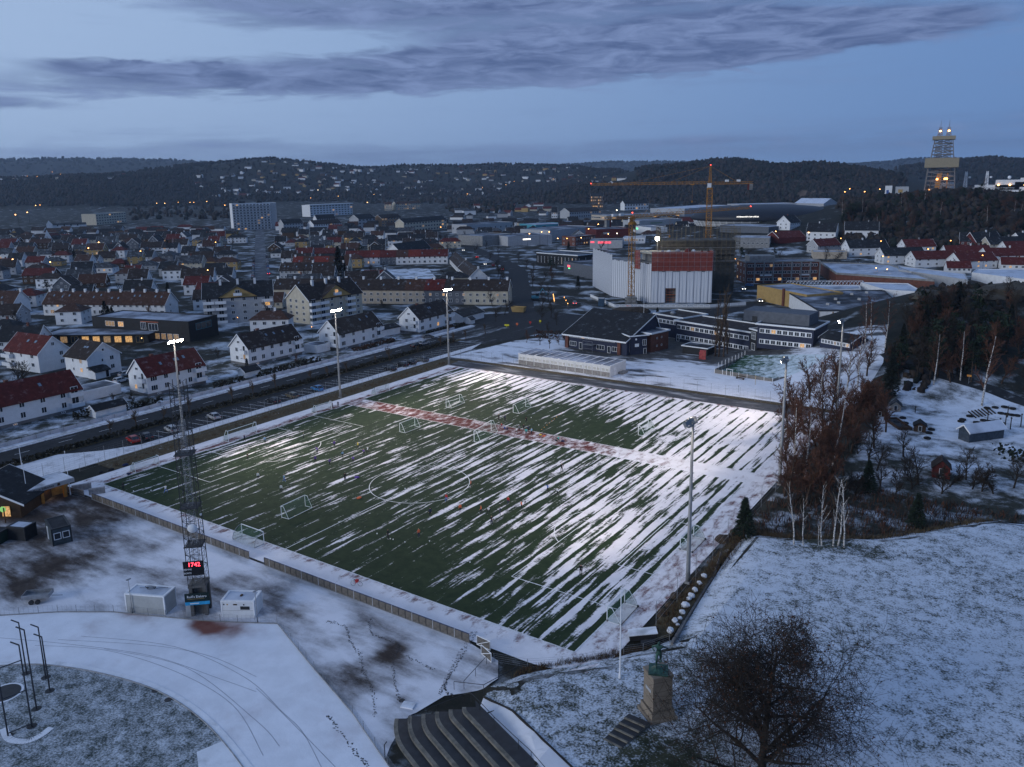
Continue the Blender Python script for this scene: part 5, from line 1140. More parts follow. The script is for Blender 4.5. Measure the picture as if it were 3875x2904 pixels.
b = MB(); b.lathe([(0, 0), (1.6, .6), (2.0, 2), (1.6, 3.4), (0, 4)], 10, (20*sc, 0, hs(520))); b.build('radome', trim, sh, smooth=True)
b = MB(); truss(b, (-200*sc, -6, hs(595)), (60*sc, -6, hs(595)), 5, 5, 10, .4, .3); b.build('truss', lgrey, sh)
for x in (-40, 30, 120, 200): b = MB(); b.lathe([(.8, 0), (.8, 1.4)], 6, (x*sc, -9, hs(565))); b.build('lamp', lampw, sh)
for i, (x, y0_, y1_, w_, l_) in enumerate(((1030, 760, 600, 48, 'white silo tower with blue panel at the left foot of the wooded hill'), (1150, 700, 600, 90, 'white and ochre silo block at the top left of the wooded hill'), (985, 780, 658, 44, 'lower white block beside the silo tower'))):
 p = Pd('R4', x, y0_, 900); w2 = w_*K*900/F_PX; ht = (y0_-y1_)*K*900/F_PX; t = thing('silo', l_, 'silo', (p.x, p.y, p.z), rad(10)); b = MB(); b.box(-w2/2, -w2/2, -12, w2/2, w2/2, ht); b.build('tower', white_p if i != 1 else lgrey, t)
 b = MB(); b.box(-w2*.3, -w2/2-.1, ht*.55, w2*.05, -w2/2, ht*.8); b.build('panel', flatmat('panel_blue', (.03, .08, .25), .6) if i == 0 else ochre, t)
 for q in (-.2, .2): b = MB(); b.tube((w2*q, 0, ht), (w2*q, 0, ht+2), .5, .5, 6); b.build('vent', darkmetal, t)
# far landmarks on the left
def far(label, z, xl, xr, y, dist, D, he, wall, floors, cols, roofm=None, hr=None, name='apartment_block', turn=0.0, lit_p=.08):
 a = Pd(z, xl, y, dist); c = Pd(z, xr, y, dist+turn); t = B(name, label, 'apartment block' if 'apart' in name else 'building', (a.x, a.y), (c.x, c.y), D, he, wall, z=H(a.x, a.y))
 t.gable(hr, roofm, 'x', .5) if hr else t.flat(roofm or flatroof, .6, wall, 0, .5)
 for f_ in range(floors): t.row('F', cols, he/floors*(f_+.55), t.L/cols*.62, he/floors*.5, 2, m0=.6, lit_p=lit_p)
 occ((a.x, a.y), (c.x, c.y), D, 6); return t
t = far('ten storey pale high rise slab standing above the houses', 'R1', 2015, 2394, 830, 1010, 16, 31, white_p, 10, 13, turn=10)
for f_ in range(10): t.box('balcony_band', .3, -1.2, f_*3.1+.1, t.L-7, -.05, f_*3.1+1.0, lgrey)
t.box('stair_tower', t.L-6.5, -.35, 0, t.L-.2, -.02, 31, lgrey); t.box('roof_room', 8, 4, 31, 16, 10, 34, darkmetal, t.roof); t.box('roof_room', 30, 4, 31, 36, 10, 34, darkmetal, t.roof)
t = far('white modern apartment block with curved white roofline right of the high rise', 'R2', 465, 830, 695, 1350, 20, 18, white_p, 5, 14, turn=60); t.box('cornice', -1, -1.5, 18, t.L+1, 10, 19.2, trim, t.roof)
far('smaller cream walk up block with lit windows beyond the white apartments', 'R2', 1105, 1170, 660, 1560, 14, 12, cream, 3, 6, r_brown, 16, lit_p=.3)
far('long cream walk up block with lit windows beyond the white apartments', 'R2', 1205, 1420, 655, 1570, 14, 12, cream, 3, 14, r_brown, 16, turn=30, lit_p=.3)
far('pale flat roofed institution block on the far left with rows of windows', 'R1', 830, 1088, 762, 1290, 22, 15, cream, 4, 12, turn=60)
far('four storey pale block with red balconies beside the high rise', 'R2', 235, 405, 818, 900, 12, 12, lgrey, 4, 7, r_dark, 16, turn=10)
far('white long block with dark roof below the white apartments', 'R2', 495, 735, 822, 905, 12, 10, white_p, 3, 12, r_dbr, 14, turn=20)
far('white gabled block in front of the white apartments', 'R2', 520, 680, 742, 1060, 12, 9, white_p, 3, 8, r_dark, 14, turn=10)
far('orange brown block with bare gable right of centre', 'R2', 1080, 1250, 768, 1010, 12, 10, flatmat('orange_render', (.30, .18, .10), .85), 3, 7, r_dbr, 14, turn=30)
far('long pale block with dark roof and balconies right of the orange brown block', 'R2', 1272, 1640, 805, 870, 12, 11, cream, 3, 15, r_dark, 15, turn=60)
far('grey gabled block left of the orange brown block', 'R2', 880, 1025, 755, 980, 14, 11, lgrey, 3, 5, r_dark, 16, turn=25)
far('white and dark two gabled building with big hipped roof left of the avenue', 'R2', 1235, 1500, 985, 560, 12, 7, white_p, 2, 8, r_dark, 12, turn=30)
far('dark wooden lodge with lit windows at the hill foot', 'R3', 672, 780, 640, 1500, 16, 22, brown_w, 4, 7, r_dark, 27, name='lodge', lit_p=.55)
far('white farmhouse row at the hill foot behind the cranes', 'R3', 965, 1170, 655, 1380, 12, 11, white_p, 2, 9, r_dark, 16, name='house_row', turn=30)
far('white barn like house standing alone left of the cranes', 'R3', 335, 385, 715, 1050, 12, 12, white_p, 3, 3, r_dark, 18, name='house')
far('long low white factory with dark roof behind the far shops', 'R3', 490, 760, 700, 1120, 20, 9, lgrey, 2, 14, r_dbr, 14, name='factory', turn=40)
for i, (x, yb, yt, w_) in enumerate(((410, 890, 778, 44), (415, 725, 672, 40))):
 dist = 880 if i == 0 else 1250; p = Pd('R1', x, yb, dist); ht = (yb-yt)*K*dist/F_PX; w2 = w_*K*dist/F_PX
 t = thing('church', ['pale church with tall pointed gable front on the far left', 'distant church with white spire on the far left'][i], 'church', (p.x, p.y, 0), rad(60)); b = MB()
 b.add([(-w2/2, 0, 0), (w2/2, 0, 0), (w2/2, 0, ht*.45), (-w2*.1, 0, ht), (-w2/2, 0, ht*.5), (-w2/2, 6, 0), (w2/2, 6, 0), (w2/2, 6, ht*.45), (-w2*.1, 6, ht), (-w2/2, 6, ht*.5)], [(4, 3, 2, 1, 0), (5, 6, 7, 8, 9), (0, 1, 6, 5), (1, 2, 7, 6), (2, 3, 8, 7), (3, 4, 9, 8), (4, 0, 5, 9)]); b.build('tower', white_p, t)
 b = MB(); b.box(w2/2, 1, 0, w2/2+(110 if i == 0 else 40), 14, ht*.38); b.build('nave', cream if i == 0 else white_p, t); b = MB(); b.xprism([(0, ht*.38), (7.5, ht*.62), (15, ht*.38)][::-1], w2/2, w2/2+(110 if i == 0 else 40)); b.build('nave_roof', r_dark, t)
 for q in range(12 if i == 0 else 4): b = MB(); b.box(0, -.1, 0, 1.6, .1, 2.2); b.build('window', glass, t, (w2/2+5+q*8, 1, 2))
# ------------------------------------------------------------------ houses: generic kit with shared meshes
KIT = {}
def hmesh(L, D, he, hr, kind, wall, roofm):
 k = (L, D, he, hr, kind, wall.name, roofm.name)
 if k in KIT: return KIT[k]
 w_, r_ = MB(), MB(); ov = .5
 if kind == 'g':
  w_.xprism([(0, -1.5), (0, he), (D/2, hr-.2), (D, he), (D, -1.5)][::-1], 0, L); sl = (hr-he)/(D/2)
  r_.xprism([(-ov, he-ov*sl), (D/2, hr), (D+ov, he-ov*sl), (D+ov, he-ov*sl-.2), (D/2, hr-.22), (-ov, he-ov*sl-.2)][::-1], -.3, L+.3)
  for xx in (-.36, L+.28):
   for a_, c_ in (((-ov, he-ov*sl), (D/2, hr)), ((D/2, hr), (D+ov, he-ov*sl))): r_.xprism([(a_[0], a_[1]+.03), (c_[0], c_[1]+.03), (c_[0], c_[1]-.34), (a_[0], a_[1]-.34)][::-1], xx, xx+.08, 1)
 else:
  w_.box(0, 0, -1.5, L, D, he); i = D*.42; z = he-.05; v = [(-ov, -ov, z), (L+ov, -ov, z), (L+ov, D+ov, z), (-ov, D+ov, z)]
  r_.add(v+[(i, D/2, hr), (L-i, D/2, hr)], [(0, 1, 5, 4), (1, 2, 5), (2, 3, 4, 5), (3, 0, 4), (3, 2, 1, 0)])
 KIT[k] = (w_.mesh('wall', wall), r_.mesh('roof', [roofm, trim])); return KIT[k]
chm = {m_.name: (lambda bb: (bb.box(-.35, -.35, -.6, .35, .35, 1.0), bb.mesh('chimney', m_))[1])(MB()) for m_ in (white_p, brick, conc)}
def small_house(label, x, y, ang, L, D, he, hr, kind, wall, roofm, r, nw=4, z=None, group=None, name='house', lit_p=.06, parts=True):
 zz = H(x, y) if z is None else z; t = thing(name, label, 'house', (x, y, zz), ang, group); wm, rm = hmesh(L, D, he, hr, kind, wall, roofm)
 obj('wall', wm, t); ro = obj('roof', rm, t)
 if parts:
  fl = 2 if he > 4.4 else 1
  for f_ in range(fl):
   for i in range(nw):
    g = glass if r.random() > lit_p else lit
    obj('window', wmesh(1.3, 1.25, 2, g)[0], t, ((i+.5)*L/nw, -.02, 1.7+f_*2.6))
  for f_ in range(fl):
   for yy in (.3, .7): obj('window', wmesh(1.1, 1.2, 2, glass)[0], t, (L+.02, D*yy, 1.7+f_*2.6), math.pi/2); obj('window', wmesh(1.1, 1.2, 2, glass)[0], t, (-.02, D*yy, 1.7+f_*2.6), -math.pi/2)
  if kind == 'g' and hr-he > 2.5: obj('window', wmesh(.9, .9, 2, glass)[0], t, (L+.02, D*.5, he+.9), math.pi/2); obj('window', wmesh(.9, .9, 2, glass)[0], t, (-.02, D*.5, he+.9), -math.pi/2)
  if r.random() < .75: obj('chimney', chm[r.choice(['white_render', 'red_brick', 'concrete'])], ro, (L*r.uniform(.3, .7), D*.5, hr))
 return t
WN = {white_w.name: 'white', white_p.name: 'white', cream.name: 'cream', lgrey.name: 'pale grey', greyw.name: 'dark grey', ochre.name: 'ochre', redw.name: 'red', beige.name: 'beige', brown_w.name: 'brown'}
RN = {r_red.name: 'dark red', r_dark.name: 'black', r_dbr.name: 'dark brown', r_brown.name: 'brown', r_grey.name: 'grey', r_bred.name: 'bright red'}
# houses below the wooded hill on the right
hr_ = random.Random(11)
for l_, x, y, L, D, he, rise, kind, wall, roofm, tn in [
 ('white villa with black roof and tower dormer, highest left on the slope', 190, 960, 17, 11, 6, 5, 'g', white_w, r_dark, 40), ('white villa with gabled wing left of centre on the slope', 330, 1050, 20, 12, 7, 5.5, 'g', white_w, r_dark, -35), ('white villa with twin gables and terrace on the slope', 660, 1040, 22, 12, 7, 5.5, 'g', white_w, r_dark, -25),
 ('pale grey house row with red roof left of the white pair', 430, 1165, 20, 10, 5.5, 4, 'g', lgrey, r_red, 20), ('white house with black roof and recessed porch below the slope villas', 700, 1190, 26, 11, 6, 4.5, 'g', white_w, r_dark, 0), ('white long house with black roof right of the porch house', 1000, 1255, 26, 11, 5.6, 4, 'g', white_w, r_dark, 0),
 ('white house with dark red roof standing above the row', 1185, 1180, 20, 10, 6, 4, 'g', white_w, r_red, 0), ('white long house with dark red roof in the front row', 1270, 1280, 26, 11, 5, 4, 'g', white_w, r_red, 0), ('white house with dark red roof and white front gable', 1540, 1225, 26, 11, 5, 4, 'g', white_w, r_red, -10),
 ('dark red house with white trim and black roof below the wood', 1650, 1130, 16, 11, 6, 5, 'g', redw, r_dark, -30), ('dark red wing with long black roof below the wood', 1790, 1140, 20, 11, 6, 5.5, 'g', redw, r_dark, 10), ('pale house with ochre half beside the dark red wing', 1910, 1155, 26, 10, 5.6, 4, 'g', cream, r_dark, 0),
 ('white house with dark red roof in front of the dark red house', 1650, 1300, 24, 11, 5, 4, 'g', white_w, r_red, 5), ('white house with red roof towards the right photo edge', 1890, 1250, 24, 11, 5, 4, 'g', white_w, r_red, -5), ('white house with red roof at the right photo edge behind', 2060, 1190, 20, 10, 5, 4, 'g', white_w, r_red, 0),
 ('low white garage with red roof in the front row', 1545, 1325, 12, 8, 3, 3, 'g', white_w, r_red, -20), ('low house with red roof and white gable at the right', 2010, 1300, 15, 9, 3.4, 3.4, 'g', white_w, r_red, -25), ('white cottage at the right photo edge by the wood', 2180, 1110, 14, 9, 5, 4, 'g', white_w, r_dark, 15)]:
 p = PT('R4', x, y); ang = -YAW+rad(tn)+rad(4); small_house(l_, p.x, p.y, ang, L, D, he, he+rise, kind, wall, roofm, hr_, 5, p.z, 'houses below the wooded hill', lit_p=.05)
 OCC.append([(p.x-14, p.y-14), (p.x+30, p.y-14), (p.x+30, p.y+26), (p.x-14, p.y+26)])
# the town on the left, filled street by street
for nm_ in ('terrace_row', 'apartment_house', 'house', 'nursery_school', 'nursery_wing', 'garage', 'annexe'):
 pass
for o in list(scene.objects):
 if o.parent is None and o.type == 'EMPTY' and o.name.split('.')[0] in ('terrace_row', 'apartment_house', 'nursery_school', 'nursery_wing', 'house', 'garage', 'annexe') and o.location.x < -40:
  w_ = [c for c in o.children if c.name.startswith('wall')]
  if w_:
   bb = [o.matrix_basis @ Vector(v) for v in w_[0].bound_box]; xs = [v.x for v in bb];
   cs = [(w_[0].bound_box[i][0], w_[0].bound_box[i][1]) for i in (0, 4, 7, 3)]; pad = 5
   x0_, y0_ = min(c[0] for c in cs)-pad, min(c[1] for c in cs)-pad; x1_, y1_ = max(c[0] for c in cs)+pad, max(c[1] for c in cs)+pad
   OCC.append([tuple((o.matrix_basis @ Vector((x, y, 0)))[:2]) for x, y in ((x0_, y0_), (x1_, y0_), (x1_, y1_), (x0_, y1_))])
OCC += [ribbon(J, 20), ribbon(ST, 24), [(-190, 214), (-136, 240), (-180, 292), (-228, 262)], rect(-80, -160, 110, 240), [(-60, 250), (40, 220), (60, 320), (-40, 330)], [(-160, 30), (-105, 40), (-95, 70), (-165, 66)]]
cr_ = random.Random(5); SPOT = []; town = []
A0 = rad(36); ea = Vector((math.cos(A0), math.sin(A0))); et = Vector((-math.sin(A0), math.cos(A0))); O_ = Vector((CAM.x, CAM.y))
t_ = 215.0
while t_ < 980:
 s__ = -t_*.80
 lim = t_*.62
 while s__ < lim:
  p = O_+et*(t_+cr_.uniform(-5, 5))+ea*s__; step = cr_.uniform(21, 33)
  east = p.x > J[0][0]+0 or (p-Vector((-138, 312))).dot(Vector((.78, .62))) > -8
  if not any(inpoly(p.x, p.y, q) or inpoly(p.x+ea.x*12, p.y+ea.y*12, q) or inpoly(p.x+et.x*9, p.y+et.y*9, q) for q in OCC) and not (east and t_ < 700) and H(p.x, p.y) < 12:
   SPOT.append((p.x, p.y, t_));
  s__ += step
 t_ += cr_.uniform(24, 31)
walls_ = [white_w, white_w, white_w, white_p, cream, lgrey, lgrey, greyw, ochre, brown_w]; roofs_ = [r_dark, r_dark, r_dark, r_dbr, r_dbr, r_grey, r_brown, r_red]
WHERE = [('at the far left', lambda u: u < 430), ('left of the residential street', lambda u: u < 900), ('right of the residential street', lambda u: u < 1400), ('near the avenue', lambda u: u < 9999)]
cnt = {}
def px_of(x, y, z):
 v = Vector((x, y, z))-CAM; return CX+F_PX*v.dot(CR)/v.dot(fw), CY+F_PX*v.dot(CD)/v.dot(fw)
ordn = ['nearest', 'second nearest', 'third nearest', 'fourth nearest', 'fifth nearest', 'sixth nearest', 'seventh nearest', 'eighth nearest', 'ninth nearest', 'tenth nearest', 'eleventh nearest', 'twelfth nearest', 'thirteenth nearest', 'fourteenth nearest', 'fifteenth nearest', 'sixteenth nearest', 'seventeenth nearest', 'eighteenth nearest']
class Mass:                                   # far houses beyond counting, joined by material
 def __init__(s): s.d = {}
 def add(s, me_, M, mats):
  k = mats.name
  b_ = s.d.setdefault(k, (MB(), mats))[0]; base = len(b_.v); b_.v += [tuple(M @ v.co) for v in me_.vertices]
  for p_ in me_.polygons: b_.f.append(tuple(base+i for i in p_.vertices)); b_.mi.append(0)
 def build(s, name, label, cat):
  mb = MB(); ms = []
  for k, (b_, m_) in s.d.items():
   base = len(mb.v); mb.v += b_.v; mb.f += [tuple(base+i for i in f) for f in b_.f]; mb.mi += [len(ms)]*len(b_.f); ms.append(m_)
  return tag(mb.build(name, ms), label, cat, kind='stuff')
mass_town, mass_hill = Mass(), Mass()
for x, y, tt in sorted(SPOT, key=lambda q: q[2]):
 u, v = px_of(x, y, 3)
 if u < -120 or u > 3900: continue
 wall = cr_.choice(walls_); roofm = cr_.choice(roofs_); kind = 'g' if cr_.random() < .72 else 'h'
 L = cr_.choice([10, 12, 14, 17]); D = cr_.choice([8, 9.5]); he = cr_.choice([3.2, 5.2, 5.2, 5.6]); hr2 = he+(cr_.choice([3.4, 4.2]) if kind == 'g' else 2.8)
 turn = cr_.choice([0, 0, 0, math.pi/2, 0.15])
 ang = A0+turn+cr_.uniform(-.06, .06)
 if len(town) >= 185:
  wm, rm = hmesh(L, D, he, hr2, kind, wall, roofm); M = Matrix.Translation((x, y, 0)) @ Matrix.Rotation(ang, 4, 'Z'); mass_town.add(wm, M, wall); mass_town.add(rm, M, roofm); continue
 wh = [n_ for n_, f_ in WHERE if f_(u)][0]; look = '%s %s house, %s roof%s' % (WN[wall.name], 'gabled' if kind == 'g' else 'hipped', RN[roofm.name], ', end on' if turn == math.pi/2 else ''); key = (look, wh); k_ = cnt.get(key, 0); cnt[key] = k_+1
 town.append(look)
 small_house('%s, %s, %s' % (look, ordn[min(k_, 17)], wh), x, y, ang, L, D, he, hr2, kind, wall, roofm, cr_, max(2, int(L/3.4)), 0, 'houses in the town on the left', lit_p=.06, parts=True)
mass_town.build('distant_houses', 'crowd of small far houses at the back of the town', 'houses')
print('town houses', len(town))
# scattered houses on the hillsides
HS = []; hh = random.Random(21); nh = 0; hcnt = {}
zones = [('R1', 1650, 2209, 290, 560, 26, 'on the left shoulder of the middle hill'), ('R2', 0, 900, 230, 540, 80, 'on the crest side of the middle hill'), ('R2', 900, 2209, 290, 560, 95, 'on the long middle hill'), ('R3', 0, 900, 300, 460, 40, 'on the right end of the middle hill'),
   ('R2', 1650, 2150, 640, 760, 12, 'at the foot of the middle hill'), ('R1', 0, 520, 375, 440, 14, 'on the far left hill'), ('R1', 850, 1050, 350, 410, 6, 'on the wooded left hill'), ('R3', 0, 340, 600, 760, 10, 'beyond the shops')]
for z, x0_, x1_, y0_, y1_, n, where in zones:
 for i in range(n):
  px, py = hh.uniform(x0_, x1_), y0_+(y1_-y0_)*hh.random()**.9; p = PT(z, px, py)
  if p.z < 1 and where.startswith('on'): continue
  wall = hh.choice([white_w, white_w, white_p, lgrey, cream, ochre, brown_w]); roofm = hh.choice([r_dark, r_dbr, r_grey, r_brown, r_red]); L = hh.choice([12, 15, 20]); he = hh.choice([3.2, 5.2, 6.5])
  if hh.random() < .22: roofm = r_grey
  ang = -YAW+hh.choice([0, .3, -.4, 1.57]); kind = 'g' if hh.random() < .7 else 'h'; HS.append((where, p, ang, L, he, kind, wall, roofm))
HS.sort(key=lambda q: (q[1]-CAM).length-q[3]*40)
for where, p, ang, L, he, kind, wall, roofm in HS:
 if nh >= 85:
  wm, rm = hmesh(L, 9, he, he+3.2, kind, wall, roofm); M = Matrix.Translation(p) @ Matrix.Rotation(ang, 4, 'Z'); mass_hill.add(wm, M, wall); mass_hill.add(rm, M, roofm); continue
 look = '%s %s house, %s roof' % ({12: 'small', 15: 'mid-sized', 20: 'long'}[L], WN[wall.name], RN[roofm.name]); key = (look, where); k_ = hcnt.get(key, 0); hcnt[key] = k_+1
 small_house('%s, %s, %s' % (look, ordn[min(k_, 17)].replace(' nearest', ''), where), p.x, p.y, ang, L, 9, he, he+3.2, kind, wall, roofm, hh, 3, p.z, 'hillside houses', lit_p=0, parts=False); nh += 1
mass_hill.build('hillside_houses', 'scatter of tiny pale houses over the far hillsides', 'houses')
print('hill houses', nh)
# ------------------------------------------------------------------ floodlight masts
flood = glow('floodlight_glow', (1.0, .86, .70), 130); mast_m = flatmat('mast_grey', (.22, .225, .23), .55, .15, 1, metal=.3)
for i, (x, y, on, lab) in enumerate(((-6.1, -10.0, 1, 'tall grey floodlight mast with glowing lamps behind the lattice tower'), (-6.2, 35.2, 1, 'tall grey floodlight mast with glowing lamps at the middle of the road side'), (-4.9, 78.6, 1, 'tall grey floodlight mast with glowing lamps at the far left corner'),
  (105.7, -8.7, 1, 'tall grey floodlight mast nearest the camera by the stone wall'), (106.0, 33.9, 1, 'tall grey floodlight mast beside the reddish birch grove'), (105.9, 78.6, 1, 'tall grey floodlight mast at the far right school corner'))):
 t = thing('floodlight_mast', lab, 'floodlight', (x, y, 0), 0, 'floodlight masts around the pitch'); b = MB(); b.lathe([(.34, 0), (.30, 2), (.17, 22.6)], 10); b.build('pole', mast_m, t, smooth=True)
 b = MB(); b.box(-.35, -.35, -.2, .35, .35, .25); b.build('foot', conc, t)
 sd_ = 1 if x < 50 else -1; aim_pts = [(lerp(50, x, .30), y+dy) for dy in ((-16, 0, 18) if i in (1, 4) else ((4, 14, 28) if i in (0, 3) else (-28, -12, -2)))]
 b = MB(); b.box(-.1, -1.5, 22.5, .1, 1.5, 22.7); b.box(-.6, -.1, 22.9, .6, .1, 23.05); b.build('crossarm', mast_m, t)
 for j in range(4):
  yy = (-1.35, -.45, .45, 1.35)[j]; ax2, ay2 = aim_pts[min(j, 2)]; dv = Vector((ax2-x, ay2-y, -23)).normalized()
  hb = MB(); hb.box(-.34, -.30, -.18, .34, .30, .10); hb.box(-.42, -.38, -.24, .42, .38, -.18); hd_ = hb.build('lamp_head', mast_m, t, (sd_*.35, yy, 22.95)); hd_.rotation_euler = dv.to_track_quat('-Z', 'Y').to_euler()
  fb = MB(); fb.add([(-.34, -.30, -.25), (-.34, .30, -.25), (.34, .30, -.25), (.34, -.30, -.25)], [(0, 1, 2, 3)]); fb.build('lamp', flood, hd_)
 for j, (ax2, ay2) in enumerate(aim_pts):
  ld = bpy.data.lights.new('floodlight', 'SPOT'); ld.energy = FLOOD[i]; ld.spot_size = rad(88); ld.spot_blend = .9; ld.color = (1.0, .87, .76); ld.shadow_soft_size = .5
  lo = bpy.data.objects.new('floodlight', ld); link(lo); lo.parent = t; lo.location = (sd_*.9, (-1, 0, 1)[j], 22.4); lo.rotation_euler = (Vector((ax2-x, ay2-y, -22.4))).to_track_quat('-Z', 'Y').to_euler()
# ------------------------------------------------------------------ goals
net_m, n, p_ = mat_new('goal_net'); p_.inputs['Base Color'].default_value = (.05, .16, .10, 1)
tr = n.n('ShaderNodeBsdfTransparent'); mx = n.n('ShaderNodeMixShader'); tc = n.n('ShaderNodeTexCoord').outputs['Object']
n.t.links.new(n.m('ADD', .14, n.m('MULTIPLY', n.noise(tc, 3, 2), .16)), mx.inputs[0]); out = [q for q in n.t.nodes if q.type == 'OUTPUT_MATERIAL'][0]
n.t.links.new(tr.outputs[0], mx.inputs[1]); n.t.links.new(p_.outputs[0], mx.inputs[2]); n.t.links.new(mx.outputs[0], out.inputs[0])
def goal(label, z, x0, y0, x1, y1, depth, style='box', hgt=None, dirn=1, wheels=False):
 a = P0(z, x0, y0); c = P0(z, x1, y1); L = (c-a).length; g = thing('football_goal', label, 'goal', (a.x, a.y, .05), math.atan2(c.y-a.y, c.x-a.x), 'football goals'); h_ = hgt or (2.0 if L < 6.2 else 2.44); D = depth*dirn; r_ = .065
 b = MB(); b.path([(0, 0, 0), (0, 0, h_), (L, 0, h_), (L, 0, 0)], r_, 6); b.build('goal_posts', trim, g)
 for x in (0, L):
  b = MB()
  if style == 'round':
   pts = [(x, D*.9*math.sin(rad(q)), h_*math.cos(rad(q))) for q in range(0, 91, 15)]; b.path(pts, .04, 5); b.tube((x, 0, .03), (x, D*.9, .03), .045, .045, 5)
  else: b.path([(x, 0, h_), (x, D*.35, h_), (x, D, .05), (x, 0, .05)], .045, 5)
  b.build('side_frame', trim if style != 'round' else galv, g)
 b = MB(); b.tube((0, D*(.9 if style == 'round' else 1), .05), (L, D*(.9 if style == 'round' else 1), .05), .05, .05, 5); b.build('base_bar', trim if not wheels else darkmetal, g)
 b = MB(); d2 = D*(.9 if style == 'round' else 1); top = D*(.1 if style == 'round' else .35)
 b.add([(0, 0, h_), (L, 0, h_), (L, top, h_), (0, top, h_)], [(0, 1, 2, 3)]); b.add([(0, top, h_), (L, top, h_), (L, d2*.85, h_*.5), (0, d2*.85, h_*.5), (L, d2, .06), (0, d2, .06)], [(0, 1, 2, 3), (3, 2, 4, 5)])
 for x in (0, L): b.add([(x, 0, h_), (x, top, h_), (x, d2*.85, h_*.5), (x, d2, .06), (x, 0, .06)], [(0, 1, 2, 3, 4)])
 b.build('net', net_m, g)
 if wheels:
  for x in (0, L):
   for yy in (0, d2): b = MB(); b.lathe([(.16, -.05), (.16, .05)], 8); b.build('wheel', darkmetal, g, (x, yy, .14), rot=(0, math.pi/2, 0))
goal('white box goal with green net left of the centre circle', 'T5', 483, 290, 645, 212, 1.6, dirn=-1)
goal('white box goal near the red strip, left of the resting group', 'R6', 1878, 1535, 2025, 1440, 1.6, dirn=-1)
goal('white box goal between the red strip and the left penalty area', 'R6', 1237, 1448, 1367, 1398, 1.6, dirn=-1)
goal('white box goal on the far turf beyond the red strip', 'R6', 1637, 1237, 1752, 1190, 1.6, dirn=-1)
goal('white goal on the far turf behind the resting group', 'R7', 5, 1055, 112, 1003, 1.6, dirn=-1)
goal('white box goal standing alone on the snowy far turf', 'R7', 1082, 1248, 1168, 1185, 1.6, dirn=-1)
goal('goal with round side hoops beside the near fence', 'T5', 212, 415, 362, 470, 2.0, 'round', dirn=-1)
goal('wheeled goal on the right track behind the flagpole', 'T3', 720, 550, 840, 425, 1.9, dirn=-1, wheels=True)
goal('wheeled goal on the right track beside the near right mast', 'T4', 496, 875, 588, 785, 1.9, dirn=-1, wheels=True)
goal('goal at the left end of the road side track', 'T1', 387, 348, 549, 292, 1.8, dirn=1)
goal('full size goal on the left goal line', 'T1', 1025, 135, 1218, 70, 1.9, dirn=1)
goal('goal on the left track near the two standing people', 'T2', 538, 395, 645, 362, 1.8, dirn=1)
goal('goal with round hoops on the far left track', 'T2', 948, 265, 1040, 237, 1.8, 'round', dirn=1)
# ------------------------------------------------------------------ fences
def wire_fence(label, pts, h_, sp, wires, post=.035, pm=None, name='wire_fence', mesh=True, base=False, pr=None):
 f = thing(name, label, 'fence', (pts[0][0], pts[0][1], H(*pts[0][:2]))); o0 = f.location.copy(); pm = pm or galv
 pb = MB(); pb.tube((0, 0, -.1), (0, 0, h_), post, post, 5); pme = pb.mesh('post', pm); wb = MB()
 for a, c in zip(pts, pts[1:]):
  a = Vector((a[0], a[1], 0)); c = Vector((c[0], c[1], 0)); n = max(1, int(round((c-a).length/sp)))
  for i in range(n):
   p = a.lerp(c, i/n); q = a.lerp(c, (i+1)/n); p.z = H(p.x, p.y); q.z = H(q.x, q.y); obj('post', pme, f, p-o0)
   for k in range(wires):
    zz = Vector((0, 0, h_*(.06+.92*k/max(1, wires-1)))); wb.tube(p-o0+zz, q-o0+zz, .011, .011, 3, cap=False)
   if mesh:
    for k in range(1, 4): r_ = p.lerp(q, k/4); wb.tube(r_-o0+Vector((0, 0, .06*h_)), r_-o0+Vector((0, 0, h_*.97)), .008, .008, 3, cap=False)
   if base: bb = MB(); d = q-p; bb.add([p-o0, q-o0, q-o0+Vector((0, 0, .18)), p-o0+Vector((0, 0, .18))], [(0, 1, 2, 3)]); bb.build('base_board', conc, f)
 obj('post', pme, f, Vector((pts[-1][0], pts[-1][1], H(*pts[-1][:2])))-o0); wb.build('wire', pm, f); return f
wire_fence('tall wire fence along the pavement on the road side of the pitch', [(-12.2, -40), (-12.1, 0), (-12.3, 40), (-12.6, 84)], 3.2, 4.0, 8)
wire_fence('lower wire fence of thin posts at the embankment foot', [(-10.6, -30), (-10.8, 20), (-11.0, 60)], 1.4, 4.0, 3, mesh=False)
wire_fence('tall wire fence between the far path and the schoolyard', [(-12.6, 84), (-4, 88.5), (12, 88.3), (44, 88.0), (74, 86.0), (104, 85.6)], 3.0, 3.6, 8)
wire_fence('tall wire posts along the right edge of the pitch', [(106.9, -22), (106.2, 6), (106.4, 30), (106.6, 82)], 4.0, 7.0, 5, mesh=False)
wire_fence('low rusty wire fence round the near corner of the pitch', [(93.9, -38.0), (97.8, -36.9), (101.0, -34.6), (104.4, -30.9), (107.6, -27.2), (109.6, -24.2)], 1.1, 3.0, 5, mesh=False)
wire_fence('curved wire fence along the outer edge of the running track', [(x, y) for x, y in FT[1:]], 1.1, 2.6, 6, base=True)
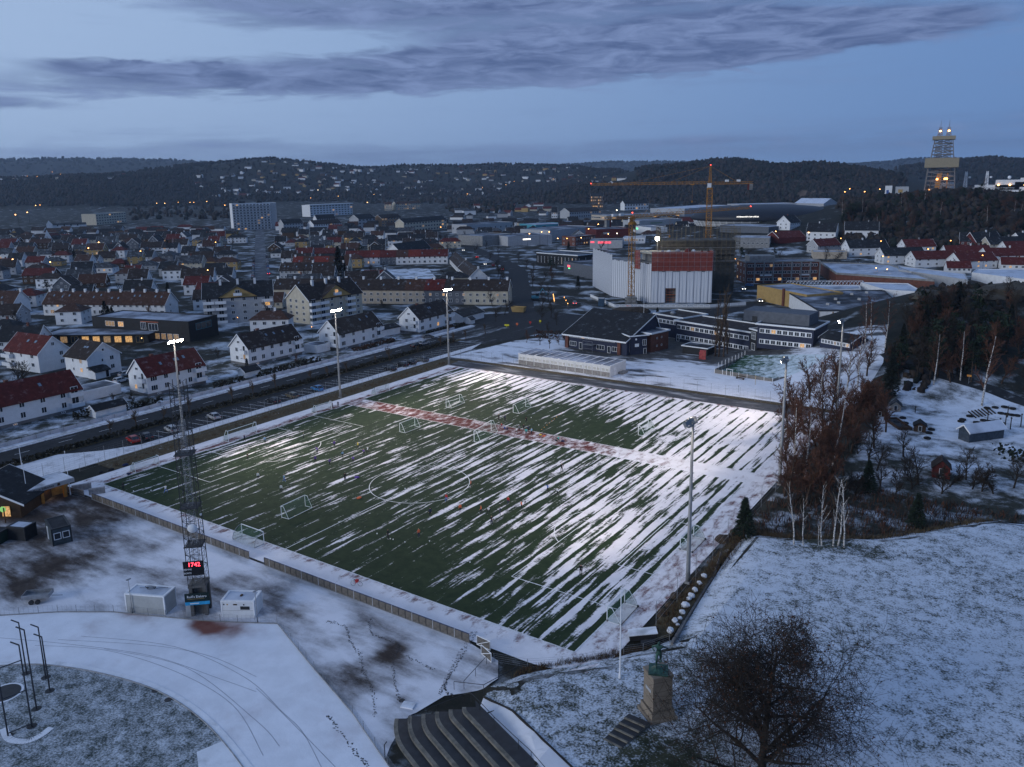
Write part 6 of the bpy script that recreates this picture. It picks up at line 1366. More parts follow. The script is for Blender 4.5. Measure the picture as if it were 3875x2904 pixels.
# boarded fence along the near touchline
f = thing('boarded_fence', 'long weathered board fence along the near touchline', 'fence', (5.6, NEARY, 0)); bo = coursed('grey_brown_boards', (.13, .115, .10), .24, 2, .35, .3)
pnl = MB()
for k in range(5): pnl.box(.05, -.03, .10+k*.215, 1.10, .02, .10+k*.215+.195)
pnl = pnl.mesh('panel', flatmat('fence_board', (.13, .115, .10), .9, .35, 1.2)); ps = MB(); ps.box(-.05, -.07, -.1, .05, .06, 1.22); psm = ps.mesh('post', flatmat('pale_post', (.40, .40, .42), .8)); ps2 = MB(); ps2.box(-.035, -.05, 0, .035, .04, 1.15); psd = ps2.mesh('post', darkmetal)
cap = MB(); cap.box(0, -.07, 1.17, 1.13, .07, 1.21); capm = cap.mesh('cap_rail', flatmat('blue_cap', (.03, .04, .09), .7)); bb = MB(); bb.box(0, -.12, -.1, 1.13, .12, .09); bbm = bb.mesh('base', conc); N = 74
for i in range(N):
 x = i*1.13
 if abs(x-44.0) < 1.2: continue
 obj('panel', pnl, f, (x, 0, 0)); obj('cap_rail', capm, f, (x, 0, 0)); obj('base', bbm, f, (x, 0, 0)); obj('post', psm if i % 3 == 0 else psd, f, (x, 0, 0))
for i, (a, c, l_) in enumerate((((90.2, -36.3), (92.3, -36.5), 'upper open gate leaf at the near corner of the pitch'), ((91.8, -37.6), (93.8, -38.4), 'lower open gate leaf at the near corner of the pitch'), ((-1.4, -37.2), (3.2, -36.6), 'grey steel gate between stone walls beside the ticket building'))):
 d = Vector((c[0]-a[0], c[1]-a[1], 0)); L = d.length; g = thing('gate', l_, 'gate', (a[0], a[1], 0), math.atan2(d.y, d.x)); b = MB(); b.path([(0, 0, .1), (0, 0, 1.25), (L, 0, 1.25), (L, 0, .1), (0, 0, .1), (L, 0, 1.25)], .05, 5); b.build('gate_frame', trim if i < 2 else galv, g)
 for k in range(5): b = MB(); b.box(.05, .02, .15+k*.21, L-.05, .05, .33+k*.21); b.build('board', bo, g)
for a, c, l_ in (((-1.2, -36.4), (.2, -33.6), 'low stone wall left of the steel gate'), ((3.0, -35.6), (4.4, -33.4), 'low stone wall right of the steel gate')):
 d = Vector((c[0]-a[0], c[1]-a[1], 0)); b = MB(); b.box(0, -.25, -.1, d.length, .25, 1.0); b.box(-.05, -.3, 1.0, d.length+.05, .3, 1.1); tag(b.build('stone_wall', flatmat('lavender_stone', (.26, .25, .25), .9, .25, 2, bump=.3) if 'lavender_stone' not in MATS else MATS['lavender_stone'], None, (a[0], a[1], 0), math.atan2(d.y, d.x)), l_, 'wall')
# ------------------------------------------------------------------ lattice tower with scoreboard
LT = thing('lattice_tower', 'dark lattice floodlight tower with scoreboard and concrete base', 'lattice tower', (55.4, -49.4, 0), rad(42)); lm_ = flatmat('lattice_steel', (.045, .046, .05), .6, .3, 2, metal=.3)
b = MB(); truss(b, (0, 0, 4.0), (0, 0, 31.0), 2.1, 1.65, 24, .055, .03); b.build('lattice', lm_, LT)
b = MB(); truss(b, (0, 0, 4.0), (0, 0, 26), .75, .6, 34, .03, .018); b.build('ladder_cage', galv, LT)
for z in (9.4, 14.6, 21.6): b = MB(); b.box(-1.0, -1.0, z, 1.0, 1.0, z+.12); b.path([(-1.1, -1.1, z+.1), (1.1, -1.1, z+.1), (1.1, 1.1, z+.1), (-1.1, 1.1, z+.1), (-1.1, -1.1, z+.1)], .05, 4); b.build('platform', lm_, LT)
b = MB(); b.lathe([(.1, 0), (.45, .06), (.62, .22), (.60, .26)], 16); b.build('dish', trim, LT, (.25, -1.1, 12.2), rot=(math.pi/2+.15, 0, 0), smooth=True)
for z in (11.8, 13.4): b = MB(); b.lathe([(.09, 0), (.16, .2)], 8); b.build('small_lamp', trim, LT, (1.15, -.2, z))
b = MB()
for x in (-1.05, .65):
 for y in (-1.1, .6): b.box(x, y, -.2, x+.42, y+.5, 4.3)
b.box(-.62, -.7, 0, .62, .6, 4.0); b.box(-1.1, -1.15, 3.95, 1.1, 1.15, 4.2); b.build('concrete_base', coursed('ribbed_concrete', (.10, .095, .09), .3, 3, .35, .25), LT)
b = MB(); b.box(-1.15, -1.35, -.2, -.2, -1.12, 2.2); b.build('meter_box', lgrey, LT, (-.5, .3, 0))
b = MB(); b.box(-1.25, -.08, 0, 1.25, .08, 1.9); sb_ = b.build('scoreboard', flatmat('scoreboard_black', (.006, .006, .008), .5), LT, (-.1, -1.25, 5.8)); letters('17:42'.replace(':', ''), .78, glow('led_red', (1.0, .04, .07), 4.5), sb_, (.1, -.10, 1.48)); letters('HJEMME', .30, trim, sb_, (-.75, -.10, .86)); letters('BORTE', .30, trim, sb_, (-.75, -.10, .35))
b = MB(); b.box(-1.5, -.06, .45, 1.5, .06, 1.6); sg = b.build('sign_board', flatmat('sign_dark_green', (.006, .018, .018), .5), LT, (-.05, -1.35, 1.75)); letters("Rolf's Elektro", .45, trim, sg, (0, -.08, 1.15)); q = MB(); q.box(-1.2, -.072, .82, .9, -.061, .86); q.build('underline', ochre, sg); q = MB(); q.box(-1.5, -.065, 0, 1.5, .06, .44); o = q.build('blue_strip', flatmat('sign_cyan', (.03, .30, .55), .5), sg); q = MB(); q.box(-.9, -.075, .16, .2, -.066, .28); q.build('strip_print', trim, o)
# containers, kiosk and huts in the lot
ribbed = coursed('ribbed_container_white', (.36, .37, .37), .2, 3, .7, .08)
def crate(label, a, c, D, h_, wall, roofm, name='container', cat='container', snow=.8, fr=None):
 t = B(name, label, cat, a, c, D, h_, wall); t.flat(roofm, .06, fr or trim, .0, snow)
 for x in (0, t.L-.12):
  for y in (0, D-.12): t.box('corner_post', x-.03, y-.03, -.05, x+.15, y+.15, h_+.02, fr or trim)
 return t
t = crate('white ribbed container with cable coil on its roof left of the lattice tower', (47.1, -54.8), (52.2, -52.5), 2.6, 2.6, ribbed, snowroof)
b = MB(); pts = [(2.9+.45*math.cos(q)*(1+.05*q), 1.4+.3*math.sin(q), 2.75+.02*q) for q in np.arange(0, 19, .6)]; b.path(pts, .03, 4); b.path([(1.2, 1.5, 2.72), (2.4, 1.6, 2.75)], .03, 4); b.path([(3.3, 1.5, 2.75), (4.2, 1.6, 2.9), (5.0, 2.0, 2.75)], .03, 4); tag(b.build('cable_coil', darkmetal, None, t.r.location, t.r.rotation_euler.z), 'dark cable coil lying on the white container roof', 'cable')
t = crate('white ticket kiosk with dark hatch right of the lattice tower', (58.9, -48.9), (62.6, -46.7), 2.7, 2.3, white_p, snowroof, 'kiosk', 'kiosk', .85)
t.box('hatch', 2.5, -.04, 1.15, 3.7, -.005, 1.6, darkmetal); t.box('seam', .1, -.03, 1.0, 4.2, -.004, 1.03, lgrey)
for x, m_ in ((.3, darkmetal), (.75, ochre), (1.6, brown_w), (2.9, darkmetal)): t.box('vent', x, -.03, 1.75, x+(.5 if m_ is brown_w else .16), -.004, 1.92, m_)
b = MB(); b.box(-.15, -.2, 0, .15, .2, .12); b.build('roof_hatch', brown_w, t.roof, (2.2, 1.4, 2.32))
t = crate('dark grey site hut with two framed windows and white door in the lot', (14.1, -48.5), (19.0, -50.0), 2.7, 2.75, flatmat('slate_hut', (.045, .06, .07), .6), flatroof, 'site_hut', 'hut', .12, darkmetal)
t.win('R', .75, 1.5, 1.0, 1.1, 1, 0, trim, True); t.win('R', 1.95, 1.5, 1.0, 1.1, 1, 0, trim, True); t.win('F', 1.7, 1.1, .8, 2.0, 1, glz=white_p, name='door')
t = crate('black container with snowy lid behind the dark site hut', (10.4, -52.6), (13.4, -51.4), 2.4, 2.2, blackw, snowroof, snow=.75, fr=darkmetal)
t = crate('dark green waste container with hazard stripes at the left photo edge', (8.0, -55.6), (11.2, -54.2), 2.2, 1.9, flatmat('container_green', (.012, .03, .022), .6), flatroof, snow=.2, fr=darkmetal)
for x in (.2, 2.9): t.box('hazard_stripe', x, -.05, .2, x+.2, -.01, 1.2, flatmat('hazard_yellow', (.55, .50, .02), .5) if 'hazard_yellow' not in MATS else MATS['hazard_yellow'])
# log clubhouse at the left edge, ticket building with lettering
t = B('log_house', 'brown log clubhouse with black roof at the left photo edge', 'house', (-8.5, -55), (3.2, -47.2), 9, 2.9, brown_w).gable(6.2, r_dark, 'y', .9); t.win('F', 8.4, 1.9, 1.1, 1.3, 1, frame=trim); t.win('F', 11.6, 1.2, 1.6, 2.0, 1, glz=lit, frame=brown_w)
for i in range(4): t.box('porch_rail', 6+i*2.2, -2.2, .1, 6.15+i*2.2, -2.05, 2.7, brown_w)
t.box('porch_beam', 5.8, -2.25, .9, 13.5, -2.1, 1.05, brown_w)
for x, y in ((-1, -57.2), (.6, -56.3)):
 b = MB(); b.box(-.55, -.55, 0, .55, .55, 1.3); b.box(-.6, -.6, 1.3, .6, .6, 1.42); tag(b.build('wooden_crate', beige, None, (x+6, y+3.5, 0), .5), 'pale crate %s beside the log clubhouse' % ('left' if x < 0 else 'right'), 'crate')
b = MB(); b.lathe([(.5, 0), (.5, .1)], 14); tag(b.build('round_sign', glow('green_sign_glow', (.35, .9, .2), .5), None, (1.6, -49.2, 1.9), rot=(math.pi/2, 0, rad(33))), 'small glowing green round sign on the log clubhouse', 'sign')
a, c = P0('U3', 200, 325, .0), P0('U3', 893, 215, .0)
a = P0('U3', 190, 300, 3.2); c = P0('U3', 890, 95, 3.2)
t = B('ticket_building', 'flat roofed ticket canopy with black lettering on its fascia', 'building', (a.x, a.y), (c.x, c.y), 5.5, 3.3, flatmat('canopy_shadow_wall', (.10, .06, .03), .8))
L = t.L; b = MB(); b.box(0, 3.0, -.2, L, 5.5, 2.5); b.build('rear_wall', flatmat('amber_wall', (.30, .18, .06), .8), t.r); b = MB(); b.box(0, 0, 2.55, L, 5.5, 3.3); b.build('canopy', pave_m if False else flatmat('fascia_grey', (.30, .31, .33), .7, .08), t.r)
b = MB()
for k_ in range(8): b.add([(L*k_/8, .2, 3.304), (L*(k_+1)/8, .2, 3.304), (L*(k_+1)/8, 5.3, 3.304), (L*k_/8, 5.3, 3.304)], [(0, 1, 2, 3)])
o = b.build('roof', pave_m, t.r); set_snow(o.data, .72)
for x in (1.2, L*.42, L-1.8): t.box('column', x, .5, -.2, x+.5, 1.0, 2.55, flatmat('amber_column', (.34, .15, .03), .7) if 'amber_column' not in MATS else MATS['amber_column'])
letters('Bruk bilbeltet', .62, darkmetal, t.r, (L*.46, -.04, 2.92));
for x in (L*.24, L*.72): q = MB(); q.add([(x-.28, -.03, 2.7), (x+.28, -.03, 2.7), (x, -.03, 3.2)] if x < L/2 else [(x-.25, -.03, 2.7), (x+.25, -.03, 2.7), (x+.2, -.03, 3.15), (x-.2, -.03, 3.15)], [(0, 1, 2)] if x < L/2 else [(0, 1, 2, 3)]); q.build('emblem', greyw if x < L/2 else brown_w, t.r)
ld = bpy.data.lights.new('canopy_lamp', 'POINT'); ld.energy = 60; ld.color = (1, .55, .18); ld.shadow_soft_size = .2; lo = bpy.data.objects.new('canopy_lamp', ld); link(lo); lo.parent = t.r; lo.location = (2.2, 1.6, 2.2)
ld = bpy.data.lights.new('canopy_lamp', 'POINT'); ld.energy = 30; ld.color = (1, .60, .22); ld.shadow_soft_size = .2; lo = bpy.data.objects.new('canopy_lamp', ld); link(lo); lo.parent = t.r; lo.location = (L*.6, 1.6, 2.2)
# flagpoles and lamp posts
def pole(label, p, h_, r0=.07, r1=.04, mat=None, name='flagpole', cat='flagpole', head=None, ang=0.0, group=None):
 t = thing(name, label, cat, p, ang, group); b = MB(); b.lathe([(r0*2.0, -.05), (r0*1.9, .35), (r0, .9), (r1, h_)], 8); b.build('pole', mat or trim, t, smooth=True)
 b = MB()
 if head == 'flood': b.box(-.1, -.25, h_-.1, .1, .35, .02+h_)
 elif head == 'street': b.tube((0, 0, h_), (.9, 0, h_+.25), .04, .04, 5); b.box(.7, -.14, h_+.16, 1.35, .14, h_+.28)
 else: b.lathe([(.04, 0), (.09, .06), (.02, .14)], 8, (0, 0, h_))
 b.build('lamp_head' if head else 'finial', mat or trim, t); return t
pole('tall white flagpole on the lawn in front of the near pitch corner', PT('S4', 925, 890), 10.6, .09, .05)
pole('white flagpole right of the ticket canopy', P0('U3', 848, 298), 8.2); pole('white flagpole in front of the ticket canopy', P0('U3', 345, 415), 7.6); pole('white flagpole behind the ticket canopy beside the road', P0('R5', 195, 1445), 5.4)
pole('thin grey lamp post in front of the white container', P0('S1', 1140, 1300), 4.8, .05, .04, galv, 'lamp_post', 'lamp post', 'flood'); pole('thin grey lamp post at the corner of the white kiosk', P0('U1', 1190, 880), 4.4, .05, .04, galv, 'lamp_post', 'lamp post', 'flood'); pole('white flagpole in front of the building site', P0('R3', 1130, 1570), 11, .08, .05)
# ------------------------------------------------------------------ terraces of steps, railings, retaining edge
sc2 = flatmat('old_concrete_step', (.16, .145, .12), .9, .3, 1.5, bump=.3); wet = flatmat('wet_tread', (.022, .023, .027), .5, .3, 1.2)
st = thing('stand_steps', 'curved concrete terrace steps below the snowy path', 'steps'); dirv = Vector((.925, -.38, 0)); up_ = Vector((-dirv.y, dirv.x, 0)); o0 = Vector((97.6, -46.6, 0)); NS = 6
for k in range(NS):
 z = 1.38-k*.25; r_in = .4+k*1.4
 def off(r):                               # rounded left end, then straight along the stand
  c = o0+dirv*.9; pts = [c+up_*0-(up_*math.cos(q)+dirv*math.sin(q))*r*1.0 for q in np.linspace(rad(34), 0, 10)]
  return pts+[c+dirv*24-up_*r]
 A_, B_ = off(r_in), off(r_in+1.4); b = MB(); n = len(A_)
 b.add([(p.x, p.y, z) for p in A_]+[(p.x, p.y, z) for p in B_], [(i, n+i, n+i+1, i+1) for i in range(n-1)]); b.build('tread', wet, st)
 b = MB(); C_ = off(r_in+1.0); b.add([(p.x, p.y, z+.012) for p in C_]+[(p.x, p.y, z+.012) for p in B_]+[(p.x, p.y, z-.26) for p in B_], [(i, n+i, n+i+1, i+1) for i in range(n-1)]+[(n+i, 2*n+i, 2*n+i+1, n+i+1) for i in range(n-1)]); b.build('nosing', sc2, st)
b = MB(); A_ = off(.4); n = len(A_); b.add([(p.x, p.y, 1.36) for p in A_]+[(p.x, p.y, 1.36) for p in [o0+up_*.2+dirv*t_ for t_ in np.linspace(-.3, 25, n)]], [(i, i+1, n+i+1, n+i) for i in range(n-1)]); b.build('landing', wet, st)
def railing(label, pts, h_=1.0, sp=2.2):
 pts = [Vector(p) for p in pts]; t = thing('railing', label, 'railing', pts[0]); b = MB(); b.path([p-pts[0]+Vector((0, 0, h_)) for p in pts], .035, 5); b.build('handrail', darkmetal, t); pb = MB(); pb.tube((0, 0, 0), (0, 0, h_), .03, .03, 5); pm2 = pb.mesh('post', darkmetal)
 for a, c in zip(pts, pts[1:]):
  n = max(1, int((c-a).length/sp))
  for i in range(n): obj('post', pm2, t, a.lerp(c, i/n)-pts[0])
 obj('post', pm2, t, pts[-1]-pts[0])
def Z1(z, x, y, h_): return P0(z, x, y, h_)
railing('dark railing over the rounded end of the terrace steps', [Z1('S3', 1318, 1290, .3), Z1('S3', 1785, 1105, .9), Z1('S3', 1850, 1090, 1.3), Z1('S3', 1925, 1165, 1.4), Z1('S3', 2050, 1300, 1.4), Z1('S3', 2260, 1500, 1.4), Z1('S4', 160, 1600, 1.4), Z1('S4', 330, 1800, 1.4)])
railing('dark railing beside the stairs at the near corner of the pitch', [Z1('S3', 1705, 990, .2), Z1('S3', 1960, 1020, .9), Z1('S3', 2209, 885, 1.4), Z1('S4', 80, 830, 1.4)])
railing('short dark handrail descending from the near gate', [Z1('S3', 1790, 985, .2), Z1('S3', 1985, 770, .5)])
pr = [PT('S3', 1960, 1060), PT('S4', 0, 1180), PT('S4', 250, 1420), PT('S4', 500, 1658), PT('S4', 700, 1850)]
pl = [Z1('S3', 1890, 1110, 1.45), Z1('S3', 2209, 1440, 1.45), Z1('S4', 160, 1560, 1.45), Z1('S4', 420, 1880, 1.45)]
o = sheet('snowy_path', [(p.x, p.y) for p in pl]+[(p.x, p.y) for p in pr[::-1]], .10, 1.2, pave_m, .88)
b = MB()
for a, c in zip(pr, pr[1:]): b.tube((a.x, a.y, a.z+.1), (c.x, c.y, c.z+.1), .14, .14, 4)
tag(b.build('log_edging', flatmat('dark_edging', (.03, .026, .022), .9)), 'dark low edging beam between snowy path and lawn', 'edging')
# small steps up to the statue
stt = thing('monument_steps', 'dark stone steps leading up to the statue pedestal', 'steps'); sa, sb2, sc3, sd2 = [PT('S4', x, y) for x, y in ((780, 1420), (935, 1500), (1185, 1310), (1000, 1230))]
for k in range(5):
 a, d_ = sa.lerp(sd2, k/5), sa.lerp(sd2, (k+1)/5); bq, cq = sb2.lerp(sc3, k/5), sb2.lerp(sc3, (k+1)/5); zt = H(a.x, a.y)+.06+.10*k
 b = MB(); b.prism([(a.x, a.y), (bq.x, bq.y), (cq.x, cq.y), (d_.x, d_.y)], zt-.4, zt, 0, 1); b.build('step', [sc2, wet], stt)
 b = MB(); e1, e2 = a.lerp(d_, .22), bq.lerp(cq, .22); b.prism([(a.x, a.y), (bq.x, bq.y), (e2.x, e2.y), (e1.x, e1.y)], zt, zt+.025); b.build('nosing', sc2, stt)
# stone wall, boulders and junk at the lawn's left edge
wl = [PT('S4', x, y) for x, y in ((1372, 605), (1480, 420), (1560, 290), (1650, 140), (1740, 0))]+[PT('D', 1560, 1190), PT('D', 1583, 1152)]
t = thing('retaining_fence', 'low mesh fence on a stone kerb along the left lawn edge', 'fence'); kb = flatmat('kerb_stone_grey', (.20, .19, .185), .9, .3, 1.5)
for a, c in zip(wl, wl[1:]):
 d = c-a; an = math.atan2(d.y, d.x); L = math.hypot(d.x, d.y); n = max(1, int(L/1.2))
 for i in range(n): p = a.lerp(c, i/n); b = MB(); b.box(0, -.15, -.5, L/n-.04, .15, .22+rng.uniform(0, .1)); b.build('kerb_stone', kb, t, p, an)
 b = MB()
 for k in range(6): b.tube((0, -.18, .25+k*.14), (L, -.18, .25+k*.14), .012, .012, 3)
 for k in range(int(L/.4)): b.tube((k*.4, -.18, .2), (k*.4, -.18, 1.0), .008, .008, 3)
 b.build('wire', darkmetal, t, a, an)
rk = flatmat('boulder_rock', (.13, .12, .115), .9, .35, 1.5, bump=.4); snowrock = snowmat('snowy_boulder', (.10, .095, .09), (.17, .16, .15), (.70, .71, .75), (1, 1, 1), 1.0, .2)
def boulder(r, sx, sy, sz, mat, parent=None, loc=(0, 0, 0), seed=0, snow=None, name='boulder'):
 rr = random.Random(seed); bm = bmesh.new(); bmesh.ops.create_icosphere(bm, subdivisions=2, radius=1)
 for v in bm.verts: v.co *= rr.uniform(.78, 1.12); v.co = Vector((v.co.x*sx, v.co.y*sy, v.co.z*sz))
 me_ = bpy.data.meshes.new(name); bm.to_mesh(me_); bm.free(); me_.materials.append(mat)
 if snow is not None: set_snow(me_, snow)
 return obj(name, me_, parent, loc, rr.uniform(0, 3))
BP = [('S4', 1540, 190, .55), ('S4', 1485, 270, .6), ('S4', 1440, 385, .35), ('S4', 1400, 405, .5), ('S4', 1355, 490, .55), ('S4', 1520, 215, .4), ('S4', 1570, 140, .5), ('S4', 1610, 80, .45), ('S4', 1650, 20, .5), ('S4', 1460, 330, .45), ('S4', 1420, 440, .3)]
for i, (z, x, y, r_) in enumerate(BP):
 p = P0(z, x, y, .7); tag(boulder(1, r_, r_*.8, r_*.6, snowrock, None, (p.x, p.y, .9), i, .75), 'snow capped boulder, %s up from the corner shelter, along the stone kerb' % ['first', 'second', 'third', 'fourth', 'fifth', 'sixth', 'seventh', 'eighth', 'ninth', 'tenth', 'eleventh'][sorted(range(11), key=lambda k: -BP[k][2]).index(i)], 'boulder', 'boulders on the right bank')
sheet('bank', [(106.9, -26), (109.4, -23.2), (108.6, -10), (107.4, 3), (106.9, 9), (106.2, 9), (106.6, -8), (106.3, -20)], .35, .8, dry_m, .22)
for i, (z, x, y, r_) in enumerate((('S4', 1300, 330, .9), ('S4', 1420, 180, .8), ('T4', 800, 800, 1.3), ('S4', 1360, 260, .7), ('T4', 870, 760, .9))):
 p = P0(z, x, y, .3); tag(boulder(1, r_*1.2, r_, r_*.7, flatmat('brown_earth', (.045, .032, .022), .95, .4, 1.5, bump=.5) if 'brown_earth' not in MATS else MATS['brown_earth'], None, (p.x, p.y, .2), 40+i, name='earth_mound'), ['brown earth mound nearest the corner shelter', 'brown earth mound below the near right mast', 'large brown mound beside the dark pine', 'small brown mound in the middle of the bank', 'brown mound just left of the pine'][i], 'mound', 'earth mounds on the right bank')
t = thing('corner_shelter', 'collapsed dark shelter with snowy boards at the near right corner', 'shelter', PT('S4', 1010, 575), .55)
for i, (x0_, y0_, z0_, x1_, y1_, z1_, m_) in enumerate(((0, 0, 0, 3.2, 1.6, .7, blackw), (-.1, -.1, .7, 3.3, 1.7, .8, edge), (1.2, -1.4, 0, 2.8, -.6, .4, blackw), (1.6, 1.6, .1, 3.6, 2.2, .6, brown_w))):
 b = MB(); b.box(x0_, y0_, z0_, x1_, y1_, z1_); b.v = [(x, y, z+.12*x-.1*y) for x, y, z in b.v]; o = b.build('board', m_, t)
 if m_ is edge: set_snow(o.data, .7)
# posts and rings on the infield
cg2 = flatmat('cage_post', (.05, .055, .065), .5, .2, 1, metal=.4)
for i, (x, y, xt, yt, h_) in enumerate(((230, 850, 120, 390, 6.7), (395, 885, 265, 430, 6.6), (430, 1000, 310, 510, 6.9), (315, 1155, 130, 435, 9.6), (275, 1305, 75, 565, 9.6), (70, 1390, -110, 640, 9.6))):
 p = P0('S2', x, y); t = thing('cage_post', '%s hooked steel post of the throwing cage on the infield' % ['leftmost of the short rear', 'middle of the short rear', 'rightmost short', 'rear tall', 'right front tall', 'left front tall'][i], 'post', p, 0, 'throwing cage posts'); b = MB(); a = Vector((-.55, -.5, 0)); b.tube((0, 0, 0), (0, 0, h_-.3), .09, .07, 6); b.tube((0, 0, h_-.3), (-.7, -.45, h_+.05), .07, .07, 6); b.build('pole', cg2, t); b = MB(); b.lathe([(.5, .0), (.5, .03)], 12); b.build('base_plate', darkmetal, t)
p5, p6 = P0('S2', 275, 1305), P0('S2', 70, 1390)
t = thing('cage_crossbars', 'dark crossbars joining the two front throwing cage posts', 'crossbar', p6); b = MB();
for z in (.3, 4.2, 7.6): b.tube((0, 0, z), (p5.x-p6.x, p5.y-p6.y, z), .06, .06, 5)
b.build('bar', cg2, t)
p = P0('S2', 40, 1020); b = MB(); b.lathe([(1.6, .03), (1.6, .05)], 28); tag(b.build('throwing_circle', wet, None, p), 'dark round throwing circle at the left edge of the infield', 'throwing circle'); b = MB(); b.lathe([(1.85, .02), (1.85, .035)], 28); b.build('rim', edge, bpy.data.objects['throwing_circle']); set_snow(bpy.data.objects['rim'].data, .9)
es2 = strip(curve([(q.x, q.y) for q in (P0('S2', 20, 1330), P0('S2', 70, 1425), P0('S2', 220, 1445), P0('S2', 350, 1395), P0('S2', 450, 1320))], 5), -.25, .5, .055).build('sector_path', edge, None); set_snow(es2.data, .95); tag(es2, kind='structure')
for i, (x, y) in enumerate(((1340, 998), (1450, 1078), (1680, 1185))):
 p = P0('S2', x, y); b = MB(); b.lathe([(.42, .03), (.40, .05)], 14); tag(b.build('manhole_cover', wet, None, p), 'dark round cover, %s along the track kerb' % ['leftmost', 'middle', 'rightmost'][i], 'cover', 'round covers on the infield')
t = thing('trailer', 'flat bed trailer with dark load bed behind the track fence', 'trailer', (33.6, -61.4, 0), rad(42)); b = MB()
b.box(0, 0, .75, 3.4, 1.7, .85)
for x0_, y0_, x1_, y1_ in ((0, 0, 3.4, .06), (0, 1.64, 3.4, 1.7), (0, .06, .06, 1.64), (3.34, .06, 3.4, 1.64)): b.box(x0_, y0_, .85, x1_, y1_, 1.3)
b.build('bed', galv, t); b = MB(); b.tube((3.4, .85, .7), (4.8, .85, .6), .05, .05, 5); b.build('drawbar', galv, t)
for x in (1.2, 2.0):
 for y in (-.1, 1.8): b = MB(); b.lathe([(.33, -.1), (.33, .1)], 14); b.build('wheel', darkmetal, t, (x, y, .33), rot=(math.pi/2, 0, 0))
b = MB(); b.tube((0, 0, 0), (0, 0, 1.7), .05, .05, 5); b.tube((0, 0, 1.7), (.25, .1, 2.1), .05, .05, 5); tag(b.build('bent_post', darkmetal, None, P0('S3', 1110, 1600)), 'bent dark post beside the lower track fence', 'post')
b = MB(); b.box(-.7, -.5, 0, .7, .5, .15); tag(b.build('manhole_slab', edge, None, P0('S3', 1310, 1130), .3), 'snowy square slab on the lot near the terrace steps', 'slab'); set_snow(bpy.data.objects['manhole_slab'].data, .8)
b = MB(); b.lathe([(.35, .02), (.32, .05)], 14); tag(b.build('drain', wet, None, P0('S3', 1255, 1085)), 'dark round drain beside the snowy slab', 'drain')
# statue on its pedestal
PB_ = PT('S4', 1200, 1285)
e1 = (PT('S4', 1075, 1185)-PB_); e2 = (PT('S4', 1325, 1255)-PB_); ang_ = math.atan2(e2.y, e2.x)
gran = coursed('granite_courses', (.20, .165, .13), 1.05, 2, .5, .15, .85)
t = thing('pedestal', 'granite statue pedestal with inscription plate on the lawn', 'pedestal', PB_, ang_); S_ = 2.5
for x0_, w_, z0_, z1_, nm_ in ((-.25, 3.0, 0, .35, 'plinth'), (0, 2.5, .35, 1.05, 'base_course'), (.2, 2.1, 1.05, 4.6, 'shaft'), (.12, 2.26, 4.6, 4.85, 'cap_stone')): b = MB(); b.box(x0_, x0_, z0_-.3 if z0_ == 0 else z0_, x0_+w_, x0_+w_, z1_); b.build(nm_, gran, t)
b = MB(); b.box(-.03, .7, 2.9, .0, 1.8, 3.2); b.build('inscription_plate', lgrey, t, (.2, 0, 0)); PED = t
# ------------------------------------------------------------------ trees
bark_d = flatmat('bark_dark', (.028, .022, .018), .95, .4, 3); bark_b = flatmat('bark_brown', (.055, .036, .026), .95, .4, 3); twig_r = flatmat('twigs_reddish', (.085, .038, .024), .95, .4, 1); twig_d = flatmat('twigs_dark', (.030, .023, .018), .95, .4, 1); twig_t = flatmat('twigs_tan', (.085, .062, .042), .95, .4, 1)
m, n, p_ = mat_new('birch_bark'); tc = n.n('ShaderNodeTexCoord').outputs['Object']; mp = n.n('ShaderNodeMapping'); n.t.links.new(tc, mp.inputs[0]); mp.inputs['Scale'].default_value = (2, 2, 5)
n.t.links.new(n.mix(n.smooth(n.noise(mp.outputs[0], 1.2, 3, .7), .40, .52), (.05, .045, .04), (.50, .48, .46)), p_.inputs['Base Color']); p_.inputs['Roughness'].default_value = .9; birch_m = m
needle = flatmat('needles', (.012, .022, .012), .95, .5, 2); needle2 = flatmat('needles_blackish', (.008, .013, .010), .95, .5, 2); dryleaf = flatmat('dry_leaf', (.055, .022, .010), .9, .5, 3)
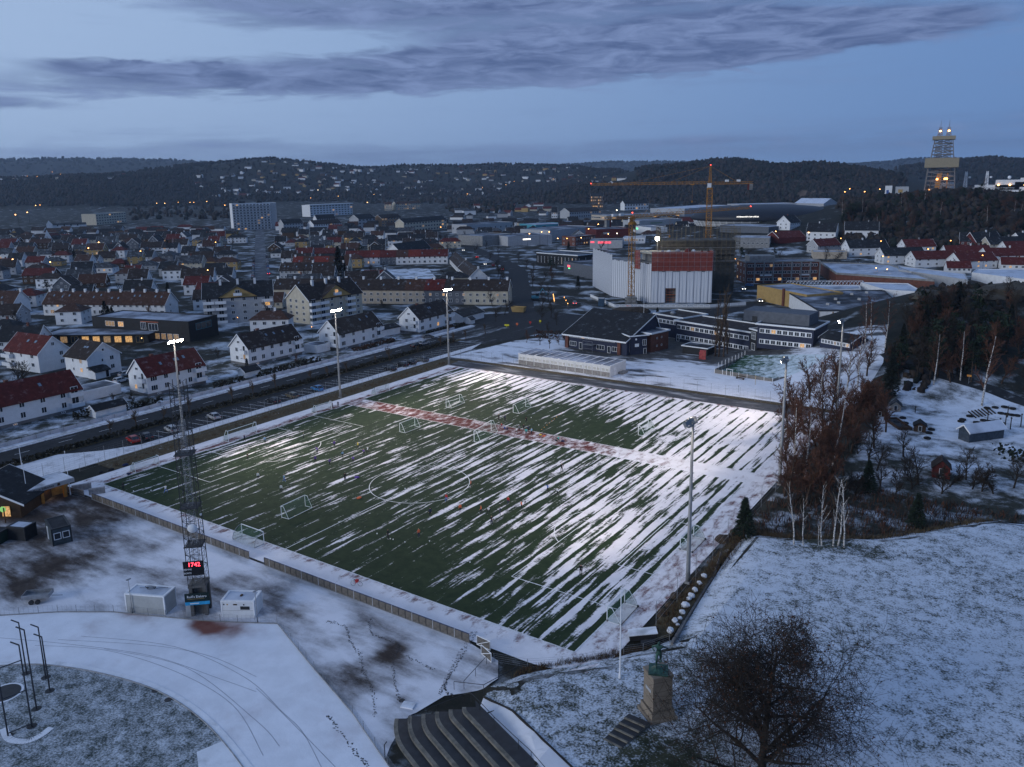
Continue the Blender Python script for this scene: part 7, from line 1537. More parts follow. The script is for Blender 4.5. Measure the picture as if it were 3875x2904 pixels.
def grow(seed, h, r0_, lv, nb, ang, ratio, up, tw, wig=.12, trunk_frac=1.0, min_r=.012, leaf=0, start=.3, lmax=1, tp=.35):
 """returns (trunk shapes, crown shapes): tapered limbs forking down to twigs"""
 rr = random.Random(seed); T, C_, Lf = MB(), MB(), MB()
 def limb(p, d, L, r, level):
  segs = 4 if level == 0 else (3 if level < lv else 2); pts = [p.copy()]; dd = d.copy()
  for i in range(segs):
   dd = (dd+Vector((rr.gauss(0, wig), rr.gauss(0, wig), rr.gauss(0, wig*.6)+up*.08))).normalized(); pts.append(pts[-1]+dd*L/segs)
  for i in range(segs):
   ra = max(min_r, r*(1-.75*i/segs)); rb = max(min_r*.7, r*(1-.75*(i+1)/segs)); (T if level <= lmax and level < 2 else C_).tube(pts[i], pts[i+1], ra, rb, 6 if level == 0 else (4 if level == 1 else 3), 0, cap=False)
  if level >= lv:
   if leaf and rr.random() < leaf:
    for q in range(rr.choice([1, 2, 3])):
     c = pts[-1].lerp(pts[-2], rr.random())+Vector((rr.gauss(0, .06), rr.gauss(0, .06), rr.gauss(0, .06))); s_ = rr.uniform(.05, .10); u = Vector((rr.gauss(0, 1), rr.gauss(0, 1), rr.gauss(0, 1))).normalized()*s_; v = u.orthogonal().normalized()*s_*.8; Lf.add([c-u, c+v, c+u, c-v+Vector((0, 0, .03))], [(0, 1, 2), (0, 2, 3)])
   return
  k = nb[level] if level < len(nb) else tw
  for i in range(k):
   f_ = start+(1-start)*(i+rr.random())/k if level == 0 else .2+.8*(i+rr.random())/k; f_ = min(.99, f_); j = min(segs-1, int(f_*segs)); q = pts[j].lerp(pts[j+1], f_*segs-j); ax3 = (pts[j+1]-pts[j]).normalized(); o = ax3.orthogonal().normalized()
   a = rr.uniform(0, 2*math.pi); side = (o*math.cos(a)+ax3.cross(o)*math.sin(a)); al = rad(ang*rr.uniform(.7, 1.25)); nd = (ax3*math.cos(al)+side*math.sin(al)); nd = (nd+Vector((0, 0, up*.35))).normalized()
   limb(q, nd, L*ratio*rr.uniform(.7, 1.15)*(1-tp*f_ if level == 0 else 1), max(min_r, r*(1-.75*f_)*.62), level+1)
 limb(Vector((0, 0, -.2)), Vector((0, 0, 1)), h*trunk_frac, r0_, 0)
 return T, C_, Lf
def conifer(seed, h, rb, n_, mat):
 rr = random.Random(seed); T, C_ = MB(), MB(); T.tube((0, 0, -.2), (0, 0, h*.95), rb*.09, .03, 6, cap=False)
 for i in range(n_):
  f_ = rr.random()**.8; z = h*(.06+.93*f_); r = rb*(1-f_)**.8*rr.uniform(.35, 1.08); a = rr.uniform(0, 6.283); c = Vector((r*math.cos(a), r*math.sin(a), z-.15*r)); s_ = rr.uniform(.18, .42)*max(.5, h/9)
  o = Vector((math.cos(a), math.sin(a), rr.uniform(-.5, .35))).normalized()*s_*1.5; v = Vector((-math.sin(a), math.cos(a), rr.gauss(0, .4))).normalized()*s_*.6; C_.add([c-o, c+v, c+o+Vector((0, 0, rr.uniform(-.1, .2))), c-v], [(0, 1, 2), (0, 2, 3)])
 return T, C_
def scots(seed, h, mat):
 rr = random.Random(seed); T, C_ = MB(), MB(); top = Vector((rr.gauss(0, .4), rr.gauss(0, .4), h*.9)); T.tube((0, 0, -.2), top, .22, .08, 6, cap=False)
 for k in range(11):
  f_ = rr.uniform(.42, 1.0); a = rr.uniform(0, 6.283); r = (1.15-f_)*h*.34*rr.uniform(.5, 1.1); c0 = top*f_; c = c0+Vector((r*math.cos(a), r*math.sin(a), rr.uniform(-.2, .8))); T.tube(c0, c, .06, .03, 3, cap=False)
  for i in range(34):
   q = c+Vector((rr.gauss(0, h*.075), rr.gauss(0, h*.075), rr.gauss(0, h*.04))); s_ = rr.uniform(.2, .45)*h/9; u = Vector((rr.gauss(0, 1), rr.gauss(0, 1), rr.gauss(0, .7))).normalized()*s_; v = u.orthogonal().normalized()*s_*.7; C_.add([q-u, q+v, q+u, q-v], [(0, 1, 2), (0, 2, 3)])
 return T, C_
SPEC = {}
def spec(key, T, tm, C_, cm): SPEC[key] = (T.mesh('trunk', tm, True), C_.mesh('crown', cm))
for i in range(3): T, C_, _ = grow(100+i, 5.0, .14, 3, (11, 8, 6), 38, .46, .6, 4, .10, .62, .018, start=.45); spec('street%d' % i, T, bark_b, C_, twig_t)
for i in range(3): T, C_, _ = grow(200+i, 12.5, .19, 3, (20, 8, 6), 38, .30, .25, 5, .06, 1.0, .022, start=.22, lmax=0); spec('birch%d' % i, T, birch_m, C_, twig_r)
for i in range(2): T, C_, _ = grow(230+i, 9.5, .13, 2, (9, 5), 34, .26, .3, 3, .06, 1.0, .02, start=.3, lmax=1); spec('birchbare%d' % i, T, birch_m, C_, twig_t)
for i in range(4): T, C_, _ = grow(300+i, 10.5, .26, 3, (13, 7, 6), 44, .46, .3, 5, .11, .72, .028, start=.25); spec('broad%d' % i, T, bark_d, C_, twig_d)
for i in range(3): T, C_, _ = grow(350+i, 9.5, .22, 3, (16, 9, 7), 42, .42, .35, 5, .12, .75, .026, start=.2); spec('red%d' % i, T, bark_b, C_, twig_r)
for i in range(2): T, C_, _ = grow(400+i, 19, .28, 3, (26, 8, 6), 26, .26, .9, 4, .05, 1.0, .024, start=.12); spec('poplar%d' % i, T, bark_b, C_, twig_t)
for i in range(3): T, C_, _ = grow(500+i, 4.2, .10, 3, (10, 8, 6), 40, .52, .3, 4, .16, .55, .018, start=.1); spec('shrub%d' % i, T, bark_d, C_, twig_d)
for i in range(2): T, C_ = conifer(600+i, 9, 2.0, 900, needle); spec('spruce%d' % i, T, bark_d, C_, needle2)
for i in range(1): T, C_ = conifer(620+i, 7, 1.9, 1100, needle); spec('bushpine%d' % i, T, bark_d, C_, needle)
for i in range(3): T, C_ = scots(640+i, 10, needle); spec('pine%d' % i, T, bark_b, C_, needle)
tr_r = random.Random(77)
def tree(kind, p, label, s_=1.0, group=None, name=None, rz=None, cat='tree'):
 t_, c_ = SPEC[kind]; o = thing(name or {'street': 'street_tree', 'birch': 'birch_tree', 'birchbare': 'birch_tree', 'broad': 'bare_tree', 'red': 'bare_tree', 'poplar': 'poplar_tree', 'shrub': 'shrub', 'spruce': 'spruce_tree', 'bushpine': 'pine_tree', 'pine': 'pine_tree'}[kind.rstrip('0123456789')], label, cat, p, tr_r.uniform(0, 6.28) if rz is None else rz, group)
 o.scale = (s_, s_, s_*tr_r.uniform(.93, 1.07)); obj('trunk', t_, o); obj('crown', c_, o); return o
OR = ['first', 'second', 'third', 'fourth', 'fifth', 'sixth', 'seventh', 'eighth', 'ninth', 'tenth', 'eleventh', 'twelfth', 'thirteenth', 'fourteenth', 'fifteenth', 'sixteenth', 'seventeenth', 'eighteenth', 'nineteenth', 'twentieth']
# pruned street trees along the main road
STP = [('R5', 950, 1140, 1.0), ('R5', 1180, 1075, 1.15), ('R5', 1405, 1015, .9), ('R5', 1635, 965, 1.15), ('R5', 2010, 850, 1.1), ('R6', 165, 1095, 1.2), ('R6', 475, 1015, .9), ('R6', 620, 980, .8), ('R6', 780, 940, .9), ('R6', 1155, 840, 1.2), ('R6', 1035, 860, .7), ('R6', 1395, 770, .7), ('R6', 1590, 710, 1.0), ('R6', 1705, 680, .9), ('R6', 1805, 655, .9), ('R6', 1975, 605, 1.0), ('R5', 2190, 800, 1.0)]
STP = sorted(STP, key=lambda q: P0(q[0], q[1], q[2]).y)
for i, (z, x, y, s_) in enumerate(STP): tree('street%d' % (i % 3), P0(z, x, y), 'bare pruned street tree, %s from the left along the main road' % OR[i], s_*1.05, 'street trees along the main road')
# garden trees by the white houses
for i, (z, x, y, k, s_, l_) in enumerate((('R5', 110, 290, 'broad0', .5, 'small bare tree beside the white gable at the left edge'), ('R5', 990, 880, 'street1', .95, 'bare garden tree left of the red roofed house behind the tower'), ('R5', 1150, 850, 'shrub0', 1.0, 'bare shrub in the garden left of the red roofed house'), ('R6', 350, 880, 'red0', .45, 'reddish bush in the garden of the brown roofed house'), ('R6', 1660, 580, 'red1', .45, 'reddish bush in front of the junction house'),
  ('R6', 600, 745, 'shrub1', 1.1, 'dark shrub at the gable of the middle white house'), ('R5', 2130, 560, 'spruce0', .38, 'small dark conifer at the white gable'), ('R5', 1880, 460, 'shrub2', 1.0, 'bare shrub behind the red roofed house'), ('R6', 780, 400, 'red2', .8, 'bare tree beside the cream apartment house'), ('R6', 1210, 330, 'shrub0', 1.2, 'bare bush in front of the beige terrace'), ('R6', 30, 470, 'broad1', .7, 'bare tree below the grey apartment house'), ('R6', 1100, 380, 'shrub1', 1.3, 'dark bush between apartment house and beige terrace'))):
 tree(k, P0(z, x, y), l_, s_, 'garden trees')
for i, (x, y, s_) in enumerate(((915, 1640, 1.05), (945, 1650, .85), (975, 1655, .75))): tree('spruce%d' % (i % 2), P0('R1', x, y), ['tall', 'middle', 'short'][i]+' dark columnar conifer in front of the white terrace', s_, 'conifers by the white terrace')
tree('spruce1', P0('R2', 715, 1275), 'tall dark spruce at the edge of the snowy playground', 2.0); tree('spruce0', P0('R2', 755, 1262), 'second dark spruce beside the snowy playground', 1.4)
for i, (x, y) in enumerate(((810, 1265), (870, 1262), (985, 1250), (1040, 1250), (1100, 1240))): tree('broad%d' % (i % 4), P0('R2', x, y), 'bare tree, %s from the left on the snowy playground' % OR[i], .8, 'playground trees')
# poplars in front of the school, school trees
for i, (x, y, s_) in enumerate(((1745, 570, 1.0), (1775, 578, 1.05), (1815, 580, .98), (1850, 560, .8))): tree('poplar%d' % (i % 2), P0('R7', x, y), '%s of the four tall bare poplars before the navy school wing' % ['leftmost', 'second', 'third', 'rightmost'][i], s_, 'school poplars')
for i, (x, y, k, s_) in enumerate(((235, 470, 'broad1', .55), (320, 500, 'street0', .9), (400, 470, 'red0', .45), (120, 450, 'red1', .5), (300, 380, 'broad2', .5), (380, 300, 'broad0', .55))): tree(k, P0('R7', x, y), 'bare tree left of the school hall, %s nearest the portable classroom' % OR[i], s_, 'trees left of the school hall')
hedge('reddish brown thicket left of the school hall', (-6, 128), (11, 133), 2.4, 5, 'thicket', flatmat('thicket_twigs', (.045, .022, .016), .95, .5, 2), 12)
tree('spruce0', P0('R7', 1245, 300), 'dark narrow spruce in front of the far navy school block', .75)
# groves right of the pitch
G8 = [('R8', 320, 1560, 'birch0', 1.05), ('R8', 230, 1480, 'birch1', 1.0), ('R8', 560, 1400, 'birch2', 1.05), ('R8', 420, 1300, 'red0', 1.3), ('R8', 240, 1250, 'red1', 1.25), ('R8', 150, 1350, 'red2', 1.0), ('R8', 480, 1150, 'red1', 1.25), ('R8', 340, 1120, 'red0', 1.3), ('R8', 600, 1180, 'red2', 1.2), ('R8', 700, 1020, 'red0', 1.2), ('R8', 250, 1030, 'red2', 1.2), ('R8', 420, 980, 'birch2', 1.0), ('R8', 560, 920, 'red1', 1.2), ('R8', 700, 800, 'birch0', 1.05), ('R8', 620, 720, 'red2', 1.1), ('R8', 780, 700, 'birch1', 1.0), ('R8', 860, 640, 'red0', 1.0), ('R8', 500, 760, 'red1', 1.1), ('R8', 380, 820, 'red2', 1.1), ('R8', 180, 1120, 'red1', 1.0)]
gr_ = random.Random(8); G8 = G8[:6]+[('R8', x+gr_.uniform(-25, 25), y+gr_.uniform(-20, 20), k, s_*1.12) for _, x, y, k, s_ in G8[6:]]
G8.sort(key=lambda q: -P0(q[0], q[1], q[2]).y)
for i, (z, x, y, k, s_) in enumerate(G8): tree(k, PT(z, x, y), '%s in the grove right of the pitch, %s from the far end' % ('white stemmed birch' if 'birch' in k else 'reddish bare tree', OR[i]), s_, 'reddish grove right of the pitch')
for i in range(26): x, y = gr_.uniform(107.6, 117), gr_.uniform(24, 92); tree(gr_.choice(['red0', 'red1', 'red2']), (x, y, H(x, y)), 'reddish bare tree crowding the belt between pitch and nursery', gr_.uniform(.95, 1.25), 'reddish tree belt')
for i, (x, y, k, s_) in enumerate(((398, 735, 'birchbare0', 1.0), (445, 738, 'birchbare1', .75), (520, 738, 'birchbare1', .45), (537, 740, 'birchbare1', .95), (592, 742, 'birchbare0', 1.05), (615, 740, 'birchbare1', 1.0), (645, 748, 'birchbare0', 1.15))): tree(k, PT('S8', x, y), 'slender white birch, %s from the left at the lawn edge' % OR[i], s_, 'birches at the lawn edge')
tree('bushpine0', PT('S8', 150, 705), 'dense dark green pine at the corner of the lawn', 1.0); tree('bushpine0', PT('S8', 1000, 660), 'dark low pine among bushes at the far lawn edge', .85); tree('spruce1', PT('R8', 1050, 810), 'big dark conifer beside the nursery road', 1.25); tree('bushpine0', PT('S8', 760, 480), 'dark low conifer behind the slender birches', .9)
NB = [(780, 1300, 'shrub0', 1.3), (860, 1410, 'broad0', .8), (940, 1440, 'broad1', .75), (1170, 1320, 'broad2', .75), (1240, 1600, 'shrub1', 1.7), (1300, 1560, 'broad3', .8), (1500, 1640, 'shrub2', 1.7), (1560, 1580, 'shrub0', 1.6), (1710, 1520, 'broad0', .7), (1760, 1600, 'shrub1', 1.6), (1850, 1620, 'shrub2', 1.7), (1950, 1640, 'shrub0', 1.7), (2120, 1590, 'broad1', .75), (960, 1640, 'broad2', .7), (1100, 1640, 'shrub1', 1.5), (640, 1640, 'shrub0', 1.6), (760, 1655, 'shrub2', 1.5)]
for i, (x, y, k, s_) in enumerate(NB): tree(k, PT('R8', x, y), '%s in front of the nursery, %s from the left' % ('many stemmed bare shrub' if 'shrub' in k else 'crooked bare tree', OR[sorted(range(len(NB)), key=lambda q: NB[q][0]).index(i)]), s_, 'bare growth in front of the nursery')
tree('birch2', PT('R8', 1845, 880), 'tall white birch with spreading limbs beside the nursery road', 1.35);
for i, (x, y) in enumerate(((1660, 660), (1430, 700), (900, 380), (840, 360), (1010, 380))): tree('birch%d' % (i % 3), PT('R8', x, y), 'pale trunked tree, %s at the foot of the rocky knoll' % ['rightmost', 'second from right', 'third from right', 'leftmost', 'middle'][i], 1.0, 'trees at the foot of the knoll')
# stuff: brush, dead grass, far woods
def scatter_brush(name, label, spots, size, mats, per=7, seed=3, cat='undergrowth'):
 rr = random.Random(seed); b = MB()
 for p in spots:
  for i in range(per):
   c = Vector(p)+Vector((rr.gauss(0, size*.5), rr.gauss(0, size*.5), 0)); a = rr.uniform(0, 6.28); l_ = size*rr.uniform(.6, 1.4); tip = c+Vector((rr.gauss(0, .35)*l_, rr.gauss(0, .35)*l_, l_)); w_ = Vector((math.cos(a), math.sin(a), 0))*size*rr.uniform(.04, .12); b.add([c-w_, c+w_, tip+w_*.4, tip-w_*.4], [(0, 1, 2, 3)], rr.randrange(len(mats)))
 return tag(b.build(name, mats), label, cat, kind='stuff')
rr = random.Random(9); sp_ = []
for _ in range(2600):
 x, y = rr.uniform(106.8, 150), rr.uniform(10, 60)
 if inpoly(x, y, NURS) and (y < 40 or x < 113) and not (x < 107.2): sp_.append((x, y, H(x, y)))
scatter_brush('undergrowth', 'brown tangled undergrowth beneath the grove right of the pitch', sp_, .8, [twig_d, bark_b, twig_r], 5, 4)
sp_ = []
for _ in range(900):
 f_ = rr.random(); a, c = [(Vector((107.5, 10.6)), Vector((114, 11.6))), (Vector((114, 11.6)), Vector((126, 19.0))), (Vector((126, 19)), Vector((139, 35)))][rr.randrange(3)]; p = a.lerp(c, f_)+Vector((rr.gauss(0, .7), rr.gauss(.3, .8))); sp_.append((p.x, p.y, H(p.x, p.y)))
scatter_brush('dead_grass', 'yellow brown dead grass fringe along the far lawn edge', sp_, .45, [flatmat('straw', (.10, .075, .04), .95), twig_t], 6, 6, 'grass')
sp_ = [(lerp(97.5, 109, q), lerp(-38.5, -25, q)+rr.gauss(0, .5), 0.1) for q in [rr.random() for _ in range(420)]]+[(rr.gauss(107.6, .6), rr.uniform(-22, 8), .7) for _ in range(500)]+[(rr.uniform(-9, -6.2), rr.uniform(-25, 80), .1) for _ in range(500)]
scatter_brush('dead_grass', 'rusty dead grass on the banks around the pitch', sp_, .35, [MATS['straw'], flatmat('rust_grass', (.075, .038, .018), .95)], 6, 8, 'grass')
# wooded hill on the right and rocky knoll: single trees in front, mass behind
rr = random.Random(31); nt = 0; lblc = {}
def wood_zone(z, x0_, x1_, f_top, f_bot, n_, kinds, smin, smax, where, group):
 global nt
 for _ in range(n_):
  x = rr.uniform(x0_, x1_); y = lerp(f_top(x), f_bot(x), rr.random()); p = PT(z, x, y)
  if any(inpoly(p.x, p.y, q) for q in OCC): continue
  k = rr.choice(kinds); lb = {'pine': 'dark pine', 'broad': 'bare dark tree', 'red': 'bare brown tree', 'birch': 'pale stemmed birch', 'spruce': 'dark spruce', 'poplar': 'thin bare tree'}[k.rstrip('0123456789')]
  tree(k, p, lb+' '+where, rr.uniform(smin, smax), group); nt += 1
kinds_h = ['pine0', 'pine1', 'pine2', 'broad0', 'broad1', 'broad2', 'red0', 'red1', 'red2', 'birch0', 'spruce0']
crest = lambda x: np.interp(x, [650, 900, 1100, 1200, 1500, 1700, 2209], [840, 800, 735, 650, 640, 600, 640])
foot = lambda x: np.interp(x, [650, 900, 1000, 1500, 2209], [930, 900, 1060, 1120, 1060])
wood_zone('R4', 640, 2209, crest, foot, 170, kinds_h, .75, 1.25, 'on the wooded hill behind the right hand houses', 'trees on the wooded hill')
kinds_k = ['pine0', 'pine1', 'broad0', 'broad1', 'red0', 'red1', 'broad2', 'spruce1']
wood_zone('R8', 1050, 2209, lambda x: np.interp(x, [1050, 1300, 2209], [330, 60, -60]), lambda x: np.interp(x, [1050, 2209], [640, 740]), 95, kinds_k, .7, 1.1, 'on the shaded rocky knoll at right', 'trees on the rocky knoll')
wood_zone('R8', 680, 1100, lambda x: 330, lambda x: 560, 26, ['poplar0', 'poplar1', 'birch0', 'broad3', 'red2'], .55, .75, 'between the school and the knoll', 'thin trees left of the knoll')
print('wood trees', nt)
kr = flatmat('knoll_rock', (.055, .048, .038), .95, .45, .25, bump=.6)
for i, (x, y, s_) in enumerate(((1500, 1440, 7), (1750, 1440, 9), (1980, 1450, 9), (1620, 1500, 6), (1400, 1520, 6), (2150, 1480, 8), (1850, 1520, 6))):
 p = PT('R4', x, y); tag(boulder(1, s_*1.5, s_, s_*.35, kr, None, (p.x, p.y, p.z-.4), 70+i, name='rock_outcrop'), ['low bare rock left on the knoll top', 'broad bare rock in the middle of the knoll top', 'broad bare rock right of the knoll top', 'small rock below the middle of the knoll top', 'rock at the left shoulder of the knoll', 'rock at the right photo edge of the knoll', 'small rock below the right knoll top'][i], 'rock', 'bare rocks on the knoll')
def ico():
 t = (1+5**.5)/2; v = np.array([(-1, t, 0), (1, t, 0), (-1, -t, 0), (1, -t, 0), (0, -1, t), (0, 1, t), (0, -1, -t), (0, 1, -t), (t, 0, -1), (t, 0, 1), (-t, 0, -1), (-t, 0, 1)], float); v /= np.linalg.norm(v[0])
 f = np.array([(0, 11, 5), (0, 5, 1), (0, 1, 7), (0, 7, 10), (0, 10, 11), (1, 5, 9), (5, 11, 4), (11, 10, 2), (10, 7, 6), (7, 1, 8), (3, 9, 4), (3, 4, 2), (3, 2, 6), (3, 6, 8), (3, 8, 9), (4, 9, 5), (2, 4, 11), (6, 2, 10), (8, 6, 7), (9, 8, 1)]); return v, f
IV, IF = ico()
def wood(name, label, pts, smin, smax, mats, seed, tall=1.25, cat='wood', tuft=3):
 """a far wood: every crown a loose heap of leaf-clump facets, joined as one mass"""
 r_ = np.random.default_rng(seed); P = np.array(pts); N_ = len(P)*tuft; base = np.repeat(P, tuft, 0)
 s_ = r_.uniform(smin, smax, N_)*np.where(np.arange(N_) % tuft == 0, 1.0, .62)
 off = r_.normal(0, 1, (N_, 3))*np.repeat(r_.uniform(smin, smax, len(P)), tuft)[:, None]*np.array([.55, .55, .35]); off[::tuft] = 0
 jit = r_.uniform(.55, 1.25, (N_, 12, 1)); pt_ = np.where((IV[None, :, 2:3] > .3), r_.uniform(1.0, 1.6, (N_, 1, 1)), 1.0)
 V = IV[None]*jit*s_[:, None, None]; V[:, :, 2] *= (tall*pt_[:, :, 0]); V += (base+off)[:, None, :]; V[:, :, 2] += (s_*tall*.75)[:, None]
 F = (IF[None]+(np.arange(N_)*12)[:, None, None]).reshape(-1, 3); me_ = bpy.data.meshes.new(name); me_.vertices.add(N_*12); me_.vertices.foreach_set('co', V.reshape(-1)); me_.loops.add(len(F)*3); me_.loops.foreach_set('vertex_index', F.reshape(-1).astype(np.int32)); me_.polygons.add(len(F)); me_.polygons.foreach_set('loop_start', np.arange(0, len(F)*3, 3, dtype=np.int32))
 mi = np.repeat(np.repeat(r_.integers(0, len(mats), len(P)), tuft), 20).astype(np.int32)
 for m_ in mats: me_.materials.append(m_)
 me_.polygons.foreach_set('material_index', mi); me_.update(calc_edges=True); me_.validate(); return tag(obj(name, me_), label, cat, kind='stuff')
fw1 = flatmat('far_pine', (.010, .014, .011), 1, .5, .15); fw2 = flatmat('far_bare_wood', (.026, .021, .019), 1, .4, .15); fw3 = flatmat('far_dark_wood', (.012, .013, .014), 1, .4, .15); fw4 = flatmat('far_brown_wood', (.036, .027, .022), 1, .4, .15)
rn = np.random.default_rng(3)
def ridge_pts(k, n_, front=1.0, zmin=5, back=.25):
 pts, wd = RIDGES[k]; out = []; L = [math.dist(a[:2], c[:2]) for a, c in zip(pts, pts[1:])]; cum = np.cumsum([0]+L)
 while len(out) < n_:
  q = rn.uniform(0, cum[-1]); i = min(len(L)-1, int(np.searchsorted(cum, q)-1)); i = max(i, 0); f_ = (q-cum[i])/L[i]; x = lerp(pts[i][0], pts[i+1][0], f_); y = lerp(pts[i][1], pts[i+1][1], f_)
  d = Vector((x-CAM.x, y-CAM.y)).normalized(); o = rn.uniform(-front, back)
  if rn.random() < .25: o = rn.normal(0, .04)
  x += d.x*o*wd+rn.normal(0, wd*.02); y += d.y*o*wd+rn.normal(0, wd*.02); z = H(x, y)
  if z > zmin: out.append((x, y, z-.5))
 return out
wood('far_wood', 'blue grey wooded ridge on the far left horizon', ridge_pts(0, 1800, .5), 7, 13, [fw1, fw3], 1, .8, tuft=1)
wood('far_wood', 'dark wood covering the left hill', ridge_pts(1, 3400, .95), 2.6, 5.0, [fw1, fw2, fw3, fw2], 2)
wood('far_wood', 'dark trees between the houses of the middle hill', ridge_pts(2, 2600, .95, 8), 2.4, 4.6, [fw1, fw3, fw2, fw3], 3, tuft=2)
wood('far_wood', 'small wooded hump right of the middle hill', ridge_pts(3, 600, .9), 2.6, 4.8, [fw1, fw2], 4)
wood('far_wood', 'dark conifer wood over the hill behind the cranes', ridge_pts(4, 3600, .98), 2.6, 4.8, [fw1, fw1, fw2, fw4], 5)
wood('far_wood', 'blue grey wooded ridge on the right horizon', ridge_pts(5, 1800, .5), 7, 13, [fw1, fw3], 6, .8, tuft=1)
wood('far_wood', 'wooded hill behind the drilling derrick', ridge_pts(6, 1700, .9), 3, 5.5, [fw1, fw2, fw3], 7)
wood('hill_scrub', 'brown scrub covering the hill behind the right hand houses', ridge_pts(7, 2600, .9, 5), 1.4, 3.2, [fw2, fw4, fw1, twig_d], 8, 1.1, 'scrub')
wood('hill_scrub', 'dark scrub on the rocky knoll', [p for p in ridge_pts(8, 900, .98, 1.5, .6)], .5, 1.3, [fw2, fw4, fw1, twig_d], 9, 1.0, 'scrub')
# a band of bare woodland along the foot of the hills and the hillside strip behind the shops
bp = []
for z, x0_, x1_, y0_, y1_, n_ in (('R2', 850, 2209, 480, 620, 900), ('R3', 0, 1300, 440, 620, 900), ('R1', 0, 2000, 430, 640, 1300), ('R3', 1300, 2209, 470, 640, 500), ('R4', 0, 1000, 560, 730, 600), ('R2', 0, 900, 520, 600, 400), ('R1', 1100, 2000, 600, 760, 160), ('R2', 1650, 2209, 590, 700, 200)):
 for _ in range(n_): p = PT(z, rr.uniform(x0_, x1_), rr.uniform(y0_, y1_)); bp.append((p.x, p.y, p.z-.3))
wood('far_wood', 'brown bare woodland along the foot of the hills', bp, 2.2, 4.6, [fw2, fw4, fw2, fw1], 10)
for i, (x, y, w_, h_) in enumerate(((350, 560, 330, 60), (900, 560, 200, 50), (600, 660, 600, 90))):
 p = PT('R4', x, y); b = MB(); k_ = (p-CAM).length/F_PX*K; n_ = 18; r2 = random.Random(i)
 for q in range(n_+1): xx = (q/n_-.5)*w_*k_; b.v += [(xx, r2.uniform(-6, 6), -h_*.5*k_), (xx, r2.uniform(-4, 4)+5, h_*.5*k_*r2.uniform(.5, 1.1))]
 b.f = [(2*q, 2*q+2, 2*q+3, 2*q+1) for q in range(n_)]; b.mi = [0]*n_; tag(b.build('quarry_cliff', flatmat('quarry_rock%d' % i, (.075, .058, .05), .95, .5, .05, bump=.6), None, (p.x, p.y, p.z), -YAW), kind='structure')
# trees in the town
tw = random.Random(44); k_ = 0
cand = []
for _ in range(900):
 tt = tw.uniform(190, 800); s__ = tw.uniform(-tt*.75, tt*.55); p = O_+et*tt+ea*s__
 if H(p.x, p.y) < 3 and not any(inpoly(p.x, p.y, q) for q in OCC): cand.append((p.x, p.y, tt))
for x, y, tt in cand[:130]:
 k = tw.choice(['broad0', 'broad1', 'broad2', 'broad3', 'red0', 'red1', 'spruce0', 'pine1', 'broad0']); u, v = px_of(x, y, 2)
 if u > 2400 and y < 330: continue
 tree(k, (x, y, 0), {'broad': 'bare dark tree', 'red': 'bare brown tree', 'spruce': 'dark spruce', 'pine': 'dark pine'}[k.rstrip('0123456789')]+' among the town houses '+('left' if u < 900 else 'right')+' of the residential street', tw.uniform(.6, 1.1), 'trees among the town houses')
# avenue trees along the high street
for i in range(26):
 f_ = i/25; q = J[min(len(J)-1, int(8+f_*26))]; sd_ = 1 if i % 2 else -1; d = Vector((J[min(len(J)-1, int(9+f_*26))][0]-q[0], J[min(len(J)-1, int(9+f_*26))][1]-q[1])).normalized(); n_ = Vector((-d.y, d.x))*9*sd_
 tree('broad%d' % (i % 4), (q[0]+n_.x+tw.uniform(-3, 3), q[1]+n_.y+tw.uniform(-3, 3), 0), 'bare avenue tree along the high street', .75, 'avenue trees along the high street')
# the big tree in front
T, C_, Lf = grow(904, 13.6, .40, 4, (26, 9, 7, 5), 66, .68, .16, 4, .09, .95, .017, leaf=.34, start=.05, tp=.66)
t = thing('oak_tree', 'large bare oak with a few dry leaves at the bottom right', 'tree', PT('S4', 2150, 1760), .4); T.build('trunk', bark_d, t, smooth=True); C_.build('crown', bark_d, t); Lf.build('leaves', dryleaf, t)
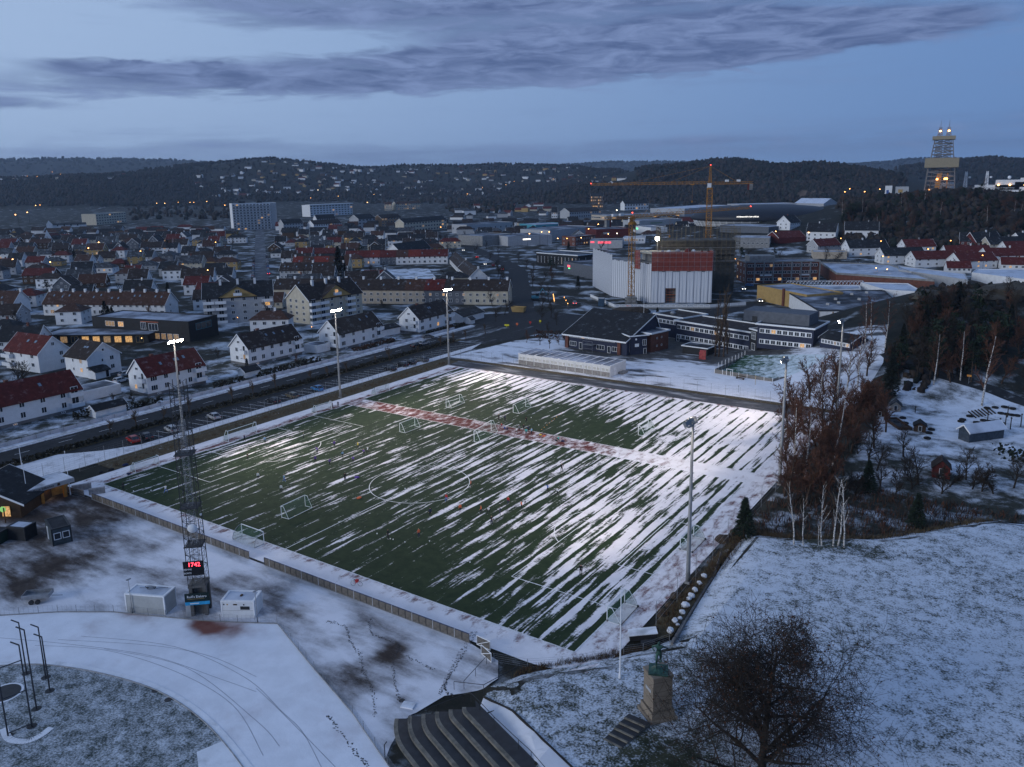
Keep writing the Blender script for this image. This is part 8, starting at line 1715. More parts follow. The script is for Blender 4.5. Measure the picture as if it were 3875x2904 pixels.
# ------------------------------------------------------------------ people
skin_m = flatmat('skin', (.42, .24, .17), .6, .1, 4); hair_d = flatmat('hair_dark', (.03, .02, .015), .8, .3, 6); hair_b = flatmat('hair_blond', (.30, .20, .09), .8, .3, 6); shoe_m = flatmat('shoes', (.30, .30, .30), .7); black_c = flatmat('black_cloth', (.010, .010, .013), .9); navy_c = flatmat('navy_cloth', (.014, .020, .060), .9)
CL = {k: flatmat('cloth_'+k, c, .9, .15, 4) for k, c in dict(purple=(.10, .05, .28), orange=(.62, .15, .06), white=(.58, .60, .62), lblue=(.20, .36, .55), blue=(.04, .12, .40), red=(.42, .03, .03), yellow=(.60, .50, .05), teal=(.04, .38, .36), green=(.05, .22, .14), black=(.010, .010, .013), navy=(.014, .020, .060), grey=(.14, .15, .17)).items()}
def figure(kind, fingers=False):
 J_ = dict(pel=(0, 0, .95), wst=(0, .01, 1.12), cst=(0, .02, 1.36), nck=(0, .01, 1.50), hd=(0, -.01, 1.62), top=(0, .0, 1.74), ls=(-.185, .01, 1.43), rs=(.185, .01, 1.43), lh=(-.10, 0, .92), rh=(.10, 0, .92))
 L = dict(stand=[(-.24, .03, 1.16), (-.26, -.06, .92), (-.27, -.10, .83), (.24, .03, 1.16), (.26, -.06, .92), (.27, -.10, .83), (-.12, -.01, .50), (-.13, .03, .09), (-.14, -.13, .04), (.12, -.01, .50), (.13, .03, .09), (.14, -.13, .04)],
  walk=[(-.24, .12, 1.18), (-.25, .10, .94), (-.25, .07, .85), (.24, -.10, 1.18), (.24, -.26, .99), (.24, -.33, .93), (-.11, -.16, .53), (-.11, -.20, .10), (-.11, -.36, .06), (.11, .05, .50), (.11, .34, .20), (.11, .24, .06)],
  run=[(-.25, .18, 1.22), (-.22, .04, 1.03), (-.20, -.05, 1.0), (.25, -.16, 1.24), (.20, -.32, 1.38), (.18, -.36, 1.46), (-.11, -.32, .66), (-.11, -.22, .24), (-.11, -.37, .19), (.11, .12, .50), (.11, .48, .42), (.11, .52, .29)],
  arms=[(-.42, .0, 1.40), (-.66, -.02, 1.44), (-.75, -.02, 1.46), (.42, .0, 1.45), (.62, -.03, 1.58), (.69, -.03, 1.64), (-.15, -.04, .50), (-.19, .02, .09), (-.20, -.14, .04), (.16, .02, .50), (.20, .05, .09), (.21, -.10, .04)],
  hips=[(-.40, .06, 1.22), (-.22, -.02, 1.04), (-.16, -.05, 1.0), (.40, .06, 1.22), (.22, -.02, 1.04), (.16, -.05, 1.0), (-.15, 0, .50), (-.20, .03, .09), (-.21, -.12, .04), (.15, 0, .50), (.20, .03, .09), (.21, -.12, .04)],
  sit=[(-.24, -.10, .62), (-.20, -.28, .45), (-.18, -.35, .40), (.24, -.10, .62), (.20, -.28, .45), (.18, -.35, .40), (-.14, -.38, .42), (-.15, -.52, .08), (-.15, -.66, .04), (.14, -.38, .42), (.15, -.52, .08), (.15, -.66, .04)])
 lim = L.get(kind, L['stand'])
 if kind == 'statue': lim = [(-.36, .06, 1.30), (-.30, -.18, 1.24), (-.24, -.27, 1.26), (.30, .20, 1.22), (.40, .40, 1.06), (.44, .48, .98), (-.11, -.20, .58), (-.11, -.02, .15), (-.12, -.17, .08), (.11, .18, .54), (.12, .46, .25), (.12, .44, .10)]
 for nm_, v in zip(('le', 'lw', 'lf', 're', 'rw', 'rf', 'lk', 'la', 'lt', 'rk', 'ra', 'rt'), lim): J_[nm_] = v
 if kind == 'sit':
  for k in ('pel', 'wst', 'cst', 'nck', 'hd', 'top', 'ls', 'rs', 'lh', 'rh'): J_[k] = (J_[k][0], J_[k][1]-.0, J_[k][2]-.80)
 if kind in ('run', 'statue'):
  for k in ('cst', 'nck', 'hd', 'top', 'ls', 'rs'): J_[k] = (J_[k][0], J_[k][1]-.10*(J_[k][2]-.9)*2, J_[k][2])
 if kind == 'bend':
  for k in ('wst', 'cst', 'nck', 'hd', 'top', 'ls', 'rs', 'le', 'lw', 'lf', 're', 'rw', 'rf'):
   x, y, z = J_[k]; dz = z-.95; J_[k] = (x, y-dz*.75, .95+dz*.66)
 E_ = [('pel', 'wst'), ('wst', 'cst'), ('cst', 'nck'), ('nck', 'hd'), ('hd', 'top'), ('cst', 'ls'), ('ls', 'le'), ('le', 'lw'), ('lw', 'lf'), ('cst', 'rs'), ('rs', 're'), ('re', 'rw'), ('rw', 'rf'), ('pel', 'lh'), ('lh', 'lk'), ('lk', 'la'), ('la', 'lt'), ('pel', 'rh'), ('rh', 'rk'), ('rk', 'ra'), ('ra', 'rt')]
 Rr = dict(pel=.14, wst=.125, cst=.15, nck=.058, hd=.10, top=.07, ls=.075, rs=.075, le=.048, re=.048, lw=.034, rw=.034, lf=.036, rf=.036, lh=.10, rh=.10, lk=.062, rk=.062, la=.042, ra=.042, lt=.035, rt=.035)
 if fingers:
  for s_, h_, wv in (('l', 'lf', 'lw'), ('r', 'rf', 'rw')):
   d = (Vector(J_[h_])-Vector(J_[wv])).normalized(); o = d.orthogonal().normalized()
   for q in range(4): nm_ = s_+'fg%d' % q; J_[nm_] = tuple(Vector(J_[h_])+d*(.075-.012*abs(q-1.3))+o*(q-1.5)*.024); Rr[nm_] = .011; E_.append((h_, nm_))
   nm_ = s_+'th'; J_[nm_] = tuple(Vector(J_[wv]).lerp(Vector(J_[h_]), .6)+o*.065+d*.02); Rr[nm_] = .012; E_.append((h_, nm_))
 ks = list(J_); me_ = bpy.data.meshes.new('person'); me_.from_pydata([J_[k] for k in ks], [(ks.index(a), ks.index(b)) for a, b in E_], []); o = bpy.data.objects.new('person', me_); link(o)
 md = o.modifiers.new('skin', 'SKIN'); md.use_smooth_shade = True
 for i, k in enumerate(ks): sv = me_.skin_vertices[0].data[i]; sv.radius = (Rr[k], Rr[k]*(.72 if k in ('pel', 'wst', 'cst') else 1)); sv.use_root = k == 'pel'
 o.modifiers.new('sub', 'SUBSURF').levels = 1
 dg = bpy.context.evaluated_depsgraph_get(); dg.update(); res = bpy.data.meshes.new_from_object(o.evaluated_get(dg)); bpy.data.objects.remove(o)
 seg = [(Vector(J_[a]), Vector(J_[b]), 2 if b in ('lf', 'rf', 'lw', 'rw', 'nck') and False else (2 if (b in ('lf', 'rf', 'hd') or 'fg' in b or 'th' in b) else (3 if b == 'top' else (4 if b in ('lt', 'rt') else (1 if b in ('lh', 'lk', 'la', 'rh', 'rk', 'ra') else 0))))) for a, b in E_]
 mi = []
 for p in res.polygons:
  c = p.center; best = (9, 0)
  for a, b, m_ in seg:
   d = b-a; t_ = max(0, min(1, (c-a).dot(d)/d.length_squared)); dist = (c-a-d*t_).length
   if dist < best[0]: best = (dist, m_)
  m_ = best[1]
  if m_ == 2 and c.z > J_['hd'][2]+.02 and c.y > J_['hd'][1]-.04 and kind != 'statue': m_ = 3
  mi.append(m_)
 res.materials.clear()
 for m_ in (CL['navy'], black_c, skin_m, hair_d, shoe_m): res.materials.append(m_)
 res.polygons.foreach_set('material_index', mi); res.polygons.foreach_set('use_smooth', [True]*len(res.polygons)); res.update(); return res
FIG = {k: figure(k) for k in ('stand', 'walk', 'run', 'arms', 'hips', 'bend', 'sit')}
def person(label, z, x, y, pose, top, legs='black', h_=1.62, rz=0.0, hair=None, vest=None, group='players and coaches on the pitch'):
 p = P0(z, x, y); o = obj('person', FIG[pose], None, (p.x, p.y, .055), rz); o.scale = (h_/1.75,)*3; tag(o, label, 'person', group)
 for i, m_ in ((0, CL[top]), (1, CL[legs]), (3, hair or hair_d)): o.material_slots[i].link = 'OBJECT'; o.material_slots[i].material = m_
 return o
PP = [('person in navy walking near the full size left goal', 'T2', 48, 585, 'walk', 'navy'), ('player in light blue standing left in the left penalty area', 'T2', 187, 597, 'stand', 'lblue'), ('player in grey and black standing in the left penalty area', 'T2', 452, 568, 'stand', 'grey'), ('person in black standing on a snow streak inside the left box', 'T2', 68, 712, 'hips', 'black'),
 ('player in purple swinging an arm up beside a snow streak', 'T2', 545, 672, 'arms', 'purple'), ('player in purple and white cap below the arm swinging player', 'T2', 533, 730, 'stand', 'purple'), ('player in purple with red shoes outside the left box', 'T2', 631, 752, 'walk', 'purple'), ('player in white and pale blue between two purple players', 'T2', 720, 697, 'walk', 'lblue'), ('player in purple with hands down right of the pale blue player', 'T2', 793, 732, 'stand', 'purple'),
 ('tall player in purple standing farthest back in that group', 'T2', 663, 625, 'stand', 'purple'), ('player in yellow and purple behind the purple group', 'T2', 825, 635, 'stand', 'yellow'), ('player in white running beside a purple player', 'T2', 891, 670, 'run', 'white'), ('player in purple running with the white player', 'T2', 866, 685, 'run', 'purple'), ('coach in black standing left of the centre circle', 'T2', 737, 860, 'stand', 'black', 'black', 1.78), ('player in white with black shorts at the left', 'T2', 141, 848, 'stand', 'white'),
 ('player in pale blue with blue trousers left of the round goal', 'T2', 319, 863, 'walk', 'lblue', 'blue'), ('player in white vest in front of the pale blue player', 'T2', 300, 935, 'stand', 'white'), ('person in black left of two beside the left track goal', 'T2', 650, 357, 'stand', 'black'), ('person in navy right of two beside the left track goal', 'T2', 689, 352, 'stand', 'navy'), ('person in black at the far left corner of the turf', 'T1', 305, 470, 'walk', 'black', 'black', 1.7), ('player in white and blue running at the left corner', 'T1', 595, 490, 'run', 'white', 'blue'),
 ('player in orange bib on the right rim of the centre circle', 'T6', 330, 358, 'stand', 'orange'), ('player in red bib with blue trousers by the centre circle', 'T6', 162, 455, 'walk', 'red', 'blue'), ('player in navy below the centre circle', 'T6', 52, 558, 'stand', 'navy'), ('player in orange vest with yellow boots', 'T6', 257, 527, 'stand', 'orange', 'black'), ('player in orange jacket facing the white player', 'T6', 400, 540, 'walk', 'orange'), ('player in white facing the orange jacket', 'T6', 452, 545, 'run', 'white'), ('player in navy right of the white player', 'T6', 530, 545, 'stand', 'navy', 'navy'),
 ('player in black and blue in front of the cluster', 'T6', 472, 612, 'hips', 'black', 'navy'), ('player in red bib behind the cluster', 'T6', 586, 475, 'walk', 'red', 'navy'), ('player in orange next to the bending white player', 'T6', 677, 505, 'stand', 'orange'), ('player in white bending forward beside the orange player', 'T6', 703, 480, 'bend', 'white'), ('player in blue waving on the right half', 'T6', 857, 390, 'arms', 'blue'), ('player in white and red on the right half', 'T6', 923, 412, 'stand', 'white'), ('coach in black alone between centre circle and red strip', 'T6', 953, 250, 'hips', 'black', 'black', 1.75),
 ('coach in black walking alone in the right penalty area', 'T3', 540, 238, 'walk', 'black', 'black', 1.78), ('coach in black stooping over balls near the near touchline', 'T5', 1213, 440, 'stand', 'black', 'black', 1.78), ('player in orange bib alone near the near touchline', 'S6', 804, 570, 'stand', 'orange', 'navy'),
 ('child in white at the left of the group on the red strip', 'R7', 35, 1240, 'walk', 'white'), ('child in grey behind the white child on the red strip', 'R7', 57, 1220, 'stand', 'grey'), ('child in black at the back of the red strip group', 'R7', 95, 1212, 'stand', 'black'), ('child in pale green at the front of the red strip group', 'R7', 117, 1250, 'stand', 'teal'), ('child in navy in the middle of the red strip group', 'R7', 135, 1225, 'stand', 'navy'), ('child in light blue at the right of the red strip group', 'R7', 163, 1245, 'stand', 'lblue'), ('coach in black running behind the red strip group', 'R7', 118, 1150, 'run', 'black', 'black', 1.75),
 ('adult in black left of the goal near the red strip', 'R6', 2090, 1355, 'stand', 'black', 'black', 1.75), ('adult in navy right of the adult in black', 'R6', 2143, 1360, 'stand', 'navy', 'black', 1.75), ('child in red sitting on the red strip', 'R6', 2112, 1400, 'sit', 'red', 'navy'), ('child in blue sitting right of the red child', 'R6', 2140, 1428, 'sit', 'blue', 'navy'), ('child in dark blue sitting at the end of the row', 'R6', 2166, 1432, 'sit', 'navy', 'navy'), ('person in teal crouching over bags on the red strip', 'R7', 395, 1290, 'sit', 'teal', 'black')]
pr_ = random.Random(3)
for q in PP: person(*q[:6], legs=q[6] if len(q) > 6 else 'black', h_=q[7] if len(q) > 7 else pr_.uniform(1.48, 1.66), rz=pr_.uniform(0, 6.28), hair=hair_b if pr_.random() < .35 else hair_d)
ball = MB(); ball.lathe([(.0, .0), (.07, .03), (.108, .11), (.07, .19), (.0, .22)], 10); bm_ = ball.mesh('football', trim, True); bc = flatmat('ball_orange', (.5, .22, .05), .6)
BL = [('T2', 599, 466, 'by the left penalty area corner'), ('T1', 373, 475, 'right of the person in black at the left corner'), ('T1', 493, 470, 'left of the running player at the left corner'), ('T5', 1228, 440, 'at the feet of the stooping coach'), ('T5', 1247, 445, 'right of the stooping coach'), ('T5', 1137, 405, 'left of the stooping coach'), ('S6', 736, 330, 'on the halfway line in the centre circle'), ('S6', 857, 590, 'right of the lone orange bib player'), ('S6', 735, 595, 'left below the lone orange bib player'), ('S6', 597, 553, 'left of the stooping coach, farther out'), ('S6', 410, 496, 'on the halfway line near the round goal'), ('R7', 65, 1138, 'behind the red strip group at left'), ('R7', 160, 1100, 'behind the red strip group at right'), ('R7', 225, 1165, 'right of the running coach in black'), ('S6', 1057, 695, 'on the near right turf')]
for z, x, y, w_ in BL: p = P0(z, x, y); tag(obj('football', bm_, None, (p.x, p.y, .055)), 'small white football '+w_, 'ball', 'footballs on the turf')
for i in range(9):
 p = P0('R7', 250, 1200).lerp(P0('R7', 420, 1060), i/8); b = MB(); b.lathe([(.13, 0), (.05, .12)], 8); tag(b.build('marker_cone', bc, None, (p.x, p.y, .055)), 'small orange marker cone, %s in the row on the far turf' % OR[i], 'cone', 'marker cones on the far turf')
for l_, z, x, y, m_, s_ in (('orange kit bag left of the centre circle', 'T5', 1013, 160, CL['orange'], .5), ('purple kit bag right of the coach in black', 'T2', 818, 835, CL['purple'], .5), ('orange bag on the red strip', 'R7', 270, 1260, CL['orange'], .4), ('yellow bag on the red strip', 'R7', 240, 1248, CL['yellow'], .35), ('dark bag right of the crouching teal person', 'R7', 430, 1305, CL['navy'], .5), ('dark bag left of the crouching teal person', 'R7', 375, 1298, CL['black'], .4), ('blue bag by the left corner goal', 'T1', 340, 358, CL['navy'], .5), ('dark bag heap at the foot of the embankment', 'R5', 960, 1440, CL['black'], .7), ('second dark bag heap along the embankment', 'R5', 1080, 1400, CL['navy'], .7), ('third dark bag heap along the embankment', 'R5', 870, 1460, CL['black'], .6)):
 p = P0(z, x, y); o = boulder(1, s_, s_*.6, s_*.4, m_, None, (p.x, p.y, .055+s_*.3), int(x), name='kit_bag'); tag(o, l_, 'bag', 'bags beside the pitch')
# bicycle leaning flat by the track, another at the ticket canopy
def bicycle(label, p, rz, bag=None, lie=0.0):
 t = thing('bicycle', label, 'bicycle', p, rz)
 for x in (-.52, .52):
  b = MB(); b.path([(x+.33*math.cos(q), 0, .34+.33*math.sin(q)) for q in np.linspace(0, 6.2832, 15)], .025, 4); b.build('wheel', darkmetal, t)
 b = MB(); b.path([(-.52, 0, .34), (-.12, 0, .34), (-.22, 0, .85)], .02, 4); b.path([(-.12, 0, .34), (.36, 0, .78), (-.2, 0, .74)], .02, 4); b.path([(.52, 0, .34), (.36, 0, .78), (.34, 0, .95)], .02, 4); b.build('frame', CL['red'] if bag else darkmetal, t)
 b = MB(); b.path([(.34, -.25, .97), (.36, 0, .95), (.34, .25, .97)], .018, 4); b.build('handlebar', darkmetal, t); b = MB(); b.box(-.36, -.07, .86, -.1, .07, .92); b.build('saddle', black_c, t)
 if bag: b = MB(); b.box(-.75, -.2, .55, -.35, .2, .9); b.build('pannier', CL['white'], t); b = MB(); b.box(-.1, -.22, .6, .25, .22, .95); b.build('jacket', CL['red'], t)
 return t
bicycle('bicycle with red jacket and pale bag beside the near fence', P0('S3', 865, 95), .4, True); bicycle('dark bicycle standing at the ticket canopy', P0('U3', 380, 455), .6)
# ------------------------------------------------------------------ vehicles
tyre = flatmat('tyre', (.012, .012, .013), .9); rim = flatmat('rim', (.25, .26, .27), .4, .1, 2, metal=.7); cg_ = glassmat('car_glass', (.010, .012, .016), .08); tail = flatmat('tail_light', (.25, .01, .01), .4); headm = flatmat('headlamp', (.45, .46, .48), .3); hl_on = glow('headlamp_on', (1, .93, .78), 9); tl_on = glow('tail_on', (1, .05, .03), 5)
CARM = {}
def car_meshes(kind):
 if kind in CARM: return CARM[kind]
 est = kind == 'estate'; b = MB(); w_ = .86
 prof = [(-2.1, .35), (-2.15, .62), (-2.05, .86), (-1.75, .93), (1.0, .93), (1.75, .80), (2.08, .66), (2.12, .38), (1.9, .25), (-1.9, .25)]
 n = len(prof); ring = lambda y, k: [(x*k, y, z) for x, z in prof]
 vs_ = ring(-w_, .985)+ring(-w_*.97, 1.0)+ring(w_*.97, 1.0)+ring(w_, .985); vs_ = [(x, y*(1 if .3 < z < .8 else .97), z) for x, y, z in vs_]
 b.add(vs_, [(j*n+i, j*n+(i+1) % n, (j+1)*n+(i+1) % n, (j+1)*n+i) for j in range(3) for i in range(n)]+[tuple(range(n-1, -1, -1)), tuple(range(3*n, 4*n))]); body = b.mesh('body', white_p)
 x0_, x1_, t0, t1 = (-2.0, 1.05, -1.8, .35) if est else (-1.85, 1.05, -1.15, .35); g = MB(); zt = 1.46 if est else 1.42
 B4 = [(x0_, -.80, .92), (x1_, -.80, .92), (x1_, .80, .92), (x0_, .80, .92)]; T4 = [(t0, -.62, zt), (t1, -.62, zt), (t1, .62, zt), (t0, .62, zt)]
 g.add(B4+T4, [(0, 1, 5, 4), (1, 2, 6, 5), (2, 3, 7, 6), (3, 0, 4, 7)]); glz = g.mesh('windows', cg_); r_ = MB(); r_.add([(t0-.05, -.64, zt), (t1+.05, -.64, zt), (t1+.05, .64, zt), (t0-.05, .64, zt), (t0+.1, -.55, zt+.05), (t1-.1, -.55, zt+.05), (t1-.1, .55, zt+.05), (t0+.1, .55, zt+.05)], [(0, 1, 5, 4), (1, 2, 6, 5), (2, 3, 7, 6), (3, 0, 4, 7), (4, 5, 6, 7)])
 for a, c in ((0, 4), (1, 5), (2, 6), (3, 7)): r_.tube((B4+T4)[a], (B4+T4)[c], .045, .04, 4)
 for yy in (-1, 1): r_.tube((-.35, .80*yy, .92), (-.4, .63*yy, zt), .04, .04, 4)
 roof = r_.mesh('roof', white_p); w2 = MB(); w2.lathe([(.20, -.10), (.31, -.09), (.31, .09), (.20, .10)], 14); wh = w2.mesh('wheel', tyre); w3 = MB(); w3.lathe([(.19, -.105), (.12, -.115), (.12, .115), (.19, .105)], 10); rm = w3.mesh('rim', rim)
 l_ = MB(); l_.box(-.06, -.16, -.07, .06, .16, .07); CARM[kind] = (body, glz, roof, wh, rm, l_.mesh('headlight', headm), l_.mesh('tail_light', tail)); return CARM[kind]
CP = {k: flatmat('paint_'+k, c, .25, .06, 1, spec=.5) for k, c in dict(red=(.28, .018, .015), black=(.008, .008, .010), silver=(.34, .35, .37), white=(.55, .56, .58), blue=(.04, .16, .36), gold=(.10, .085, .055), grey=(.09, .095, .10)).items()}
def car(label, p, rz, paint, kind='hatch', on=False, group='cars', parts=True):
 bd, gl_, rf, wh, rm, hl, tl = car_meshes(kind); t = thing('car', label, 'car', p, rz, group)
 for nm_, me_ in (('body', bd), ('roof', rf)): o = obj(nm_, me_, t); o.material_slots[0].link = 'OBJECT'; o.material_slots[0].material = CP[paint]
 obj('windows', gl_, t)
 for x in (-1.32, 1.32):
  for y in (-.80, .80): o = obj('wheel', wh, t, (x, y, .31), rot=(math.pi/2, 0, 0)); obj('rim', rm, o)
 for y in (-.62, .62):
  o = obj('headlight', hl, t, (2.06, y, .66)); o2 = obj('tail_light', tl, t, (-2.09, y, .76))
  if on: o.material_slots[0].link = 'OBJECT'; o.material_slots[0].material = hl_on; o2.material_slots[0].link = 'OBJECT'; o2.material_slots[0].material = tl_on
 return t
pk = 'cars parked beside the pitch'
for l_, z, x, y, c, k in (('red hatchback parked nearest the lattice tower', 'R5', 1150, 1190, 'red', 'hatch'), ('black car parked right of the red hatchback', 'R5', 1262, 1165, 'black', 'hatch'), ('silver estate parked behind the lattice tower', 'R5', 1478, 1100, 'silver', 'estate'), ('silver car parked alone in the left part of the car park', 'R5', 1845, 990, 'silver', 'hatch'), ('black van like car parked left of the gold car', 'R6', 150, 1195, 'black', 'estate'), ('dull gold estate parked left of the blue car', 'R6', 308, 1150, 'gold', 'estate'), ('bright blue hatchback parked near the middle left mast', 'R6', 527, 1090, 'blue', 'hatch'), ('black car parked left of three dark cars', 'R6', 1155, 918, 'black', 'hatch'), ('black estate second of four dark parked cars', 'R6', 1262, 880, 'black', 'estate'), ('black car third of four dark parked cars', 'R6', 1328, 862, 'black', 'hatch'), ('grey black car rightmost in the car park', 'R6', 1435, 838, 'grey', 'hatch')):
 p = P0(z, x, y); car(l_, (p.x, p.y, .03), rad(168), c, k, False, pk)
for l_, z, x, y, c, k, a in (('silver car driving on the main road', 'R6', 1445, 695, 'silver', 'hatch', 90), ('dark car driving ahead of the silver car', 'R6', 1378, 715, 'black', 'hatch', 90), ('white estate in the yard behind the red roofed house', 'R5', 1045, 675, 'white', 'estate', 100), ('silver car in the yard beside the porch house', 'R5', 1085, 620, 'silver', 'hatch', 95), ('white car at the beige terrace by the junction', 'R6', 1735, 410, 'white', 'hatch', 30), ('dark car in the yard by the junction house', 'R6', 1480, 640, 'grey', 'hatch', 60)):
 p = P0(z, x, y); car(l_, (p.x, p.y, .03), rad(a), c, k, False, 'cars near the white houses')
for i, (z, x, y, c, on, a) in enumerate((('R2', 1715, 972, 'red', 0, 135), ('R2', 1782, 1025, 'white', 1, -45), ('R2', 1900, 1085, 'red', 1, 135), ('R2', 1968, 1145, 'white', 1, -45), ('R2', 2040, 1155, 'red', 0, 135), ('R2', 2115, 1190, 'silver', 1, 135), ('R3', 535, 1485, 'silver', 1, 120), ('R3', 1985, 1360, 'white', 1, -60), ('R3', 2040, 1330, 'blue', 0, 20), ('R3', 2130, 1465, 'silver', 1, -60), ('R4', 400, 1400, 'black', 0, 10), ('R4', 560, 1412, 'white', 0, 10))):
 p = P0(z, x, y); car('%s car %s, %s along the far roads counting from the left' % (c, 'with lights on' if on else 'unlit', OR[i]), (p.x, p.y, .04), rad(a), c, 'hatch', bool(on), 'cars on the far roads')
sd_ = (Vector(ST[4])-Vector(ST[1])).normalized(); sn_ = Vector((-sd_.y, sd_.x)); q_ = 0
for i in range(22):
 for s_ in (-1, 1):
  if pr_.random() < .28: continue
  p = Vector(ST[1])+sd_*(4+i*7.2)+sn_*4.6*s_; c = pr_.choice(['black', 'grey', 'silver', 'white', 'black', 'red', 'blue']); q_ += 1
  car('%s car, %s on the %s kerb of the residential street' % (c, (OR+['twenty-first', 'twenty-second'])[i]+' place', 'left' if s_ > 0 else 'right'), (p.x, p.y, .04), math.atan2(sd_.y, sd_.x), c, pr_.choice(['hatch', 'estate']), i < 6 and s_ < 0 and pr_.random() < .5, 'cars parked along the residential street')
# ------------------------------------------------------------------ street lamps, far lights
lp = MB(); lp.tube((0, 0, 0), (0, 0, 7.2), .07, .05, 5); lp.tube((0, 0, 7.2), (.9, 0, 7.5), .045, .045, 4); lpm = lp.mesh('pole', darkmetal); lh_ = MB(); lh_.lathe([(.10, 0), (.26, .1), (.18, .34)], 8); LM = {m_.name: lh_.mesh('lamp', m_) for m_ in (lampw, lampo, lampc)}
def lamp(label, p, s_=1.0, m_=lampo, group='lit street lamps'):
 t = thing('street_lamp', label, 'street lamp', p, pr_.uniform(0, 6), group); t.scale = (s_,)*3; obj('pole', lpm, t); obj('lamp', LM[m_.name], t, (.95, 0, 7.2))
for i, (z, x, y, m_) in enumerate((('R5', 1240, 400, lampw), ('R6', 485, 640, lampo), ('R5', 2060, 210, lampo), ('R8', 680, 580, lampw), ('R8', 745, 560, lampw))): p = P0(z, x, y); lamp(['small lit lamp in the nursery playground', 'lit lamp behind the brown roofed white house', 'lit lamp below the grey apartment house', 'lower lit lamp between grove and school', 'upper lit lamp between grove and school'][i], p, .55, m_)
sites = [('R3', 880, 800, lampc), ('R3', 235, 985, lampw), ('R3', 300, 985, lampw), ('R3', 130, 1000, lampw), ('R3', 380, 1040, lampw), ('R3', 470, 1040, lampo), ('R3', 575, 1035, lampw), ('R3', 750, 920, lampw), ('R3', 895, 1000, lampc), ('R3', 820, 1005, lampw), ('R3', 655, 960, lampw), ('R3', 1765, 800, lampc), ('R3', 1930, 1220, lampo), ('R4', 705, 740, lampo), ('R4', 945, 745, lampo), ('R4', 660, 765, lampo), ('R4', 810, 765, lampo), ('R4', 985, 1190, lampo), ('R4', 1380, 1260, lampo), ('R4', 1850, 1320, lampo), ('R4', 1545, 1190, lampo), ('R4', 970, 1320, lampo), ('R4', 630, 1165, lampo), ('R4', 80, 1100, lampw), ('R4', 350, 1110, lampw), ('R4', 935, 1420, lampw), ('R4', 1020, 1430, lampw), ('R1', 1440, 700, lampw), ('R1', 1360, 700, lampw), ('R1', 1540, 690, lampo), ('R1', 1650, 690, lampw), ('R1', 1690, 690, lampo), ('R1', 1790, 680, lampw), ('R1', 1960, 730, lampo), ('R1', 320, 720, lampw), ('R1', 345, 715, lampo), ('R1', 260, 810, lampw), ('R1', 170, 840, lampw), ('R2', 465, 640, lampo), ('R2', 710, 620, lampw), ('R2', 965, 705, lampw), ('R2', 1820, 600, lampw), ('R2', 1015, 600, lampw), ('R2', 1950, 535, lampw), ('R2', 2150, 510, lampw), ('R2', 540, 560, lampc), ('R2', 1583, 945, lampo), ('R1', 870, 1090, lampw), ('R1', 760, 1140, lampw), ('R1', 1240, 1160, lampo), ('R1', 1820, 1320, lampw), ('R1', 1875, 1080, lampo), ('R1', 470, 1260, lampw), ('R1', 150, 1240, lampw), ('R3', 20, 480, lampo), ('R3', 360, 460, lampo), ('R1', 235, 440, lampo), ('R1', 335, 445, lampo), ('R1', 525, 425, lampo), ('R1', 450, 400, lampo)]
for i, (z, x, y, m_) in enumerate(sites):
 p = PT(z, x, y); d = (p-CAM).length; lamp('glowing street lamp far off in the town and port', p, max(.7, min(2.6, d/420)), m_, 'far street lamps')
p = PT('R3', 1155, 1000); t = thing('site_floodlight', 'bright white site floodlight beside the scaffold', 'floodlight', (-12, 246, 0)); b = MB(); b.tube((0, 0, 0), (0, 0, 25.5), .15, .1, 5); b.build('pole', galv, t); b = MB(); b.lathe([(.3, 0), (.9, .4), (.9, 1.4), (.3, 1.8)], 10, (0, 0, 25.2)); b.build('lamp', glow('site_flood', (1, .92, .75), 60), t)
ld = bpy.data.lights.new('site_floodlight', 'POINT'); ld.energy = 2600; ld.color = (1, .85, .6); ld.shadow_soft_size = 1; lo = bpy.data.objects.new('site_floodlight', ld); link(lo); lo.parent = t; lo.location = (0, -2, 26.5)
# road works: marker posts, barriers, digger, yellow skip
for i in range(9):
 p = P0('R3', 350, 1420).lerp(P0('R3', 365, 1515), i/8) if i < 6 else P0('R3', 445, 1445).lerp(P0('R3', 475, 1500), (i-6)/2); t = thing('traffic_marker', 'yellow lit road works marker, %s of the row at the crossing' % OR[i], 'marker', p, 0, 'road works markers'); b = MB(); b.box(-.12, -.05, 0, .12, .05, 1.0); b.build('post', ochre, t); b = MB(); b.lathe([(.1, 1.0), (.14, 1.1), (.1, 1.25)], 8); b.build('lamp', lampo, t)
t = thing('skip', 'yellow skip beside the beige terrace end', 'skip', P0('V6', 80, 172), .2); b = MB(); b.add([(0, 0, 0), (5, 0, 0), (5, 2.4, 0), (0, 2.4, 0), (-.5, -.2, 2.2), (5.5, -.2, 2.2), (5.5, 2.6, 2.2), (-.5, 2.6, 2.2)], [(3, 2, 1, 0), (0, 1, 5, 4), (1, 2, 6, 5), (2, 3, 7, 6), (3, 0, 4, 7)]); b.build('tub', ochre, t)
t = thing('excavator', 'turquoise excavator on the dug up ground by the road', 'excavator', P0('R3', 195, 1450), .8); b = MB(); b.box(-1.6, -1.3, 0, 1.6, -.7, .9); b.box(-1.6, .7, 0, 1.6, 1.3, .9); b.build('tracks', darkmetal, t); b = MB(); b.box(-1.6, -1.2, 1.0, 1.4, 1.2, 2.0); b.build('body', teal, t); b = MB(); b.box(.2, -1.2, 2.0, 1.4, -.1, 3.2); b.build('cab', glass, t); b = MB(); b.tube((1.4, .3, 1.6), (3.4, .3, 5.2), .22, .18, 5); b.tube((3.4, .3, 5.2), (5.2, .3, 3.2), .16, .14, 5); b.box(4.9, -.2, 2.3, 5.6, .8, 3.2); b.build('boom', teal, t)
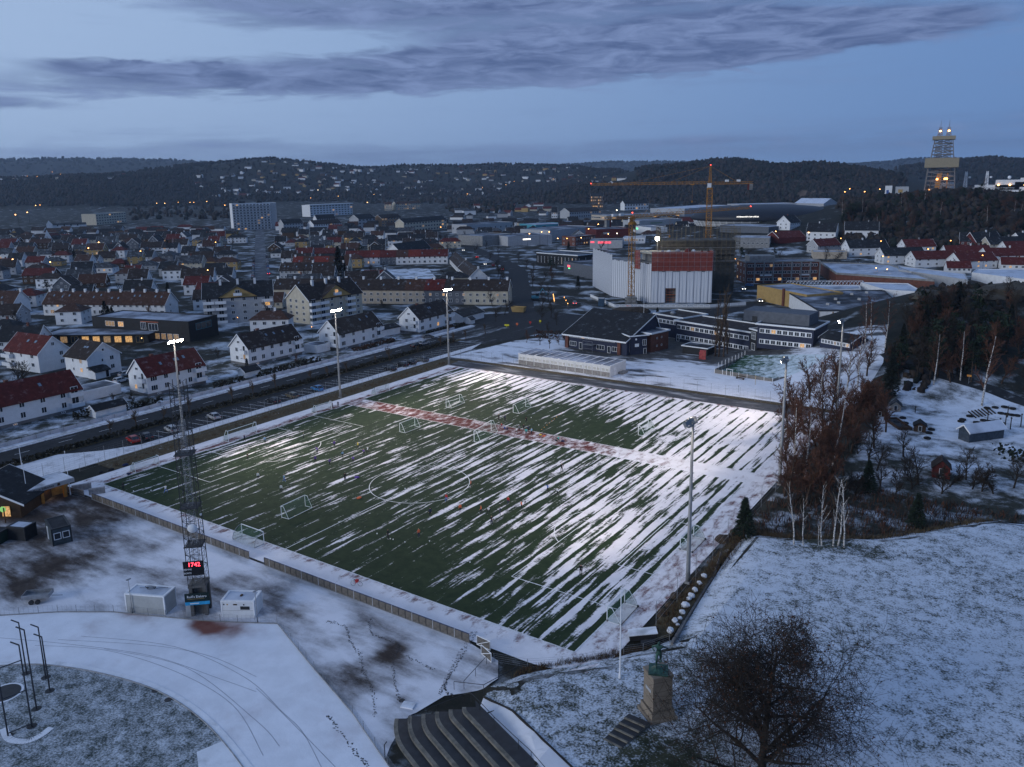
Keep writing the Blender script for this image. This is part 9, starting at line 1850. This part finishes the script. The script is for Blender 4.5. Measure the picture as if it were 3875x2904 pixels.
for i, (z, x, y) in enumerate((('V6', 38, 295), ('V6', 120, 285), ('V6', 226, 272), ('V6', 305, 262))): t = thing('road_barrier', '%s road works board at the junction' % ['yellow striped', 'small orange', 'red and white', 'yellow triangular'][i], 'barrier', P0(z, x, y), .3); b = MB(); b.box(-.9 if i == 0 else -.4, -.04, .5, .9 if i == 0 else .4, .04, 1.2); b.box(-.05, -.3, 0, .05, .3, .5); b.build('board', [MATS['hazard_yellow'], CL['orange'], CL['red'], MATS['hazard_yellow']][i], t)
t = thing('soil_heap', 'dark soil heap in front of the site hoarding', 'soil heap', P0('R3', 1010, 1560)); o = boulder(1, 9, 5, 2.4, MATS['brown_earth'], t, (0, 0, .3), 90, name='heap')
t = thing('site_toilet', 'dark blue site toilet cabin by the hoarding corner', 'cabin', P0('R3', 765, 1500), .3); b = MB(); b.box(-1.2, -1.2, 0, 1.2, 1.2, 3.4); b.build('cabin', flatmat('cabin_blue', (.02, .05, .09), .6), t); b = MB(); b.box(-1.3, -1.3, 3.4, 1.3, 1.3, 3.6); b.build('roof', lgrey, t)
# nursery playground things
b = MB(); tp = [(.55*math.cos(q), .55*math.sin(q)) for q in np.linspace(0, 6.2832, 13)][:-1]
tv, tf = [], []
for i in range(14):
 a = 2*math.pi*i/14
 for j in range(7): c = 2*math.pi*j/7; r_ = .55+.2*math.cos(c); tv.append((r_*math.cos(a), r_*math.sin(a), .2+.2*math.sin(c)))
tf = [(i*7+j, ((i+1) % 14)*7+j, ((i+1) % 14)*7+(j+1) % 7, i*7+(j+1) % 7) for i in range(14) for j in range(7)]
b = MB(); b.add(tv, tf); tym = b.mesh('play_tyre', tyre, True)
TY = [(1165, 990), (1110, 1030), (1185, 1035), (1390, 1120), (1375, 1165), (1410, 1090), (1680, 1005), (1665, 1020), (1740, 975), (1800, 1030), (1845, 1045), (1860, 1012), (1905, 1020), (1950, 1025), (1945, 1045), (2010, 950), (2060, 958), (2105, 965), (2150, 970), (1890, 905), (1960, 900), (2040, 895), (2110, 910), (2015, 1035)]
for i, (x, y) in enumerate(sorted(TY)): tag(obj('play_tyre', tym, None, PT('R8', x, y)), 'old black play tyre, %s from the left in the nursery snow' % (OR+['twenty-first', 'twenty-second', 'twenty-third', 'twenty-fourth'])[i], 'tyre', 'play tyres')
for i in range(7):
 pts = [PT('R8', 1730+i*28+q*16, 935-i*6+q*13) for q in range(5)]; b = MB(); b.path([p-pts[0]+Vector((0, 0, .15)) for p in pts], .17, 5); tag(b.build('log_row', bark_d, None, pts[0]), 'curved dark log seat, %s in the nursery amphitheatre' % OR[i], 'log seat', 'log seats')
t = B('shed', 'blue grey nursery shed with snowy metal roof', 'shed', tuple(PT('R8', 1640, 1165))[:2], tuple(PT('R8', 1735, 1200))[:2], 9, 2.5, flatmat('slate_blue_boards', (.04, .055, .075), .8)).gable(3.6, snowroof, 'y', .4); set_snow(t.roof.data, .75)
for l_, x, y, w_, d_, h_, hr2, wm, rmn in (('little wooden playhouse with pale gable in the nursery', 1100, 930, 2.2, 2.2, 1.6, 2.6, beige, r_grey), ('ribbed dark play hut at the grove edge', 965, 975, 2.4, 2.4, 1.4, 2.3, brown_w, r_grey), ('red brown playhouse among the front shrubs', 1490, 1510, 2.8, 2.8, 2.2, 3.6, redw, r_dbr), ('dark low play hut among the tyres', 1310, 1110, 2.2, 2.0, 1.6, 2.4, brown_w, r_dark)):
 p = PT('R8', x, y); q = B('playhouse', l_, 'playhouse', (p.x-w_/2, p.y), (p.x+w_/2, p.y+.4), d_, h_, wm).gable(hr2, rmn, 'y', .25, False); q.win('F', w_/2, h_*.5, .7, h_*.75, 1, name='door', glz=darkmetal)
p0_ = PT('R8', 1000, 1000); p1_ = PT('R8', 1130, 1090); d = p1_-p0_; t = thing('sandpit', 'long dark timber sandpit in the nursery yard', 'sandpit', p0_, math.atan2(d.y, d.x)); L = d.length; b = MB(); b.box(0, 0, 0, L, .25, .6); b.box(0, 2.6, 0, L, 2.85, .6); b.box(0, .25, 0, .25, 2.6, .6); b.box(L-.25, .25, 0, L, 2.6, .6); b.build('frame', brown_w, t); b = MB(); b.add([(0.2, .2, .3), (L-.2, .2, .3), (L-.2, 2.7, .3), (.2, 2.7, .3)], [(0, 1, 2, 3)]); b.build('sand', wet, t)
for i, (x, y, h_) in enumerate(((1890, 1045, 3.2), (1995, 1100, 3.0), (2045, 1070, 3.2), (2090, 1085, 2.8), (2065, 980, 2.6), (2180, 1060, 3), (1270, 940, 1.6))): b = MB(); b.tube((0, 0, 0), (0, 0, h_), .12, .09, 6); b.box(-.2, -.06, h_-.3, .2, .06, h_-.15); tag(b.build('wooden_post', bark_d, None, PT('R8', x, y)), '%s rough wooden post in the nursery yard' % ['tall leftmost', 'second', 'third', 'fourth', 'rear', 'rightmost', 'short forked'][i], 'post', 'wooden posts')
hedge('big rounded dark hedge beside the nursery shed', (137.5, 73), (146, 66), 2.2, 5, seed=21, mat=flatmat('evergreen_hedge', (.010, .016, .009), .95, .5, 2)); hedge('dark hedge at the right photo edge behind the nursery shed', (143, 82), (152, 78), 2.4, 4, seed=22, mat=MATS['evergreen_hedge'])
p = PT('R8', 1730, 690); t = thing('road_sign', 'small orange road sign beside the nursery road', 'sign', p); b = MB(); b.tube((0, 0, 0), (0, 0, 2.2), .05, .05, 5); b.build('post', galv, t); b = MB(); b.box(-.5, -.03, 1.8, .5, .03, 2.3); b.build('plate', flatmat('sign_orange', (.5, .2, .03), .6), t)
# statue
sm = flatmat('bronze_patina', (.035, .085, .068), .55, .45, 2.5, metal=.35); st_ = figure('statue', True); st_.materials.clear(); st_.materials.append(sm); st_.polygons.foreach_set('material_index', [0]*len(st_.polygons)); st_.update()
t = thing('bronze_statue', 'green bronze running athlete statue on the granite pedestal', 'statue', (0, 0, 0)); ct = PED.matrix_basis @ Vector((1.25, 1.25, 4.85)); t.location = ct; t.rotation_euler.z = ang_+rad(-30); o = obj('figure', st_, t, (0, 0, .22)); o.scale = (1.8, 1.8, 1.8); b = MB(); b.box(-.95, -.95, 0, .95, .95, .14); b.lathe([(.8, .14), (.5, .26), (.2, .40)], 9); b.build('base', sm, t)
# ------------------------------------------------------------------ air
hz_ = MB(); hz_.box(-8400, -1600, -8, 2700, 9300, 330); o = hz_.build('haze', None); o.data.materials.clear(); m = bpy.data.materials.new('haze_air'); m.use_nodes = True; nt_ = m.node_tree; nt_.nodes.clear(); pv = nt_.nodes.new('ShaderNodeVolumePrincipled'); pv.inputs['Color'].default_value = (.62, .78, 1.0, 1); pv.inputs['Density'].default_value = HAZE; pv.inputs['Anisotropy'].default_value = .2; mo = nt_.nodes.new('ShaderNodeOutputMaterial'); nt_.links.new(pv.outputs[0], mo.inputs['Volume']); o.data.materials.append(m); tag(o, 'faint blue evening haze over the valley', 'haze', kind='stuff')
if HAZE == 0: bpy.data.objects.remove(o)
